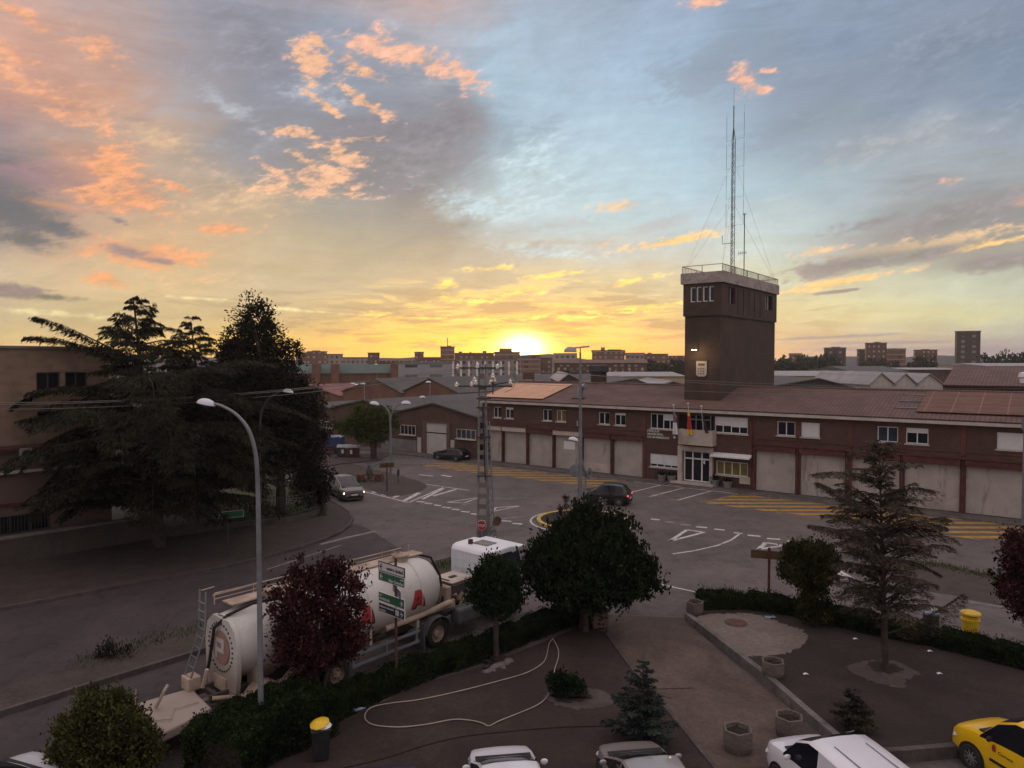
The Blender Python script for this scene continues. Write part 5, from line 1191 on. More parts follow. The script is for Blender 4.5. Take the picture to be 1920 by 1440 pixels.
conifer('cedar', (c0.x, c0.y, .12), Hc*.985, 7.7, M['cedar'], 'huge dark cedar with drooping layered branches in front of the left building', levels=42, per=7, dens=120, needle=(.30,.055), trunk_r=.42, z0=.13, droop=.2, rise=.3,
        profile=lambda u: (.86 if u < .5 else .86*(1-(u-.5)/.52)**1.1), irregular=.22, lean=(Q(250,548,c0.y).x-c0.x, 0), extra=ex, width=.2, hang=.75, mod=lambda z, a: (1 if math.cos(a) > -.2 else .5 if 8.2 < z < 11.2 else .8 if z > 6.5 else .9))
b = P(418, 985); h = Q(345, 592, b.y)
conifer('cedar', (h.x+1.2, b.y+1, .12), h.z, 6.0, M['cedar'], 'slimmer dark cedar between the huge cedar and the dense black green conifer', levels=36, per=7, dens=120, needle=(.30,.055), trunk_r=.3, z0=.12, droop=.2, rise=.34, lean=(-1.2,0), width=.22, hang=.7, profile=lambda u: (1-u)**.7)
b = P(527, 968); Y = b.y; z = lambda py: Q(500, py, Y).z; x = lambda px: Q(px, 700, Y).x - b.x
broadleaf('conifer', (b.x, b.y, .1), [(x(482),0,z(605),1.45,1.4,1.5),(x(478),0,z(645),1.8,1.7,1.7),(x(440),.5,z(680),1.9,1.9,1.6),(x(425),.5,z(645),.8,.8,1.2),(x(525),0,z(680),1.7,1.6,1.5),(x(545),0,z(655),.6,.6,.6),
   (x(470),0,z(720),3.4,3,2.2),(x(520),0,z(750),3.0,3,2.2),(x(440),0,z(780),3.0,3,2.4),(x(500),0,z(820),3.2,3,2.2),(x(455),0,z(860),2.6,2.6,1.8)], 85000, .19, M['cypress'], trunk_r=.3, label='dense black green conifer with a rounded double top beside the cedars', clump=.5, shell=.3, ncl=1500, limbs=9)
b = P(600, 962); Y = b.y; x = lambda px: Q(px, 700, Y).x - b.x
broadleaf('street_tree', (b.x, b.y, .1), [(x(570),0,z(790),1.9,1.9,1.9),(x(545),0,z(840),2.2,2.2,2.0),(x(580),0,z(840),1.3,1.6,1.9),(x(555),0,z(760),1.5,1.5,1.3),(x(560),0,z(885),1.9,1.9,1.1)], 30000, .16, M['grey_leaf'], trunk_r=.14, label='grey green loose tree at the right edge of the dark conifers', clump=.5, shell=.3, ncl=420)
b = P(606, 966); Y = b.y; x = lambda px: Q(px, 700, Y).x - b.x
broadleaf('street_tree', (b.x, b.y, .1), [(x(580),0,z(905),1.1,1.1,.9),(x(606),-.3,z(912),.55,.6,.7),(x(622),0,z(878),.45,.4,.35),(x(614),0,z(890),.5,.4,.4),(x(575),0,z(930),1.1,1,.8),(x(603),0,z(935),.5,.6,.5)], 3600, .2, M['cypress'], trunk_r=.16, label='dark large leaved low tree leaning over the pavement next to the silver car', clump=.35, shell=.3, ncl=150)
b = P(700, 862); Y = b.y; z = lambda py: Q(500, py, Y).z; x = lambda px: Q(px, 700, Y).x - b.x
broadleaf('street_tree', (b.x, b.y, 0), [(x(690),0,z(778),2.0,1.8,1.3),(x(710),0,z(790),2.0,1.8,1.5),(x(652),0,z(802),1.5,1.5,.9),(x(670),0,z(800),1.6,1.4,1.0),(x(700),0,z(812),2.1,1.7,1.1),(x(735),0,z(795),.8,.9,.9)], 14000, .22, M['lime'], trunk_r=.2, label='bright green spreading street tree before the brick gabled warehouses', clump=.5, shell=.45, ncl=330, trunks=2)
# red leaved plums
def plum(bpx, bpy, lobpx, label, n=15000, zb=0):
    b = P(bpx, bpy, zb); Y = b.y; lob = [(Q(a, c, Y).x-b.x, dy, Q(a, c, Y).z-zb, r*Y/F, r*Y/F*.95, rz*Y/F) for a, c, r, rz, dy in lobpx]
    for k in range(22):
        a = random.uniform(-.3, PI+.3); q = lob[random.randrange(len(lob))]; L_ = q[3]*random.uniform(.9,1.25)
        lob.append((q[0]+L_*math.cos(a), random.uniform(-.6,.6), q[2]+L_*.95*math.sin(a)*(.6 if math.sin(a) < 0 else 1), .12, .12, random.uniform(.14,.3)))
    return broadleaf('plum_tree', (b.x, b.y, zb), lob, n, .125, M['prunus'], trunk_r=.07, label=label, clump=.26, shell=.3, ncl=int(n/45), limbs=9, up=.4, trunks=2)
plum(592, 1335, [(590,1110,52,48,0),(560,1080,32,34,0),(625,1085,34,38,.1),(540,1150,40,48,0),(640,1140,44,48,0),(590,1180,70,56,0),(600,1230,56,44,0),(545,1220,36,34,0),(645,1210,36,36,0),(520,1110,20,24,0),(668,1190,26,24,0),(665,1105,18,24,0)], 'dark red leaved plum tree in front of the tanker truck', 17000, .1)
plum(1930, 1225, [(1925,1060,48,50,0),(1900,1040,24,26,0),(1890,1100,22,26,0),(1925,1110,50,44,0),(1935,1020,36,24,0),(1905,1145,18,14,0)], 'dark red leaved plum tree cut by the right edge of the view', 12000, TZ)
# evergreens in the foreground planting
def shrubtree(name, bpx, bpy, lobpx, leaf, m, n, label, zb=0, tr=.09, trunks=1, clump=.24, shell=.6, up=.8, cat='tree', bark='bark', th=None):
    b = P(bpx, bpy, zb); Y = b.y; lob = [(Q(a, c, Y).x-b.x, dy, Q(a, c, Y).z-zb, r*Y/F, r*Y/F, rz*Y/F) for a, c, r, rz, dy in lobpx]
    base_l = list(lob)
    for k in range(26 if n > 9000 else 6):
        a = random.uniform(-.2, PI+.2); q = base_l[random.randrange(len(base_l))]; L_ = q[3]*random.uniform(.9,1.1)
        lob.append((q[0]+L_*math.cos(a), random.uniform(-.5,.5)*q[4], q[2]+q[5]*random.uniform(.92,1.12)*math.sin(a), q[3]*.13+.04, q[3]*.13+.04, q[5]*.2+.08))
    return broadleaf(name, (b.x, b.y, zb), lob, n, leaf, M[m], bark=bark, trunk_r=tr, trunks=trunks, label=label, cat=cat, clump=clump, shell=shell, up=up, trunk_h=th, ncl=int(n/22))
shrubtree('laurel_tree', 1096, 1182, [(1100,1050,92,62,0),(1060,1040,62,52,0),(1145,1050,72,56,0),(1040,1075,62,48,.2),(1165,1080,64,46,0),(1100,1090,100,44,0),(1095,970,30,42,0),(1090,1000,48,44,0),(1060,1000,36,30,0),(1165,1000,28,34,0),(1130,1000,40,36,0),(1020,1050,34,34,0),(1195,1070,34,40,0)], .17, 'laurel', 46000, 'broad dome shaped evergreen tree hiding part of the roundabout', PZ, .13, 3, .26)
shrubtree('laurel_tree', 930, 1228, [(930,1085,38,32,0),(910,1105,30,30,0),(950,1108,32,30,0),(930,1120,46,28,0),(925,1065,18,20,0),(960,1090,14,20,0)], .13, 'laurel_dark', 15000, 'small round headed evergreen tree on a bare trunk before the truck cab', PZ, .1, 1, .22)
shrubtree('laurel_tree', 1522, 1168, [(1520,1058,42,38,0),(1502,1045,26,24,0),(1542,1048,26,26,0),(1517,1078,44,26,0),(1530,1120,24,30,0),(1475,1068,10,8,0),(1525,1145,34,18,0)], .12, 'round_leaf', 21000, 'round clipped bush tree standing in the hedge left of the feathery conifer', TZ, .09, 1, .22)
shrubtree('bush', 200, 1462, [(195,1370,70,64,0),(150,1400,46,48,0),(240,1390,46,54,0),(200,1330,40,30,0),(120,1430,34,28,0),(200,1420,84,44,0)], .10, 'olive', 34000, 'rounded yellow green bush at the lower left beside the truck tail', .1, .06, 3, .2, .6, .5, 'bush')
shrubtree('shrub', 1060, 1306, [(1055,1285,24,16,0),(1040,1275,14,12,0),(1075,1280,14,12,0),(1085,1290,14,10,0)], .09, 'laurel_dark', 3600, 'low leafy shrub growing in a pit of the plaza beside the hose', PZ, .03, 3, .14, .3, .8, 'bush')
# feathery deodar
b = P(1660, 1252, TZ); h = Q(1640, 825, b.y)
ex = []
c0 = b
def limb2(px0, py0, px1, py1, dep=0, rs=.2):
    s = Q(px0, py0, b.y); e = Q(px1, py1, b.y+dep); d = e-s; L = math.hypot(d.x, d.y); ex.append((s.z-TZ, math.atan2(d.y,d.x), L, rs, rs*math.sin(PI*.55)-d.z/L))
for q in [(1655,1190,1800,1115,-.5),(1655,1000,1775,970,0),(1655,1010,1765,985,.5),(1655,1060,1755,1075,0),(1650,960,1535,905,0),(1650,1020,1520,985,0),(1650,1110,1570,1120,-.5),(1655,930,1720,905,0),(1650,900,1530,890,0),(1652,1180,1610,1100,0,.5),(1655,1175,1700,1090,0,.5)]: limb2(*q)
conifer('conifer', tuple(b), h.z-TZ, 1.7, M['deodar'], 'feathery brownish conifer with bare lower trunk standing on the raised terrace', levels=31, per=8, dens=200, needle=(.15,.028), trunk_r=.13, z0=.22, droop=.12, rise=.5, irregular=.42, lean=(-.35,0), extra=ex, width=.34, hang=.35, bark='bark',
        profile=lambda u: (.8+.2*math.sin(u*14))*(1 if u < .68 else (1-(u-.68)/.34)**.7)*.92)
b = P(1205, 1392, PZ); h = Q(1203, 1215, b.y)
conifer('spruce', tuple(b), h.z-PZ, .88, M['spruce'], 'young blue grey spruce at the foot of the plaza beside the path', levels=17, per=8, dens=190, needle=(.13,.045), trunk_r=.05, z0=.04, droop=.05, rise=.4, irregular=.3, width=.34, hang=.2, profile=lambda u: (1-u)**1.05*1.05)
b = P(1600, 1366, TZ); h = Q(1597, 1280, b.y)
conifer('spruce', tuple(b), h.z-TZ, .55, M['spruce_brown'], 'small dull brown green spruce on the terrace near the parked vans', levels=14, per=7, dens=210, needle=(.11,.04), trunk_r=.04, z0=.05, droop=.05, rise=.35, irregular=.25, width=.36, hang=.2)
# hedges
def hedge(name, pts, w, h, n, m, label, zb, leaf=.075):
    pts = [Vector((p.x, p.y, 0)) for p in pts]; seg = [(a, b, (b-a).length) for a, b in zip(pts, pts[1:])]; tot = sum(s[2] for s in seg); P_ = []; D_ = []
    o = empty(name, (pts[0].x, pts[0].y, zb), 0, label, 'hedge')
    for a, b, L in seg:
        k = int(n*L/tot); t = (b-a).normalized(); nn = Vector((-t.y, t.x, 0)); u = RNG.random(k)
        face = RNG.random(k); top = face < .5
        s = np.where(top, RNG.uniform(-1,1,k), RNG.choice([-1,1],k)*(1-.12*abs(RNG.normal(size=k))))*w/2
        zz = np.where(top, h*(1-.06*abs(RNG.normal(size=k))), h*RNG.random(k)**.8)
        wob = 1 + .09*np.sin((u*L)*2.3)+.06*np.sin(u*L*5.1+1)
        zz = zz*wob + .05*RNG.normal(size=k)*(RNG.random(k)<.3)*2; s = s*wob
        for i in range(k):
            q = a + t*(u[i]*L) + nn*s[i]; P_.append((q.x-pts[0].x, q.y-pts[0].y, max(.02, zz[i]))); D_.append((nn.x*s[i]*.6, nn.y*s[i]*.6, .8 if top[i] else .4))
    cp = [p-pts[0] for p in pts]; cp[0] = cp[0].lerp(cp[1], .5/max(.6,(cp[1]-cp[0]).length)); cp[-1] = cp[-1].lerp(cp[-2], .5/max(.6,(cp[-1]-cp[-2]).length))
    for e0, e1 in ((pts[0],pts[1]),(pts[-1],pts[-2])):
        t = (e0-e1).normalized(); nn = Vector((-t.y,t.x,0))
        for i in range(900): q = e0 + t*(abs(RNG.normal())*.06) + nn*RNG.uniform(-1,1)*w/2; P_.append((q.x-pts[0].x, q.y-pts[0].y, h*RNG.random())); D_.append((t.x,t.y,.4))
    leaf_mesh('foliage', np.array(P_), leaf, leaf*.55, M[m], o, dirs=np.array(D_), spread=2)
    core = MB(); ribbon(core, cp, w*.6, .0, h*.7); core.build('branches', M['soil_dark'], o)
    return o
hedge('hedge', PP([(1105,1160),(1040,1172),(975,1198),(900,1228),(800,1262),(700,1302),(640,1330),(600,1352)], .1), .95, .62, 52000, 'privet', 'clipped dark green hedge between the plaza and the parked tanker truck', .05)
hedge('hedge', PP([(600,1356),(545,1380),(490,1402),(440,1428),(400,1462)], .1), 1.9, 1.2, 42000, 'privet', 'wide unclipped hedge at the lower left below the truck tail', .05)
hedge('hedge', PP([(1312,1136),(1400,1136),(1490,1149),(1560,1166),(1640,1184),(1760,1208),(1860,1232),(1960,1258)], TZ), 1.0, .55, 52000, 'privet', 'long clipped hedge along the street edge of the raised terrace', TZ-.02)
# weeds and grass
def tufts(name, regions, n, label, m='grass', hh=.22):
    P_ = []; D_ = []
    for poly, zz, k in regions:
        for i in range(int(n*k)):
            a = random.randrange(len(poly)-1); u = random.random(); p = poly[a].lerp(poly[a+1], u) + Vector((RNG.normal()*.35, RNG.normal()*.35, 0)); P_.append((p.x,p.y,zz+hh*.35*random.random())); D_.append((RNG.normal()*.3,RNG.normal()*.3,1))
    return tag(leaf_mesh(name, np.array(P_), hh, .03, M[m], None, dirs=np.array(D_), spread=.6), label, 'grass', None, 'stuff')
tufts('grass', [(PP([(150,1240),(260,1210),(380,1172),(520,1135),(640,1100)],.14),.15,.25),(PP([(760,1080),(830,1062),(890,1042),(915,1034)],.14),.15,.45),(PP([(640,905),(655,912),(690,900),(700,890)],0),.02,.25),(PP([(1700,1056),(1760,1060),(1850,1080),(1900,1090)],0),.02,.3)], 2600, 'sparse weeds on the dirt verge and island')
P_ = []; 
for i in range(26000):
    a, c = random.uniform(400,612), random.uniform(918,990)
    p = P(a, c, .15)
    if (a < 480 and c < 935) or c > 1000-(a-400)*.16: continue
    P_.append(tuple(p))
tag(leaf_mesh('grass', np.array(P_), .12, .03, M['grass'], None, dirs=np.tile([0,0,1.0],(len(P_),1)), spread=1.2), 'short lawn inside the iron fence on the corner', 'grass', None, 'stuff')
for px, py, s, lb in ((615,1070,.0,''),):
    pass
w0 = P(205, 1232, .14); p_, d_ = blob_pts([(0,0,.22,.5,.3,.28),(.6,.1,.15,.3,.2,.18)], 900, .2, 30); wd = empty('weed', tuple(w0), 0, 'dark dry weed clump on the dirt verge left of the tanker', 'weed'); leaf_mesh('leaves', p_, .12, .04, M['grey_leaf'], wd, dirs=d_+np.array([0,0,1]))
# rose bushes on the round island
for i, (px, py, hh, lb) in enumerate(((1062,958,1.05,'tall thin rose bush on the left of the round island'),(1052,966,.6,'small dark rose bush at the front left of the round island'),(1127,968,1.2,'pink flowering rose bush on the right of the round island'),(1122,963,.8,'short rose bush behind the pink flowering one'))):
    p = P(px, py, .13); t = empty('rose_bush', tuple(p), 0, lb, 'rose bush', 'rose bushes on the round island'); pp, dd = blob_pts([(0,0,hh*.8,.22,.22,hh*.25),(0,0,hh*.4,.12,.12,hh*.3)], 420, .15, 22); leaf_mesh('leaves', pp, .09, .06, M['prunus'], t, dirs=dd)
    if i == 2: pp, dd = blob_pts([(0,0,hh*.85,.3,.3,hh*.22)], 70, .1, 30); leaf_mesh('flowers', pp, .1, .09, M['car_silver'], t, dirs=dd)
    mb = MB(); mb.tube([(0,0,-.05),(.03,0,hh*.8)], .02, 5); mb.build('stem', M['bark'], t)

# ================================================================== street lamps
def head_cap(name, p, L, W, m, parent, rz=0, tilt=0):
    mb = MB(); vs = []; nu, nv = 16, 7
    for j in range(nv+1):
        t = j/nv*PI/2
        for i in range(nu): a = 2*PI*i/nu; vs.append((math.cos(a)*math.cos(t)*L/2, math.sin(a)*math.cos(t)*W/2, math.sin(t)*L*.32))
    fs = [(j*nu+i, j*nu+(i+1)%nu, (j+1)*nu+(i+1)%nu, (j+1)*nu+i) for j in range(nv) for i in range(nu)] + [tuple(range(nu))[::-1]]
    mb.add(vs, fs, TR(*p, 0, tilt, rz)); o = mb.build('lamp_shade', m, parent, smooth=60)
    g = MB(); g.lathe([(.001,-.09),(L*.2,-.07),(L*.33,.0)], 14, TR(p[0],p[1],p[2]-.005,0,tilt,rz), cap=False); g.build('lens', M['glass_blue'], o, smooth=True); return o
def lamp(label, base, Y, path, head, size, radii, m='galv', zb=0, group=None):
    b = P(*base, zb); Y = Y or b.y; bx = Q(base[0], base[1], Y).x
    t = empty('street_lamp', (bx, Y, zb), 0, label, 'street lamp', group)
    rel = [Vector((Q(px, py, Y).x-bx, 0, Q(px, py, Y).z-zb)) for px, py in path]
    rel = [Vector((0,0,0)), Vector((0,0,.5))] + rel
    # smooth the arm
    sm = [rel[0], rel[1]]
    for i in range(1, len(rel)-1):
        p0, p1, p2, p3 = rel[max(i-1,0)], rel[i], rel[i+1], rel[min(i+2,len(rel)-1)]
        for k in range(1, 6):
            u = k/5; sm.append(.5*((2*p1)+(p2-p0)*u+(2*p0-5*p1+4*p2-p3)*u*u+(3*p1-p0-3*p2+p3)*u**3))
    n = len(sm); mb = MB(); mb.tube(sm, [radii[0]+(radii[1]-radii[0])*(i/(n-1))**.8 for i in range(n)], 12); mb.build('pole', M[m], t, smooth=True)
    mb = MB(); mb.box(-.2,.2,-.2,.2,0,.03); mb.build('base_plate', M[m], t)
    h = Q(head[0], head[1], Y); dx = head[0]-path[-1][0]
    head_cap('lamp_shade', (h.x-bx, 0, h.z-zb-size*.12), size, size*.62, M['lamp_cap'], t, 0, R(-12 if dx < 0 else 8)*(-1 if dx < 0 else 1))
    return t, bx, Y
lamp('tall grey curved street lamp with a white cap, nearest and largest, on the left', (490,1398), None, [(487,1150),(485,1000),(483,905),(479,850),(466,806),(444,778),(418,762),(398,756)], (386,754), .52, (.085,.036), zb=.1)
lamp('slender street lamp with a curved arm rising against the dark conifers', (488,1036), None, [(488,900),(487,810),(491,770),(504,748),(522,736),(532,733)], (540,733), .6, (.09,.03), m='metal_dark', zb=.13)
t, bx, Y = lamp('double armed street lamp on the dirt island with two white caps', (732.5,903), None, [(732.5,840),(732,795),(730,775),(722,763),(711,757)], (702,756), .9, (.13,.06))
rel = [Vector((Q(px,py,Y).x-bx,0,Q(px,py,Y).z)) for px, py in ((732,790),(735,774),(742,762),(752,756))]; mb = MB(); mb.tube(rel, [.08,.07,.06,.05], 8); mb.build('arm', M['galv'], t, smooth=True)
h = Q(761,755,Y); head_cap('lamp_shade', (h.x-bx,0,h.z-.1), .9, .56, M['lamp_cap'], t)
t, bx, Y = lamp('smaller curved street lamp with a white cap standing on the round island', (1098,966), None, [(1098,920),(1097,888),(1093,868),(1088,845),(1084,834)], (1075,823), .72, (.085,.035), zb=.13)
# mirrors and round signs hung between the posts
for px, py, r, m_, rz, lb in ((1080,882,.42,'galv',0,'large round grey traffic mirror seen from behind between the lamp posts'),(1104,887,.36,'metal_dark',55,'small dark round sign seen at an angle right of the curved lamp post')):
    p = Q(px, py, Y-.15); t = empty('traffic_mirror', p, 0, lb, 'traffic mirror'); mb = MB(); mb.lathe([(r*.2,.06),(r*.9,.03),(r,0),(r*.95,-.03)], 24, TR(0,0,0,PI/2,0,R(rz))); mb.build('disc', M[m_], t, smooth=40)
    mb = MB(); mb.lathe([(r,-.02),(r+.04,.0),(r+.04,.04),(r,.05)], 24, TR(0,0,0,PI/2,0,R(rz))); mb.build('rim', M['galv'], t)
    mb = MB(); mb.tube([(0,.05,0),(Q(1098,py,Y).x-p.x,.15,0)], .025, 6); mb.build('bracket', M['metal_dark'], t)
# the tall straight post behind the laurel
Yd = 37.0; b = Q(1088, 1000, Yd); t = empty('lamp_post', (b.x, Yd, 0), 0, 'tallest straight grey lamp post with two flat lamp heads, rising behind the dome shaped tree', 'street lamp')
zt_ = Q(1088,660,Yd).z; mb = MB(); mb.tube([(0,0,0),(0,0,3),(-.02,0,zt_*.9),(-.03,0,zt_)], [.15,.14,.06,.05], 14); mb.build('pole', M['galv'], t, smooth=True)
mb = MB(); mb.tube([(-.03,0,zt_),(-.03,0,zt_+.22)], .03, 6); mb.build('spigot', M['galv'], t)
for x0, x1 in ((-.1,.45),(-.35,-.12)): mb = MB(); mb.xprism([(-.13,0),(.13,0),(.1,.09),(-.1,.09)], x0, x1, TR(0,0,zt_+.2,0,R(-6),0)); mb.build('lamp_head', M['metal'], t, bevel=.02)
for z in (4.1, 7.6): mb = MB(); mb.box(-.2,-.13,-.06,.06,z,z+.25); mb.build('junction_box', M['metal'], t)
Yf = 30.0; b = Q(1917, 1100, Yf); t = empty('post', (b.x, Yf, 0), 0, 'grey metal post with a small bracket at the right edge of the view', 'post'); zt_ = Q(1915,787,Yf).z
mb = MB(); mb.tube([(0,0,0),(-.03,0,zt_)], [.1,.07], 12); mb.build('pole', M['galv'], t, smooth=True); mb = MB(); mb.box(-.12,.1,-.06,.06,zt_-.1,zt_+.06); mb.box(-.16,-.1,-.05,.05,zt_-.42,zt_-.1); mb.build('bracket', M['galv'], t)
# far small lamps
for px, py, D2, lb in ((707,683,150,'thin distant lamp post before the green roofed building'),(683,719,96,'distant lamp post before the orange gable left of the double lamp'),(806,716,96,'distant lamp post before the orange gable nearest the pole'),(795,744,88,'low distant lamp with white cap above the warehouse roof')):
    h = Q(px, py, D2); t = empty('street_lamp', (h.x, D2, 0), 0, lb, 'street lamp'); mb = MB(); mb.tube([(0,0,0),(0,0,h.z-.1)], [.1,.05], 6); mb.build('pole', M['metal'], t); head_cap('', (-.2,0,h.z-.1), .75, .45, M['lamp_cap'], t)

# ================================================================== the utility pole
Yp = P(905, 1036).y; pb = Q(905, 1036, Yp); UP_ = empty('utility_pole', (pb.x, Yp, 0), 0, 'concrete utility pole with steel lattice leg, crossarms and glass insulators', 'utility pole')
def rx(px): return Q(px, 800, Yp).x - pb.x
def rz_(py): return Q(905, py, Yp).z
ztop = rz_(683)
mb = MB()
for s in (-1, 1): # two tapering flanges of a slotted concrete post
    w0, w1 = .28, .17
    mb.add([(s*w0-.075,-.17,0),(s*w0+.075,-.17,0),(s*w0+.075,.17,0),(s*w0-.075,.17,0),(s*w1-.05,-.11,ztop),(s*w1+.05,-.11,ztop),(s*w1+.05,.11,ztop),(s*w1-.05,.11,ztop)], [(0,3,2,1),(4,5,6,7),(0,1,5,4),(1,2,6,5),(2,3,7,6),(3,0,4,7)])
z = .0
while z < ztop-.3:
    w = .28+(.17-.28)*z/ztop; mb.box(-w+.06, w-.06, -.06, .06, z, z+(1.6 if z < .1 else .26)); z += 1.9 if z < .1 else .62
mb.build('post', M['concrete'], UP_)
lat = MB(); zl0, zl1 = 1.3, rz_(790); x0a, x0b, x1a, x1b = .42, .72, .25, .40
for (a, b) in ((x0a, x1a), (x0b, x1b)):
    for y in (-.16,.16): lat.tube([(a,y,0 if a == x0a else 0),(b,y*.7,zl1)], .03, 5)
z = zl0; k = 0
while z < zl1-.3:
    f, f2 = z/zl1, (z+.38)/zl1; A_ = lambda f, s: (x0a+(x1a-x0a)*f if s == 0 else x0b+(x1b-x0b)*f)
    for y in (-.15,.15): lat.tube([(A_(f,k%2),y*(1-.3*f),z),(A_(f2,1-k%2),y*(1-.3*f2),z+.38)], .016, 4)
    z += .38; k += 1
lat.build('lattice_leg', M['metal'], UP_)
mb = MB(); mb.box(.36,.80,-.2,-.17,.1,1.35); pst = mb.build('poster_sheet', M['galv'], UP_)
mb = MB()
for k in range(14): x = random.uniform(.4,.7); z = random.uniform(.3,1.2); mb.box(x,x+random.uniform(.03,.08),-.206,-.2005-k*.0002,z,z+random.uniform(.02,.12))
mb.build('scraps', M['white'], pst)
ins = MB()
def insulator(x, y, z, flip=1):
    m_ = MB(); m_.lathe([(.02,-.18),(.04,-.14),(.14,-.12),(.16,-.08),(.05,-.04),(.13,-.02),(.15,.02),(.05,.05),(.12,.07),(.13,.11),(.03,.14),(.02,.2)], 14, TR(x,y,z)); m_.build('insulator', M['insulator'], UP_, smooth=60)
for (xa, xb, py, y) in ((858,942,690,-.2),(858,961,724,-.2)):
    mb = MB(); mb.box(rx(xa), rx(xb), y-.04, y+.04, rz_(py)-.05, rz_(py)+.05); mb.build('crossarm', M['metal_dark'], UP_)
mb = MB(); mb.tube([(rx(900),.1,rz_(726)),(rx(961),-1.2,rz_(714))], .04, 5); mb.tube([(rx(905),0,rz_(724)),(rx(925),-1.6,rz_(722))], .04, 5); mb.tube([(rx(925),-.8,rz_(700)),(rx(925),-.8,rz_(738))], .04, 6); mb.build('brace', M['metal_dark'], UP_)
for px, py, y in ((859,688,-.2),(896,686,-.2),(933,688,-.2),(857,722,-.2),(885,721,-.2),(893,717,-.7),(921,717,-.7),(927,712,-.9),(925,705,-1.1),(957,716,-1.2),(889,713,.4)): insulator(rx(px), y, rz_(py))
mb = MB(); mb.tube([(rx(960),-.6,rz_(700)),(rx(968),-.6,rz_(712)),(rx(962),-.6,rz_(728)),(rx(945),-.6,rz_(735))], .012, 4); mb.tube([(0,-.2,rz_(760)),(.1,-.25,rz_(830)),(.16,-.22,rz_(900))], .03, 5); mb.build('cable', M['black'], UP_)
for pz_ in (748, 765, 820, 893): mb = MB(); mb.box(-.34,.5,-.22,-.18,rz_(pz_),rz_(pz_)+.07); mb.build('clamp', M['metal_dark'], UP_)
def wire(a, b, sag, label, r=.012, n=22):
    a, b = Vector(a), Vector(b); t = empty('power_line', a, 0, label, 'power line', 'overhead wires'); mb = MB()
    mb.tube([(b-a)*(k/n) - Vector((0,0,4*sag*(k/n)*(1-k/n))) for k in range(n+1)], r, 4, False); mb.build('wire', M['wire'], t)
M['wire'] = mat('wire', (.16,.15,.14), .6, .1, 1)
for px, py, tx, tyy, lb in ((858,691,-260,751,'upper of the overhead wires crossing in front of the cedars'),(857,699,-260,765,'lower of the overhead wires crossing in front of the cedars'),(896,689,-262,756,'middle of the overhead wires crossing in front of the cedars')):
    wire(Q(px, py, Yp-.2), Q(tx, tyy, 36), .75, lb, .016)
for px, py, tx, tyy, lb in ((957,718,2150,733,'lower overhead wire running right in front of the tower'),(933,690,2150,742,'upper overhead wire running right from the utility pole'),(896,690,2150,726,'middle overhead wire running right from the utility pole')):
    wire(Q(px, py, Yp-.2), Q(tx, tyy, 52), .5, lb, .01)
# stop sign and a round sign on the pole
p = Q(903, 985, Yp-.55); t = empty('stop_sign', p, R(-8), 'red octagonal stop sign on the concrete pole', 'road sign')
mb = MB(); mb.lathe([(.30,0),(.30,.02)], 8, TR(0,0,0,PI/2,0,0) @ Matrix.Rotation(PI/8,4,'Z')); mb.build('border', M['sign_white'], t); mb = MB(); mb.lathe([(.275,0),(.275,.008)], 8, TR(0,-.0205,0,PI/2,0,0) @ Matrix.Rotation(PI/8,4,'Z')); mb.build('face', M['sign_red'], t)
letters('letters', 'STOP', 0, -.085, .22, M['sign_text'], t, y=-.03, width=.43, align='c', depth=.004); mb = MB(); mb.tube([(0,.0,-.3),(0,0,-2.4)], .03, 6); mb.build('pole', M['metal'], t)
p = Q(932, 977, Yp-.3); t = empty('traffic_mirror', p, 0, 'dark round sign seen from behind beside the stop sign', 'road sign'); mb = MB(); mb.lathe([(.27,0),(.27,.02)], 20, TR(0,0,0,PI/2,0,R(35))); mb.build('disc', M['rust'], t); mb = MB(); mb.tube([(-.45,.1,0),(0,.03,0)], .02, 5); mb.build('bracket', M['metal'], t)

# ================================================================== direction signs
b = P(737, 1284, .1); ang = R(-42)
t = empty('direction_sign', b, ang, 'stack of white, green and navy direction panels on one post before the tanker', 'road sign')
Zs = lambda py: Q(738, py, b.y).z - .1
mb = MB(); mb.tube([(.1,.06,0),(.1,.06,Zs(1046))], .045, 8); pole = mb.build('pole', M['rust'], t, smooth=True)
def sgn(z0, z1, m_, lines, arrow, tcol, x0=-.72, x1=.62, border='black', parent=t, y=0):
    mb = MB(); mb.box(x0,x1,y-.012,y+.012,z0,z1); o = mb.build('panel', M[m_], parent)
    f = MB(); e = .018
    for a, b_, c, d in ((x0-e,x1+e,z0-e,z0),(x0-e,x1+e,z1,z1+e),(x0-e,x0,z0,z1),(x1,x1+e,z0,z1)): f.box(a,b_,y-.02,y+.02,c,d)
    f.build('frame', M[border], o)
    h = z1-z0; am = MB(); ax = x0+.14 if arrow < 0 else x1-.14; zc = (z0+z1)/2
    if arrow:
        am.box(ax-.07,ax+.07,y-.02,y-.0125,zc-.018,zc+.018)
        for s in (1,-1): am.add([(ax+arrow*.09,y-.021,zc),(ax,y-.021,zc+s*.1),(ax-arrow*.04,y-.021,zc+s*.1),(ax+arrow*.04,y-.021,zc)], [(0,1,2,3)] if s*arrow < 0 else [(3,2,1,0)])
        am.build('arrow', M[tcol], o)
    for txt, x, zz, sz, al in lines: letters('letters', txt, x, z0+zz*h, sz*h, M[tcol], o, y=y-.016, align=al, depth=.003)
    return o
za, zb_, zc_, zd = Zs(1068), Zs(1086), Zs(1124), Zs(1145)
H_ = .285
z1 = Zs(1060)-.0; sgn(z1-H_, z1, 'sign_white', [('centro ciudad', .56, .3, .55, 'r')], -1, 'black')
z2 = z1-H_-.05; sgn(z2-H_, z2, 'sign_green', [('Islas Canarias', .58, .14, .5, 'r'), ('avda', .58, .66, .3, 'r')], -1, 'sign_text', border='sign_white')
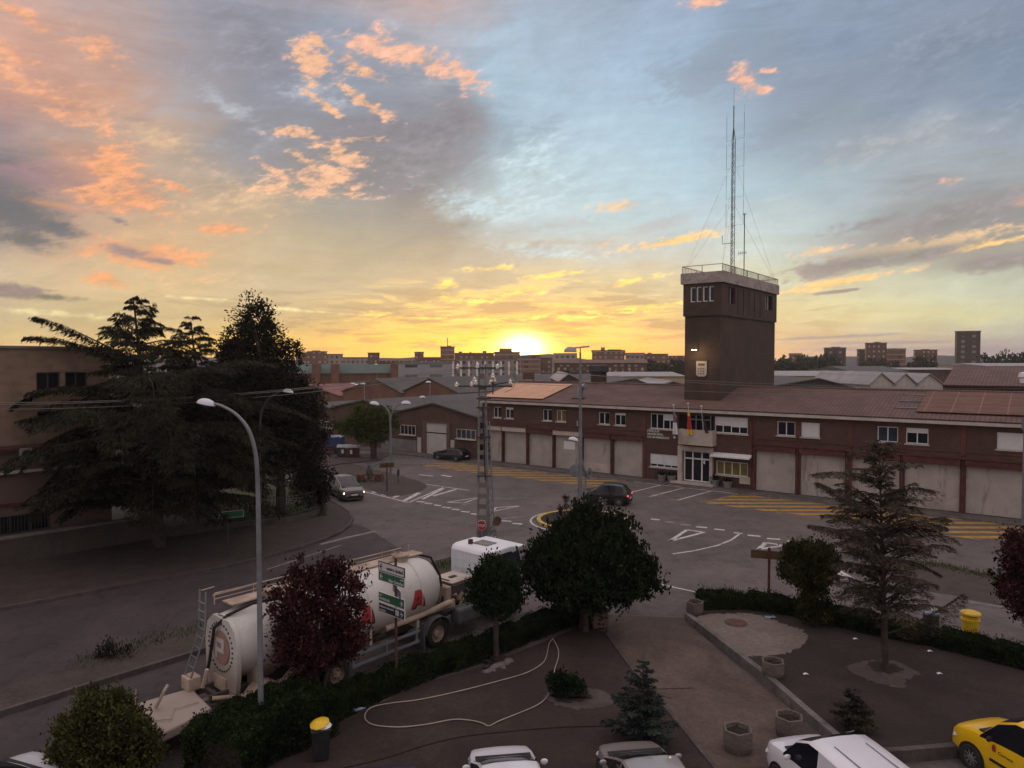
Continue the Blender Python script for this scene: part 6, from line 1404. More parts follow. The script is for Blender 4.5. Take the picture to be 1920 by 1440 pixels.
z3 = Zs(1118); sgn(z3-H_, z3, 'sign_green', [('avda', -.7, .66, .3, 'l'), ('Andalucía', -.7, .18, .5, 'l')], 1, 'sign_text', border='sign_white')
z4 = z3-H_-.08; o = sgn(z4-H_, z4, 'sign_navy', [('polígono industrial', -.7, .56, .36, 'l'), ('estación', -.7, .12, .36, 'l')], 1, 'sign_text', border='sign_white'); mb = MB(); mb.box(.17,.35,-.02,-.0125,z4-H_+.05,z4-.05); mb.build('pictogram', M['sign_white'], o)
sd = empty('side_panel', (.25,.02,0)); sd.parent = t; sd.rotation_euler = (0,0,R(-22)); COL.objects.unlink(sd); bpy.data.objects.remove(sd)
mb = MB(); M2 = TR(.1,.1,0,0,0,R(-24)); mb.box(-.5,.45,-.01,.01,z3+.04,z3+.27,M2); o = mb.build('panel', M['sign_navy'], t); mb = MB(); mb.box(-.46,-.1,-.016,-.011,z3+.07,z3+.24,M2); mb.box(.0,.4,-.016,-.011,z3+.07,z3+.12,M2); mb.box(.0,.4,-.016,-.011,z3+.17,z3+.22,M2); mb.build('stripes', M['blue_pale'], o)
# green sign at the far kerb, left
b = P(428, 1042, .13); t = empty('direction_sign', b, R(28), 'long green street sign with a white tab standing by the iron fence', 'road sign'); zz = Q(428,965,b.y).z-.13
mb = MB(); mb.tube([(.0,.05,0),(.0,.05,zz+.1)], .045, 7); mb.build('pole', M['metal_dark'], t)
o = sgn(zz-.17, zz+.17, 'sign_green', [], 0, 'sign_text', -.82, .82, 'sign_white', t); mb = MB(); mb.box(-.8,-.38,-.018,-.013,zz-.14,zz+.03); mb.box(-.8,-.38,-.018,-.013,zz+.06,zz+.13); mb.build('tab', M['sign_white'], o)
# brown signs
b = P(1441, 1136, 0); t = empty('direction_sign', b, R(-16), 'brown blank sign seen from behind on a dark red post in the hedge', 'road sign'); zz = Q(1441,1041,b.y).z
mb = MB(); mb.tube([(0,-.06,0),(0,-.06,zz+.35)], .06, 8); mb.build('pole', M['dark_red'], t, smooth=True); mb = MB(); mb.box(-.78,1.05,-.02,.02,zz-.17,zz+.2); mb.build('panel', M['sign_brown'], t)
b = P(725.5, 921, 0); t = empty('direction_sign', b, R(22), 'small dark brown sign on a thin post on the dirt island', 'road sign'); zz = Q(725,872,b.y).z
mb = MB(); mb.tube([(0,-.05,0),(0,-.05,zz+.25)], .06, 6); mb.build('pole', M['dark_red'], t); mb = MB(); mb.box(-.6,.62,-.02,.02,zz-.2,zz+.18); mb.build('panel', M['sign_brown'], t)
b = P(746.5, 906, 0); t = empty('sign', b, R(70), 'short dark oval sign on a stake at the tip of the dirt island', 'sign'); mb = MB(); mb.tube([(0,0,0),(0,0,.8)], .04, 6); mb.build('stake', M['metal_dark'], t); mb = MB(); mb.lathe([(.3,0),(.3,.03)], 16, TR(0,0,.95,PI/2) @ Matrix.Diagonal((.8,1.1,1,1))); mb.build('panel', M['metal_dark'], t)
# old iron machine on the island
b = P(690, 902, 0); t = empty('old_gun', b, R(8), 'old iron field machine with a raised pale boom displayed on the dirt island', 'monument'); k = b.y/F
mb = MB(); mb.box(-1.0,1.35,-.35,.35,.55,.68); mb.box(-.9,-.5,-.5,.5,.5,.56); 
for x in (-.9,0,1.3):
    for y in (-.45,.45): mb.tube([(x,y*.7,.6),(x*1.05,y*1.3,0)], .045, 5)
mb.build('frame', M['rust'], t)
mb = MB(); mb.lathe([(.32,0),(.3,.35),(.18,.5),(.16,.8)], 12, TR(.1,0,.66)); mb.build('turret', M['metal_dark'], t, smooth=40)
tip = (38*k, .0, 45*k); mb = MB(); mb.tube([(.0,-.05,1.0),(.45,-.05,1.32),(tip[0],0,tip[2])], [.09,.07,.05], 8); mb.build('boom', M['galv'], t, smooth=True)
for x in (-.55,.9):
    mb = MB(); mb.lathe([(.3,-.05),(.34,0),(.3,.05)], 16, TR(x,-.42,.34,PI/2)); mb.lathe([(.05,-.08),(.05,.08)], 8, TR(x,-.42,.34,PI/2)); mb.build('wheel', M['rust'], t)

# ================================================================== things in the plaza
def planter(px, py, r, h, zb, label, rz=0):
    b = P(px, py, zb); t = empty('planter', b, rz, label, 'planter', 'hexagonal concrete planters')
    mb = MB(); mb.lathe([(r*.92,0),(r,h*.25),(r,h),(r*.84,h),(r*.8,h-.12)], 6); mb.build('tub', M['planter'], t, bevel=.015)
    mb = MB(); mb.lathe([(r*.8,h-.12),(.01,h-.08)], 6, cap=False); s = mb.build('soil', M['soil'], t)
    p, d = blob_pts([(0,0,h-.07,r*.5,r*.5,.05)], 60, .12); leaf_mesh('dead_stems', p, .1, .02, M['spruce_brown'], s, dirs=d); return t
planter(1383, 1404, .43, .60, PZ, 'hexagonal concrete planter lower on the path, nearest the parked car', .3)
planter(1479, 1376, .43, .56, PZ, 'hexagonal concrete planter on the path directly behind the white van', .2)
planter(1449, 1265, .40, .5, TZ, 'hexagonal concrete planter on the terrace edge beside the pale patch', .25)
planter(1303, 1149, .38, .5, TZ, 'hexagonal concrete planter at the top end of the terrace wall', .1)
b = P(1121, 1172, PZ); t = empty('planter', b, .3, 'tall square brown planter half hidden behind the laurel trunks', 'planter'); mb = MB(); mb.box(-.33,.33,-.33,.33,0,.62); mb.box(-.38,.38,-.38,.38,.621,.72); mb.build('tub', M['pink_wall'], t, bevel=.02)
# wheelie bin with yellow lid
b = P(601, 1422, .08); t = empty('wheelie_bin', b, R(20), 'dark wheelie bin with a yellow lid propped open on a white bag', 'bin'); t.scale = (.86,.86,.9)
mb = MB(); mb.add([(-.23,-.26,.05),(.23,-.26,.05),(.23,.24,.05),(-.23,.24,.05),(-.29,-.33,.98),(.29,-.33,.98),(.29,.33,.98),(-.29,.33,.98)], [(0,3,2,1),(4,5,6,7),(0,1,5,4),(1,2,6,5),(2,3,7,6),(3,0,4,7)]); mb.build('body', M['black'], t, bevel=.03)
mb = MB(); mb.box(-.31,.31,-.36,.34,.95,1.0); mb.build('rim', M['black'], t, bevel=.01)
mb = MB(); vs = []; 
for i in range(7):
    for j in range(7): u, v = i/6-.5, j/6-.5; k_ = 1-.35*(4*u*u)*(4*v*v); vs.append((u*.6*k_, v*.66*k_, .11*math.cos(u*PI)*math.cos(v*PI)))
mb.add(vs + [(a,b_,c-.02) for a,b_,c in vs], [(i*7+j,(i+1)*7+j,(i+1)*7+j+1,i*7+j+1) for i in range(6) for j in range(6)] + [(49+i*7+j,49+i*7+j+1,49+(i+1)*7+j+1,49+(i+1)*7+j) for i in range(6) for j in range(6)], TR(-.02,0,1.1,R(4),R(-10),0)); mb.build('lid', M['yellow'], t, smooth=True)
p_, d_ = blob_pts([(.12,0,1.03,.18,.25,.06)], 260, .1); mb = MB(); mb.lathe([(.02,.92),(.2,.95),(.26,1.02),(.2,1.09),(.05,1.12)], 10, TR(.1,-.05,0)); mb.build('bag', M['white'], t, smooth=True)
for x in (-.2,.2): mb = MB(); mb.lathe([(.09,-.02),(.09,.02)], 12, TR(x,.27,.09,0,PI/2)); mb.build('wheel', M['rubber'], t)
# mailbox and litter bin beyond the hedge
b = P(1819, 1205, 0); t = empty('mailbox', b, R(-20), 'yellow cylindrical post box with a domed lid behind the right hedge', 'mailbox')
mb = MB(); mb.lathe([(.28,0),(.28,.88),(.33,.9),(.33,.95),(.29,.97),(.29,1.12)], 26); mb.build('body', M['yellow'], t, smooth=40); mb = MB(); mb.lathe([(.34,1.12),(.36,1.15),(.34,1.2),(.22,1.25),(.01,1.27)], 26); mb.build('lid', M['yellow'], t, smooth=40)
mb = MB(); mb.box(-.13,.13,-.305,-.288,1.09,1.13); mb.build('slot', M['black'], t)
b = P(1745, 1192, 0); t = empty('litter_bin', b, 0, 'dark litter bin with a pale blue and white lid behind the conifer and hedge', 'bin')
mb = MB(); mb.lathe([(.24,0),(.3,.9)], 14); mb.build('body', M['metal_dark'], t, smooth=40); mb = MB(); mb.lathe([(.32,.9),(.33,.98),(.2,1.08),(.01,1.1)], 14); mb.build('lid', M['blue_pale'], t, smooth=40)
mb = MB(); mb.box(-.14,.16,-.2,.1,1.06,1.14); mb.build('paper', M['white'], t)
# hoses
def hose(name, px, m, r, zz, label, closed=False):
    pts = [P(a, b, zz) for a, b in px]; sm = []
    n = len(pts)
    for i in range(n-1):
        p0, p1, p2, p3 = pts[max(i-1,0)], pts[i], pts[i+1], pts[min(i+2,n-1)]
        for k in range(7):
            u = k/7; sm.append(.5*((2*p1)+(p2-p0)*u+(2*p0-5*p1+4*p2-p3)*u*u+(3*p1-p0-3*p2+p3)*u**3))
    sm.append(pts[-1]); mb = MB(); mb.tube([q-pts[0] for q in sm], r, 7); o = mb.build(name, M[m], None, smooth=True, loc=pts[0]); return tag(o, label, 'hose')
hose('hose', [(1038,1197),(1030,1206),(1024,1232),(1014,1246),(985,1262),(930,1278),(860,1296),(790,1311),(735,1318),(700,1325),(686,1336),(686,1350),(705,1360),(750,1363),(800,1358),(850,1349),(885,1351),(905,1356),(917,1361),(935,1352),(970,1338),(1005,1323),(1026,1306),(1036,1280),(1040,1255),(1047,1232),(1046,1215),(1038,1200)], 'hose', .017, PZ+.03, 'long cream garden hose laid in a heart shaped loop on the plaza')
hose('hose', [(640,1440),(720,1421),(800,1396),(870,1380),(960,1370),(1050,1363),(1150,1360)], 'hose_dark', .014, PZ+.025, 'thin dark brown hose crossing the plaza above the parked cars')
b = P(672, 1333, PZ); t = empty('bottle', b, R(25), 'empty clear plastic bottle lying at the hedge foot by the hose loop', 'bottle'); mb = MB(); mb.lathe([(.045,-.2),(.05,-.15),(.05,.1),(.02,.18),(.02,.22)], 12, TR(0,0,.05,0,PI/2,0)); mb.build('body', M['blue_pale'], t, smooth=True)
# manhole, bag and litter on the terrace
b = P(1380, 1168, TZ+.006); t = empty('manhole_cover', b, 0, 'round iron manhole cover on the pale concrete patch', 'manhole'); mb = MB(); mb.lathe([(.36,0),(.36,.02),(.01,.022)], 24); mb.build('cover', M['rust'], t); mb = MB(); mb.lathe([(.46,-.002),(.46,.012),(.37,.012)], 24, cap=False); mb.build('rim', M['kerb_dark'], t)
b = P(1443, 1159, TZ); mb = MB(); vs = []
for i in range(9):
    for j in range(6): vs.append(((i-4)*.06+random.uniform(-.015,.015), (j-2.5)*.06+random.uniform(-.015,.015), .02+abs(random.gauss(0,.035))))
mb.add(vs, [(i*6+j,(i+1)*6+j,(i+1)*6+j+1,i*6+j+1) for i in range(8) for j in range(5)]); tag(mb.build('plastic_bag', M['blue_pale'], None, loc=b), 'pale blue plastic bag lying at the foot of the right hedge', 'bag')
for i, (px, py, zz, lb) in enumerate(((1604,1198,TZ,'scrap of white paper by the hedge left of the conifer trunk'),(1762,1263,TZ,'scrap of white paper on the terrace right of the conifer'),(1744,1221,TZ,'small scrap of paper at the hedge foot behind the conifer'),(1722,1412,.0,'scrap of paper on the asphalt between the two vans'),(1511,1264,TZ,'pale torn scrap on the terrace beside the hexagonal planter'))):
    b = P(px, py, zz+.015); mb = MB(); s = .09; mb.add([(-s,-s*.6,0),(0,-s*.7,.03),(s,-s*.5,0),(s*.8,s*.6,.01),(0,s*.5,.04),(-s*.9,s*.7,0)], [(0,1,4,5),(1,2,3,4)]); tag(mb.build('paper_scrap', M['white'], None, loc=b), lb, 'paper', 'paper scraps')

# ================================================================== cars
def car(name, label, cat, loc, heading, L, W, prof, paint, wheel_r=.31, wx=(-1.3,1.25), lights=(False,False), plate=True, zfl=.2, cabw=.80, extra=None):
    """prof: (x, belt height, roof height, half width factor, top kind, side kind); kinds: b body, g glass. x grows to the front"""
    t = empty(name, loc, math.atan2(heading[1], heading[0]), label, cat)
    n = len(prof); vs = []; NP = 9; w = W/2
    for x, zb, zr, wf, *_ in prof:
        ww = w*wf; cab = zr - zb > .06
        wr = ww*(cabw if cab else .93); z2 = zr-.05 if cab else zb-.02
        half = [(0,zr),(wr*.55,zr-.012),(wr*.92,z2+.0),(wr, z2-.05 if cab else zb-.05),(ww*.955,zb-.07 if cab else zb-.1),(ww,zb-.24),(ww,.42),(ww*.965,zfl+.06),(ww*.9,zfl)]
        vs += [(x,-a,b) for a,b in half[::-1]] + [(x,a,b) for a,b in half[1:]]
    m = 2*NP-1; body, glass, under = [], [], []
    for i in range(n-1):
        for j in range(m-1):
            k = j if j < NP-1 else m-2-j        # 0 = bottom ... NP-2 = top centre
            f = (i*m+j, i*m+j+1, (i+1)*m+j+1, (i+1)*m+j)[::-1]
            top, side = prof[i][4], prof[i][5]
            if k >= NP-3 and top == 'g': glass.append((f, 'top', i, 0))
            elif k == NP-5 and side == 'g': glass.append((f, 'side', i, 1 if j >= NP-1 else -1))
            else: body.append(f)
    body += [tuple(range(m)), tuple(range((n-1)*m, n*m))[::-1]]
    mb = MB(); mb.add(vs, body); o = mb.build('body', M[paint], t, smooth=32)
    o.data.flip_normals() if False else None
    def part(nm, fs):
        ids = sorted({q for f in fs for q in f}); mp = {q: i for i, q in enumerate(ids)}
        if fs: pm = MB(); pm.add([vs[q] for q in ids], [tuple(mp[q] for q in f) for f in fs]); pm.build(nm, M['glass'], t, smooth=32)
    grp = {}
    for f, kd, i, sd2 in glass:
        run = i
        while run > 0 and prof[run-1][4 if kd == 'top' else 5] == 'g': run -= 1
        grp.setdefault((kd, run, 0 if kd == 'top' else sd2), []).append(f)
    for (kd, run, sd2), fs in grp.items(): part('window' if kd == 'side' else 'windscreen' if prof[run][0] > 0 else 'rear_window', fs)
    mb = MB(); mb.box(prof[0][0]+.25, prof[-1][0]-.25, -w*.86, w*.86, zfl-.02, .5); mb.build('underbody', M['black'], t)
    for x in wx:
        for s in (-1,1):
            mb = MB(); mb.lathe([(wheel_r+.065,0),(wheel_r+.065,.012)], 22, TR(x, s*(w+.002) if s > 0 else s*(w+.002), wheel_r+.01, -s*PI/2)); mb.build('wheel_arch', M['black'], t)
            wl = empty('wheel', (x, s*(w-.08), wheel_r)); wl.parent = t; wl.rotation_euler = (-s*PI/2,0,0)
            mb = MB(); mb.lathe([(wheel_r*.62,-.1),(wheel_r*.95,-.1),(wheel_r,-.06),(wheel_r,.09),(wheel_r*.94,.115),(wheel_r*.64,.115)], 24, cap=False); mb.build('tyre', M['rubber'], wl, smooth=40)
            mb = MB(); mb.lathe([(wheel_r*.64,.1),(wheel_r*.55,.07),(wheel_r*.2,.1),(.01,.11)], 20, cap=False); 
            for q in range(9): a = q*2*PI/9; mb.box(-.018,.018,wheel_r*.15,wheel_r*.6,.085,.1,Matrix.Rotation(a,4,'Z'))
            mb.build('rim', M['galv'], wl, smooth=30)
    xf, xr = prof[-1][0], prof[0][0]; fz = prof[-2][1]
    for s in (-1,1):
        for nm, xx, zz, mm in (('headlight', xf-.02, fz-.17, 'headlight' if lights[0] else 'headlight_off'), ('tail_light', xr+.02, prof[1][1]-.12, 'tail_on' if lights[1] else 'tail')):
            mb = MB(); mb.lathe([(.01,-.12),(.09,-.08),(.12,0),(.09,.08),(.01,.12)], 12, TR(xx-(.16 if nm == 'headlight' else -.07), s*w*.78, zz) @ Matrix.Diagonal((.75,1.25,.75,1))); mb.build(nm, M[mm], t, smooth=True)
    if plate:
        for xx, d in ((xf+.005,1),(xr-.005,-1)): mb = MB(); mb.box(min(xx,xx+d*.02),max(xx,xx+d*.02),-.26,.26,.5,.61); mb.build('number_plate', M['white'], t)
    # mirrors, wipers, grille
    wi = [i for i in range(n-1) if prof[i][4] == 'g']; 
    if wi:
        xw = prof[wi[-1]+1][0]; zw_ = prof[wi[-1]+1][1]
        mb = MB(); mb.box(xw-.12, xw+.15, -w*.8, w*.8, zw_-.015, zw_+.022); mb.build('scuttle', M['black'], t, bevel=.01)
        for s in (-1,1):
            mb = MB(); mb.lathe([(.01,-.09),(.05,-.08),(.08,-.03),(.08,.04),(.05,.08),(.01,.09)], 14, TR(xw-.4, s*(w+.09), zw_+.06) @ Matrix.Diagonal((.55,1.15,.8,1))); mb.build('mirror', M[paint if paint != 'van_yellow' else 'black'], t, smooth=True)
    mb = MB(); mb.box(xf-.06, xf+.012, -w*.5, w*.5, .36, .5); mb.box(xf-.06,xf+.01,-w*.38,w*.38,fz-.2,fz-.1); mb.build('grille', M['black'], t)
    if extra: extra(t, w)
    return t
def hatch_prof(L, zh=.78, zb=.92, zr=1.45, rear='hatch'):
    f, r = L/2, -L/2
    return [(r,.55,.56,.86,'b','b'),(r+.05,.9,.93,.93,'b','b'),(r+.14,zb,zb+.12,.96,'g','b'),(r+.42,zb,zr-.14,.98,'b','g'),(r+.6,zb,zr-.05,1,'b','g'),(r+1.25,zb,zr,1,'b','b'),(r+1.33,zb,zr,1,'b','g'),
            (r+1.95,zb-.01,zr-.01,1,'b','b'),(r+2.03,zb-.01,zr-.03,1,'g','g'),(f-1.5,zb-.03,zb+.24,1,'g','g'),(f-1.0,zb-.03,zb+.01,1,'b','b'),(f-.9,zb-.05,zb-.03,.99,'b','b'),(f-.5,zh+.02,zh+.04,.97,'b','b'),(f-.2,zh-.04,zh-.02,.9,'b','b'),(f-.04,zh-.14,zh-.12,.8,'b','b'),(f,.5,.52,.74,'b','b')]
H1 = (-.14,.99)
p = P(938,1403,.72); hx = lambda p, L: (p.x - H1[0]*(L/2-.25)*-1*-1 , p.y - H1[1]*(L/2-.25))
def nose(px, py, z, L, h=H1): p = P(px, py, z); k = L/2-.35; return (p.x - h[0]*k, p.y - h[1]*k, 0)
car('parked_car', 'white hatchback parked at the bottom edge, left of the silver car', 'car', nose(938,1405,.76,4.1), H1, 4.1, 1.78, hatch_prof(4.1), 'car_white')
car('parked_car', 'silver beige hatchback parked at the bottom edge beside the spruce', 'car', nose(1178,1396,.78,4.1), H1, 4.1, 1.78, hatch_prof(4.1, .8, .94, 1.47), 'car_silver')
def van_prof(L, zh=1.0, zb=1.18, zr=1.88):
    f, r = L/2, -L/2
    return [(r,.6,.62,.93,'b','b'),(r+.04,zb,zr-.08,.97,'b','b'),(r+.15,zb,zr,1,'b','b'),(r+1.6,zb,zr+.02,1,'b','b'),(f-2.35,zb,zr+.02,1,'b','g'),(f-1.95,zb-.01,zr,1,'g','g'),(f-1.45,zb-.04,zr-.24,1,'g','g'),(f-1.0,zb-.08,zb-.04,1,'b','b'),(f-.85,zb-.1,zb-.08,.99,'b','b'),
            (f-.45,zh,zh+.02,.96,'b','b'),(f-.18,zh-.06,zh-.04,.88,'b','b'),(f-.03,zh-.2,zh-.18,.8,'b','b'),(f,.5,.52,.74,'b','b')]
H2 = (-.2,.98)
def van_roof(t, w):
    mb = MB()
    for y in (-.42,.42): mb.box(-2.0,-.2,y-.012,y+.012,1.895,1.91)
    mb.tube([(.35,-.3,1.88),(.1,-.32,2.05)], .012, 4); mb.build('roof_rib', M['metal'], t)
    for s in (-1,1): mb = MB(); mb.box(-.9,.6,s*(w+.004)-.008,s*(w+.004)+.008,.55,.63); mb.build('side_strip', M['black'], t)
car('parked_van', 'white panel van parked nose in at the bottom, right of the planters', 'van', nose(1497,1384,.98,4.4,H2), H2, 4.4, 1.83, van_prof(4.4), 'car_white', wx=(-1.35,1.35), extra=van_roof, cabw=.88)
H3 = (-.25,.97)
def van_y(t, w):
    # left side faces the camera: local +y side, letters read from the rear to the front mirrored -> place on +y
    vs, fs = text_mb('Correos', .12, .002, .01); wmax = max(v[0] for v in vs)
    mb = MB(); mb.add([(.62-v[0], w+.006+v[2], .84+v[1]) for v in vs], fs); mb.build('letters', M['sign_brown'], t)
    mb = MB(); mb.add([(.74-.08*math.cos(a)*r_, w+.006, .92+.09*math.sin(a)*r_) for a, r_ in ((0,.7),(.8,1),(1.57,1.3),(2.4,1),(3.14,.7),(4,1),(4.7,.9),(5.5,1))], [tuple(range(8))]); mb.build('emblem', M['logo_red'], t)
    for a, b_, z in ((-.1,.85,.56),(-.7,-.3,.6)): mb = MB(); mb.box(a,b_,w+.001,w+.02,z,z+.07); mb.build('side_strip', M['black'], t)
car('parked_van', 'bright yellow post van parked nose in at the lower right corner', 'van', nose(1845,1352,.98,4.4,H3), H3, 4.4, 1.83, van_prof(4.4), 'van_yellow', wx=(-1.35,1.4), wheel_r=.33, extra=van_y, cabw=.86)
p = P(66,1424,.86); car('parked_car', 'white car whose bonnet shows at the lower left corner', 'car', (p.x-.35*1.5,p.y-.93*1.5,0), (.35,.93), 4.2, 1.78, hatch_prof(4.2), 'car_white')
p = P(728,1437,.72); car('parked_car', 'dark violet car barely showing at the bottom edge left of the white hatchback', 'car', nose(728,1441,.74,4.1), H1, 4.1, 1.76, hatch_prof(4.1), 'dark_violet')
# moving cars
suv = hatch_prof(4.5, 1.0, 1.08, 1.7); p = P(649,932,0)
def suv_x(t, w):
    for s in (-1,1): mb = MB(); mb.tube([(-1.6,s*.62,1.7),(-1.4,s*.62,1.75),(.1,s*.62,1.75),(.3,s*.62,1.68)], .02, 6); mb.build('roof_rail', M['black'], t)
    mb = MB(); mb.box(2.24,2.28,-.5,.5,.72,.8); mb.build('chrome_bar', M['galv'], t)
car('suv', 'silver sport utility car with headlights on, driving out beside the dark trees', 'car', (p.x,p.y,0), (.5,-.87), 4.5, 1.82, suv, 'car_grey', wheel_r=.36, lights=(True,False), extra=suv_x)
p = P(1134,943,0); sc = hatch_prof(4.0, .95, 1.02, 1.6)
car('moving_car', 'black hatchback with a lit red tail light going round the island', 'car', (p.x,p.y,0), (-.93,.36), 4.0, 1.78, sc, 'car_black', wheel_r=.32, lights=(True,True))
p = P(846,862,0); sd_ = hatch_prof(4.3, .86, .92, 1.38)
car('parked_car', 'black coupe parked before the tall cream warehouse door', 'car', (p.x,p.y,0), (-.84,.54), 4.3, 1.74, sd_, 'car_black')

# ================================================================== the tanker truck
TA = R(49); TC = Vector((-3.72, 27.72, 0))
TK = empty('tanker_truck', TC, TA, 'dusty white cement tanker truck parked along the hedge', 'truck')
def b_(name, boxes, m, parent=TK, bevel=0, smooth=False):
    mb = MB(); [mb.box(*q) for q in boxes]; return mb.build(name, M[m], parent, smooth, bevel)
# chassis
b_('chassis', [(-8.6,4.6,-.48,-.36,.75,.98),(-8.6,4.6,.36,.48,.75,.98)] + [(x,x+.12,-.36,.36,.78,.92) for x in (-8.4,-7.5,-5.9,-4.2,-2.6,-1,0.6,2.2)], 'chassis')
# tank
ZT, RT = 2.17, 1.2
prof = [(.02,.68),(.35,.66),(.72,.52),(.98,.28),(1.13,-.05),(RT,-.5),(RT,-2.6),(RT,-5.4),(1.19,-6.2),(1.13,-6.9),(1.02,-7.6),(.97,-7.95)]
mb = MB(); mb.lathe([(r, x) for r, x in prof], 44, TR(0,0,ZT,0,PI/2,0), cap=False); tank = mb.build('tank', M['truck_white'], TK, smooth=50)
mb = MB(); mb.xprism([(-.5,3.08),(.5,3.08),(.86,2.8),(1.0,2.3),(.98,1.5),(.86,.8),(-.86,.8),(-.98,1.5),(-1.0,2.3),(-.86,2.8)], -8.02, -7.88)
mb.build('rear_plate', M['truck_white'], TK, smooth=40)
# flat apron below the rear plate and hoppers
mb = MB(); mb.box(-8.07,-8.025,-.35,.4,.85,1.25); mb.build('rear_apron', M['dusty'], TK)
for x, mm in ((-1.9,'dusty'),(-4.4,'dusty'),(-6.7,'dusty')):
    mb = MB(); mb.lathe([(1.12,1.9),(.95,1.5),(.45,.95),(.2,.7),(.2,.5)], 24, TR(x,0,0) @ Matrix.Diagonal((1.0,.98,1,1))); mb.build('hopper', M[mm], TK, smooth=50)
for x in (-5.6,-3.2,-.8):
    mb = MB(); mb.lathe([(RT+.015,-.03),(RT+.03,0),(RT+.015,.03)], 44, TR(x,0,ZT,0,PI/2,0), cap=False); mb.build('hoop', M['truck_white'], tank, smooth=True)
[b_('bolster', [(x,x+.1,.44,1.0,.95,1.6) if s > 0 else (x,x+.1,-1.0,-.44,.95,1.6)], 'dusty') for x in (-7.4,-3.1,-.9) for s in (-1,1)]
# bolt ring and emblem on the rear plate
for k in range(30):
    a = 2*PI*k/30; mb = MB(); mb.lathe([(.035,0),(.035,.03)], 6, TR(-8.015, .74*math.cos(a), ZT+.74*math.sin(a), 0, -PI/2, 0)); mb.build('bolt', M['metal_dark'], tank)
mb = MB(); mb.lathe([(.52,0),(.52,.01)], 30, TR(-8.045,-.05,ZT,0,-PI/2,0)); em = mb.build('emblem', M['logo_faded'], TK)
mb = MB(); X0, X1 = -8.085, -8.058; mb.box(X0,X1,.14,.27,ZT-.36,ZT+.28); mb.box(X0,X1,-.28,.139,ZT+.16,ZT+.28); mb.box(X0,X1,-.28,.139,ZT-.14,ZT-.02); mb.box(X0,X1,-.28,-.16,ZT-.019,ZT+.159); mb.build('emblem_mark', M['truck_white'], em)
# letters wrapped on the near side
def wrap(txt, x, a0, size, m_, name='letters', off=.012, slant=0):
    vs, fs = text_mb(txt, size, .004, .045); mb = MB(); out = []
    for v in vs: th = a0 + v[1]/RT; r = RT+off+v[2]; out.append((x+v[0]+slant*v[1], -r*math.cos(th), ZT + r*math.sin(th)))
    mb.add(out, fs); return mb.build(name, M[m_], tank)
def block_a(x, a0, m_, off):
    h, w, t = .64, .66, .2; polys = [[(0,0),(t,0),(w*.5+.06,h),(w*.5-.14,h)],[(w-t,0),(w,0),(w*.5+.14,h),(w*.5-.06,h)],[(t*.9,h*.2),(w-t*.9,h*.2),(w-t*1.2,h*.42),(t*1.2,h*.42)]]; mb = MB()
    for i, pl_ in enumerate(polys):
        n = 6; L_ = [[pl_[0][j]+(pl_[3][j]-pl_[0][j])*k/n for j in (0,1)] for k in range(n+1)]; R_ = [[pl_[1][j]+(pl_[2][j]-pl_[1][j])*k/n for j in (0,1)] for k in range(n+1)]
        f = lambda q: (x+q[0], -(RT+off+i*.0015)*math.cos(a0+q[1]/RT), ZT+(RT+off+i*.0015)*math.sin(a0+q[1]/RT))
        mb.add([f(q) for q in L_]+[f(q) for q in R_], [(k,n+1+k,n+2+k,k+1) for k in range(n)])
    return mb.build('letters', M[m_], tank)
for x in (-1.35, -3.7): block_a(x+.07, R(-19), 'black', .012); block_a(x, R(-16), 'logo_red', .02)
# catwalk, hand rail, manholes, hose on top
b_('catwalk', [(-7.7,.2,-.12,.5,ZT+RT+.02,ZT+RT+.06)], 'dusty')
mb = MB()
for y in (.62,): 
    mb.tube([(-7.9,y,ZT+RT+.3),(-.3,y,ZT+RT+.22)], .022, 6); mb.tube([(-7.9,y,ZT+RT+.12),(-.3,y,ZT+RT+.08)], .018, 6)
    for k in range(7): x = -7.9+k*1.33; mb.tube([(x,y,ZT+RT-.05),(x,y,ZT+RT+.29)], .02, 5)
mb.tube([(-8.3,-.1,ZT+RT+.5),(-7.9,-.1,ZT+RT+.5),(-6.9,-.1,ZT+RT+.5),(-6.7,-.1,ZT+RT)], .02, 5); mb.tube([(-8.3,.62,ZT+RT+.5),(-7.9,.62,ZT+RT+.52)], .02, 5); mb.build('hand_rail', M['dusty'], TK)
for x in (-6.3,-3.4,-.9): mb = MB(); mb.lathe([(.28,0),(.28,.2),(.34,.22),(.34,.27),(.1,.34),(.01,.34)], 18, TR(x,-.05,ZT+RT-.05)); mh = mb.build('manhole', M['dusty'], TK, smooth=40); mb = MB(); mb.tube([(x+.36,-.05,ZT+RT+.15),(x-.36,-.05,ZT+RT+.4)], .02, 5); mb.build('handle', M['metal'], mh)
mb = MB(); mb.tube([(-6.2,-.5,ZT+RT-.02),(-7.2,-.45,ZT+RT+.05),(-7.9,-.2,ZT+RT-.2),(-8.15,.15,ZT+.6),(-8.2,.35,ZT-.4),(-8.25,.4,1.4)], .05, 8); mb.build('vent_pipe', M['black'], TK, smooth=True)
mb = MB(); mb.tube([(.0,.1,ZT+RT+.02),(.7,0,ZT+.95),(1.05,-.15,ZT+.2),(1.05,-.35,ZT-.6),(.8,-.5,1.3)], .05, 8); mb.build('air_pipe', M['black'], TK, smooth=True)
# rear ladder
mb = MB(); lx0, lx1 = (-8.9, 1.25), (-8.2, ZT+RT+.5)
for y in (.35,.75): mb.tube([(-8.85,y,1.2),(-8.35,y,ZT+.4),(-8.3,y,ZT+RT+.5)], .028, 6)
for k in range(9): f = k/8; z = 1.35+f*(ZT+RT-1.2); x = -8.85+.5*min(1,(z-1.2)/(ZT-.8)); mb.tube([(x,.35,z),(x,.75,z)], .018, 5)
mb.build('ladder', M['galv'], TK)
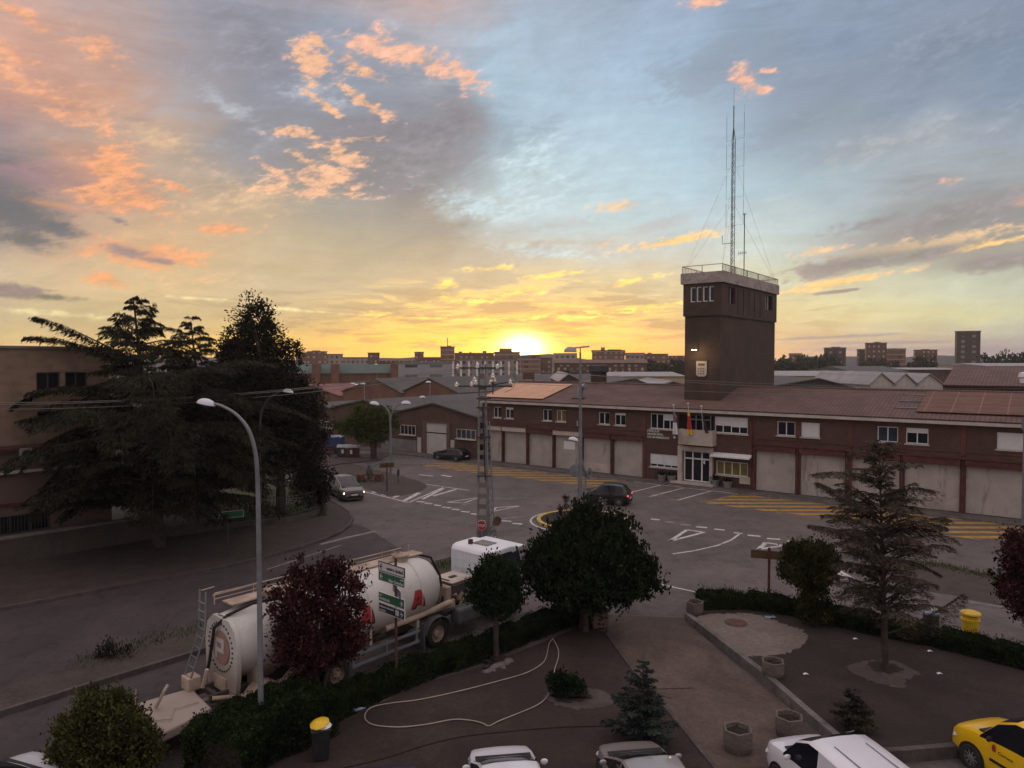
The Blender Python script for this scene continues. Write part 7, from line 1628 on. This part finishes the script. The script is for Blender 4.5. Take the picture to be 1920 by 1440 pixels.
# tail: sloping dusty deck, lights, bumper
mb = MB(); mb.add([(-10.3,-1.2,.80),(-10.3,1.2,.80),(-8.7,.55,.98),(-8.9,-1.2,.98),(-10.35,-1.2,.50),(-10.35,1.2,.50),(-8.7,.55,.68),(-8.9,-1.2,.68)], [(0,3,2,1),(4,5,6,7),(0,1,5,4),(1,2,6,5),(2,3,7,6),(3,0,4,7)]); mb.build('rear_deck', M['truck_white'], TK, bevel=.06)
b_('rear_panel', [(-10.42,-10.36,-1.15,1.15,.3,.72)], 'dusty', bevel=.02)
b_('rear_bumper', [(-10.5,-10.43,-1.2,1.2,.3,.42)], 'galv', bevel=.02)
for s in (-1,1): b_('tail_light', [(-10.455,-10.421,s*.85-.2,s*.85+.2,.5,.66)], 'tail')
b_('number_plate', [(-10.45,-10.421,-.3,.3,.5,.62)], 'sign_white')
b_('tool_box', [(-8.9,-8.5,.3,.8,.95,1.35)], 'dusty', bevel=.03)
mb = MB(); mb.tube([(-10.2,.9,.8),(-10.15,.95,1.3)], .02, 5); mb.tube([(-9.9,.2,.9),(-9.7,.1,1.35),(-9.55,.2,1.45)], .05, 6); mb.tube([(-8.7,-.2,1.2),(-8.6,-.3,1.75)], .06, 6); mb.tube([(-9.0,-.6,1.0),(-9.6,-.3,.93),(-9.9,-.8,.9),(-10.2,-.4,.85)], .015, 5); mb.build('valve_pipe', M['dusty'], TK, smooth=True)
mb = MB(); mb.tube([(-8.6,-.6,.95),(-7.6,-.95,.8),(-6.2,-1.1,1.0),(-5.2,-1.12,1.3)], .07, 9); mb.tube([(-8.6,.2,.6),(-6.7,0,.5),(-1.9,0,.5)], .08, 8); mb.build('discharge_pipe', M['dusty'], TK, smooth=True)
# wheels
def wheel(x, y, r, m_rim, par=TK):
    s = 1 if y > 0 else -1; wl = empty('wheel', (x,y,r)); wl.parent = par; wl.rotation_euler = (-s*PI/2,0,0)
    mb = MB(); mb.lathe([(r*.6,-.2),(r*.96,-.2),(r,-.15),(r,.13),(r*.96,.17),(r*.85,.19),(r*.6,.17)], 32, cap=False); mb.build('tyre', M['rubber'], wl, smooth=40)
    mb = MB(); mb.lathe([(r*.6,.15),(r*.56,.05),(r*.5,.0),(r*.3,.0),(r*.24,.12),(.01,.14)], 24, cap=False)
    for q in range(10): a = q*2*PI/10; mb.lathe([(.022,0),(.022,.04)], 6, TR(r*.4*math.cos(a), r*.4*math.sin(a), .0))
    mb.build('rim', M[m_rim], wl, smooth=40)
def fender(x, r, y0, y1, m_='fender', a0=12, a1=168, w=.03):
    mb = MB(); n = 14; vs = []
    for k in range(n+1):
        a = R(a0+(a1-a0)*k/n)
        for rr in (r, r+w):
            for y in (y0, y1): vs.append((x+rr*math.cos(a), y, .52+rr*math.sin(a)))
    fs = []
    for k in range(n): i, j = k*4, k*4+4; fs += [(i,i+1,j+1,j),(i+2,j+2,j+3,i+3),(i,j,j+2,i+2),(i+1,i+3,j+3,j+1)]
    fs += [(0,2,3,1),(n*4,n*4+1,n*4+3,n*4+2)]; mb.add(vs, fs); return mb.build('mudguard', M[m_], TK, smooth=50)
for s in (-1,1):
    wheel(0, s*1.02, .53, 'dusty'); wheel(3.75, s*1.02, .52, 'galv')
    fender(0, .66, s*1.25 if s < 0 else .72, -.72 if s < 0 else 1.25)
    for x in (-4.6,-5.9,-7.2): wheel(x, s*1.04, .5, 'dusty'); fender(x, .6, s*1.25 if s < 0 else .8, -.8 if s < 0 else 1.25, 'dusty', 25, 155)
# near side skirt bars, flap, tank
b_('side_guard', [(-4.0,-.95,-1.2,-1.16,.5,.6),(-4.0,-.95,-1.2,-1.16,.88,.98),(-3.95,-3.87,-1.15,-1.1,.45,1.0),(-1.1,-1.0,-1.15,-1.1,.45,1.05),(-2.5,-2.42,-1.15,-1.1,.45,1.0)], 'galv')
b_('mud_flap', [(-.78,-.72,-1.24,-.75,.15,1.15)], 'fender')
b_('fuel_tank', [(1.15,2.5,-1.2,-.6,.5,1.15)], 'fender', bevel=.12); b_('air_tank', [(1.15,2.5,.6,1.2,.5,1.1)], 'fender', bevel=.12)
b_('deck_plate', [(-.9,1.4,-.9,.9,1.1,1.16)], 'chassis'); b_('frame_bar', [(-1.4,1.3,-.78,-.62,1.18,1.34),(-1.4,1.3,.62,.78,1.18,1.34)], 'dusty')
mb = MB(); mb.tube([(-2.4,-.95,1.35),(-.3,-.95,1.4),(.9,-.9,1.45)], .12, 10); mb.build('blower_pipe', M['dusty'], TK, smooth=True)
# compressor with cream tray
b_('engine_block', [(1.35,2.3,-.5,.5,1.1,1.9)], 'chassis', bevel=.08)
mb = MB()
for k in range(9): x, y, z = random.uniform(1.3,2.3), random.uniform(-.65,-.45), random.uniform(1.15,1.8); mb.tube([(x,y,z),(x+random.uniform(-.3,.3),y-.05,z+random.uniform(-.3,.3))], random.uniform(.03,.09), 7)
mb.build('engine_pipes', M['dusty'], TK)
b_('side_tank', [(1.0,1.3,-.6,.1,1.2,1.95)], 'dusty', bevel=.06)
mb = MB(); mb.add([(1.45,-.5,1.85),(2.45,-.5,1.85),(2.45,.5,1.85),(1.45,.5,1.85),(1.3,-.62,2.05),(2.6,-.62,2.05),(2.6,.65,2.05),(1.3,.65,2.05)], [(0,3,2,1),(4,5,6,7),(0,1,5,4),(1,2,6,5),(2,3,7,6),(3,0,4,7)]); tr_ = mb.build('engine_cover', M['cream'], TK, bevel=.03); mb = MB(); mb.box(1.75,2.1,-.1,.1,2.055,2.08); mb.box(1.4,1.46,-.3,.3,2.055,2.08); mb.build('latch', M['black'], tr_)
# cab
CB = [(2.95,1.05),(2.95,2.85),(3.05,3.0),(3.25,3.06),(4.35,3.08),(4.75,2.96),(5.1,2.0),(5.15,1.0),(5.1,.55),(4.35,.5),(4.3,1.0),(3.2,1.0)]
mb = MB(); mb.yprism(CB, -1.18, 1.18); cab = mb.build('cab', M['cab_white'], TK, bevel=.07)
mb = MB(); mb.yprism([(3.3,2.2),(3.3,2.75),(3.42,2.86),(4.25,2.86),(4.38,2.75),(4.42,2.35),(4.4,2.2)], -1.192, -1.182); mb.build('side_recess', M['black'], cab)
mb = MB(); mb.yprism([(4.05,2.0),(4.12,2.75),(4.72,2.85),(4.98,2.05)], -1.202, -1.193); mb.build('window', M['glass_blue'], cab)
for y0_ in (-1.2, 1.181): mb = MB(); mb.yprism([(3.45,1.1),(3.5,2.15),(5.0,2.15),(5.08,1.1)], y0_, y0_+.019); mb.build('door', M['cab_white'], cab)
mb = MB(); mb.yprism([(4.05,2.0),(4.12,2.75),(4.72,2.85),(4.98,2.05)], 1.193, 1.202); mb.build('window', M['glass_blue'], cab)
mb = MB(); mb.add([(4.83,-1.05,2.95),(4.83,1.05,2.95),(5.14,1.05,2.05),(5.14,-1.05,2.05)], [(0,1,2,3)]); mb.build('windscreen', M['glass'], cab)
b_('sun_visor', [(4.75,5.2,-1.15,1.15,2.9,2.95)], 'cab_white', cab); b_('roof_hatch', [(3.55,4.2,-.42,.42,3.07,3.11)], 'concrete', cab, .02)
b_('back_rib', [(2.93,2.948,y,y+.05,1.3,2.8) for y in (-.9,-.45,0,.45,.9)] + [(2.925,2.93,-1.0,1.0,z,z+.04) for z in (1.4,1.75,2.1,2.45,2.8)], 'cab_white', cab)
b_('beacon', [(3.35,3.5,.35,.5,3.05,3.26)], 'rust', cab); 
for s in (-1,1): b_('mirror', [(4.95,5.05,s*1.42-.1,s*1.42+.1,2.1,2.7)], 'black', cab, .03)
b_('bumper', [(4.9,5.25,-1.2,1.2,.4,.95)], 'cab_white', cab, .06); b_('grille', [(5.15,5.17,-.8,.8,1.05,1.8)], 'black', cab)
for s in (-1,1): b_('headlight', [(5.24,5.27,s*.9-.17,s*.9+.17,.6,.8)], 'headlight_off', cab); b_('step', [(4.35,4.8,s*1.1-.1,s*1.1+.1,.45,.95)], 'fender', cab, .03); fender(3.75, .64, -1.21 if s < 0 else .8, -.8 if s < 0 else 1.21)

# ================================================================== the evening air
hz = MB(); hz.box(-1420, 1420, -200, 1420, -2, 45); ho = hz.build('haze', None)
hm = bpy.data.materials.new('haze'); hm.use_nodes = True; g = NG(hm.node_tree); g.n.clear()
pv = g.node('ShaderNodeVolumePrincipled'); pv.inputs['Color'].default_value = (.95,.93,.92,1); pv.inputs['Density'].default_value = .00022; pv.inputs['Anisotropy'].default_value = .55
om = g.node('ShaderNodeOutputMaterial'); g.l.new(pv.outputs[0], om.inputs['Volume']); ho.data.materials.append(hm)
tag(ho, 'thin evening haze over the town', 'haze', None, 'stuff')
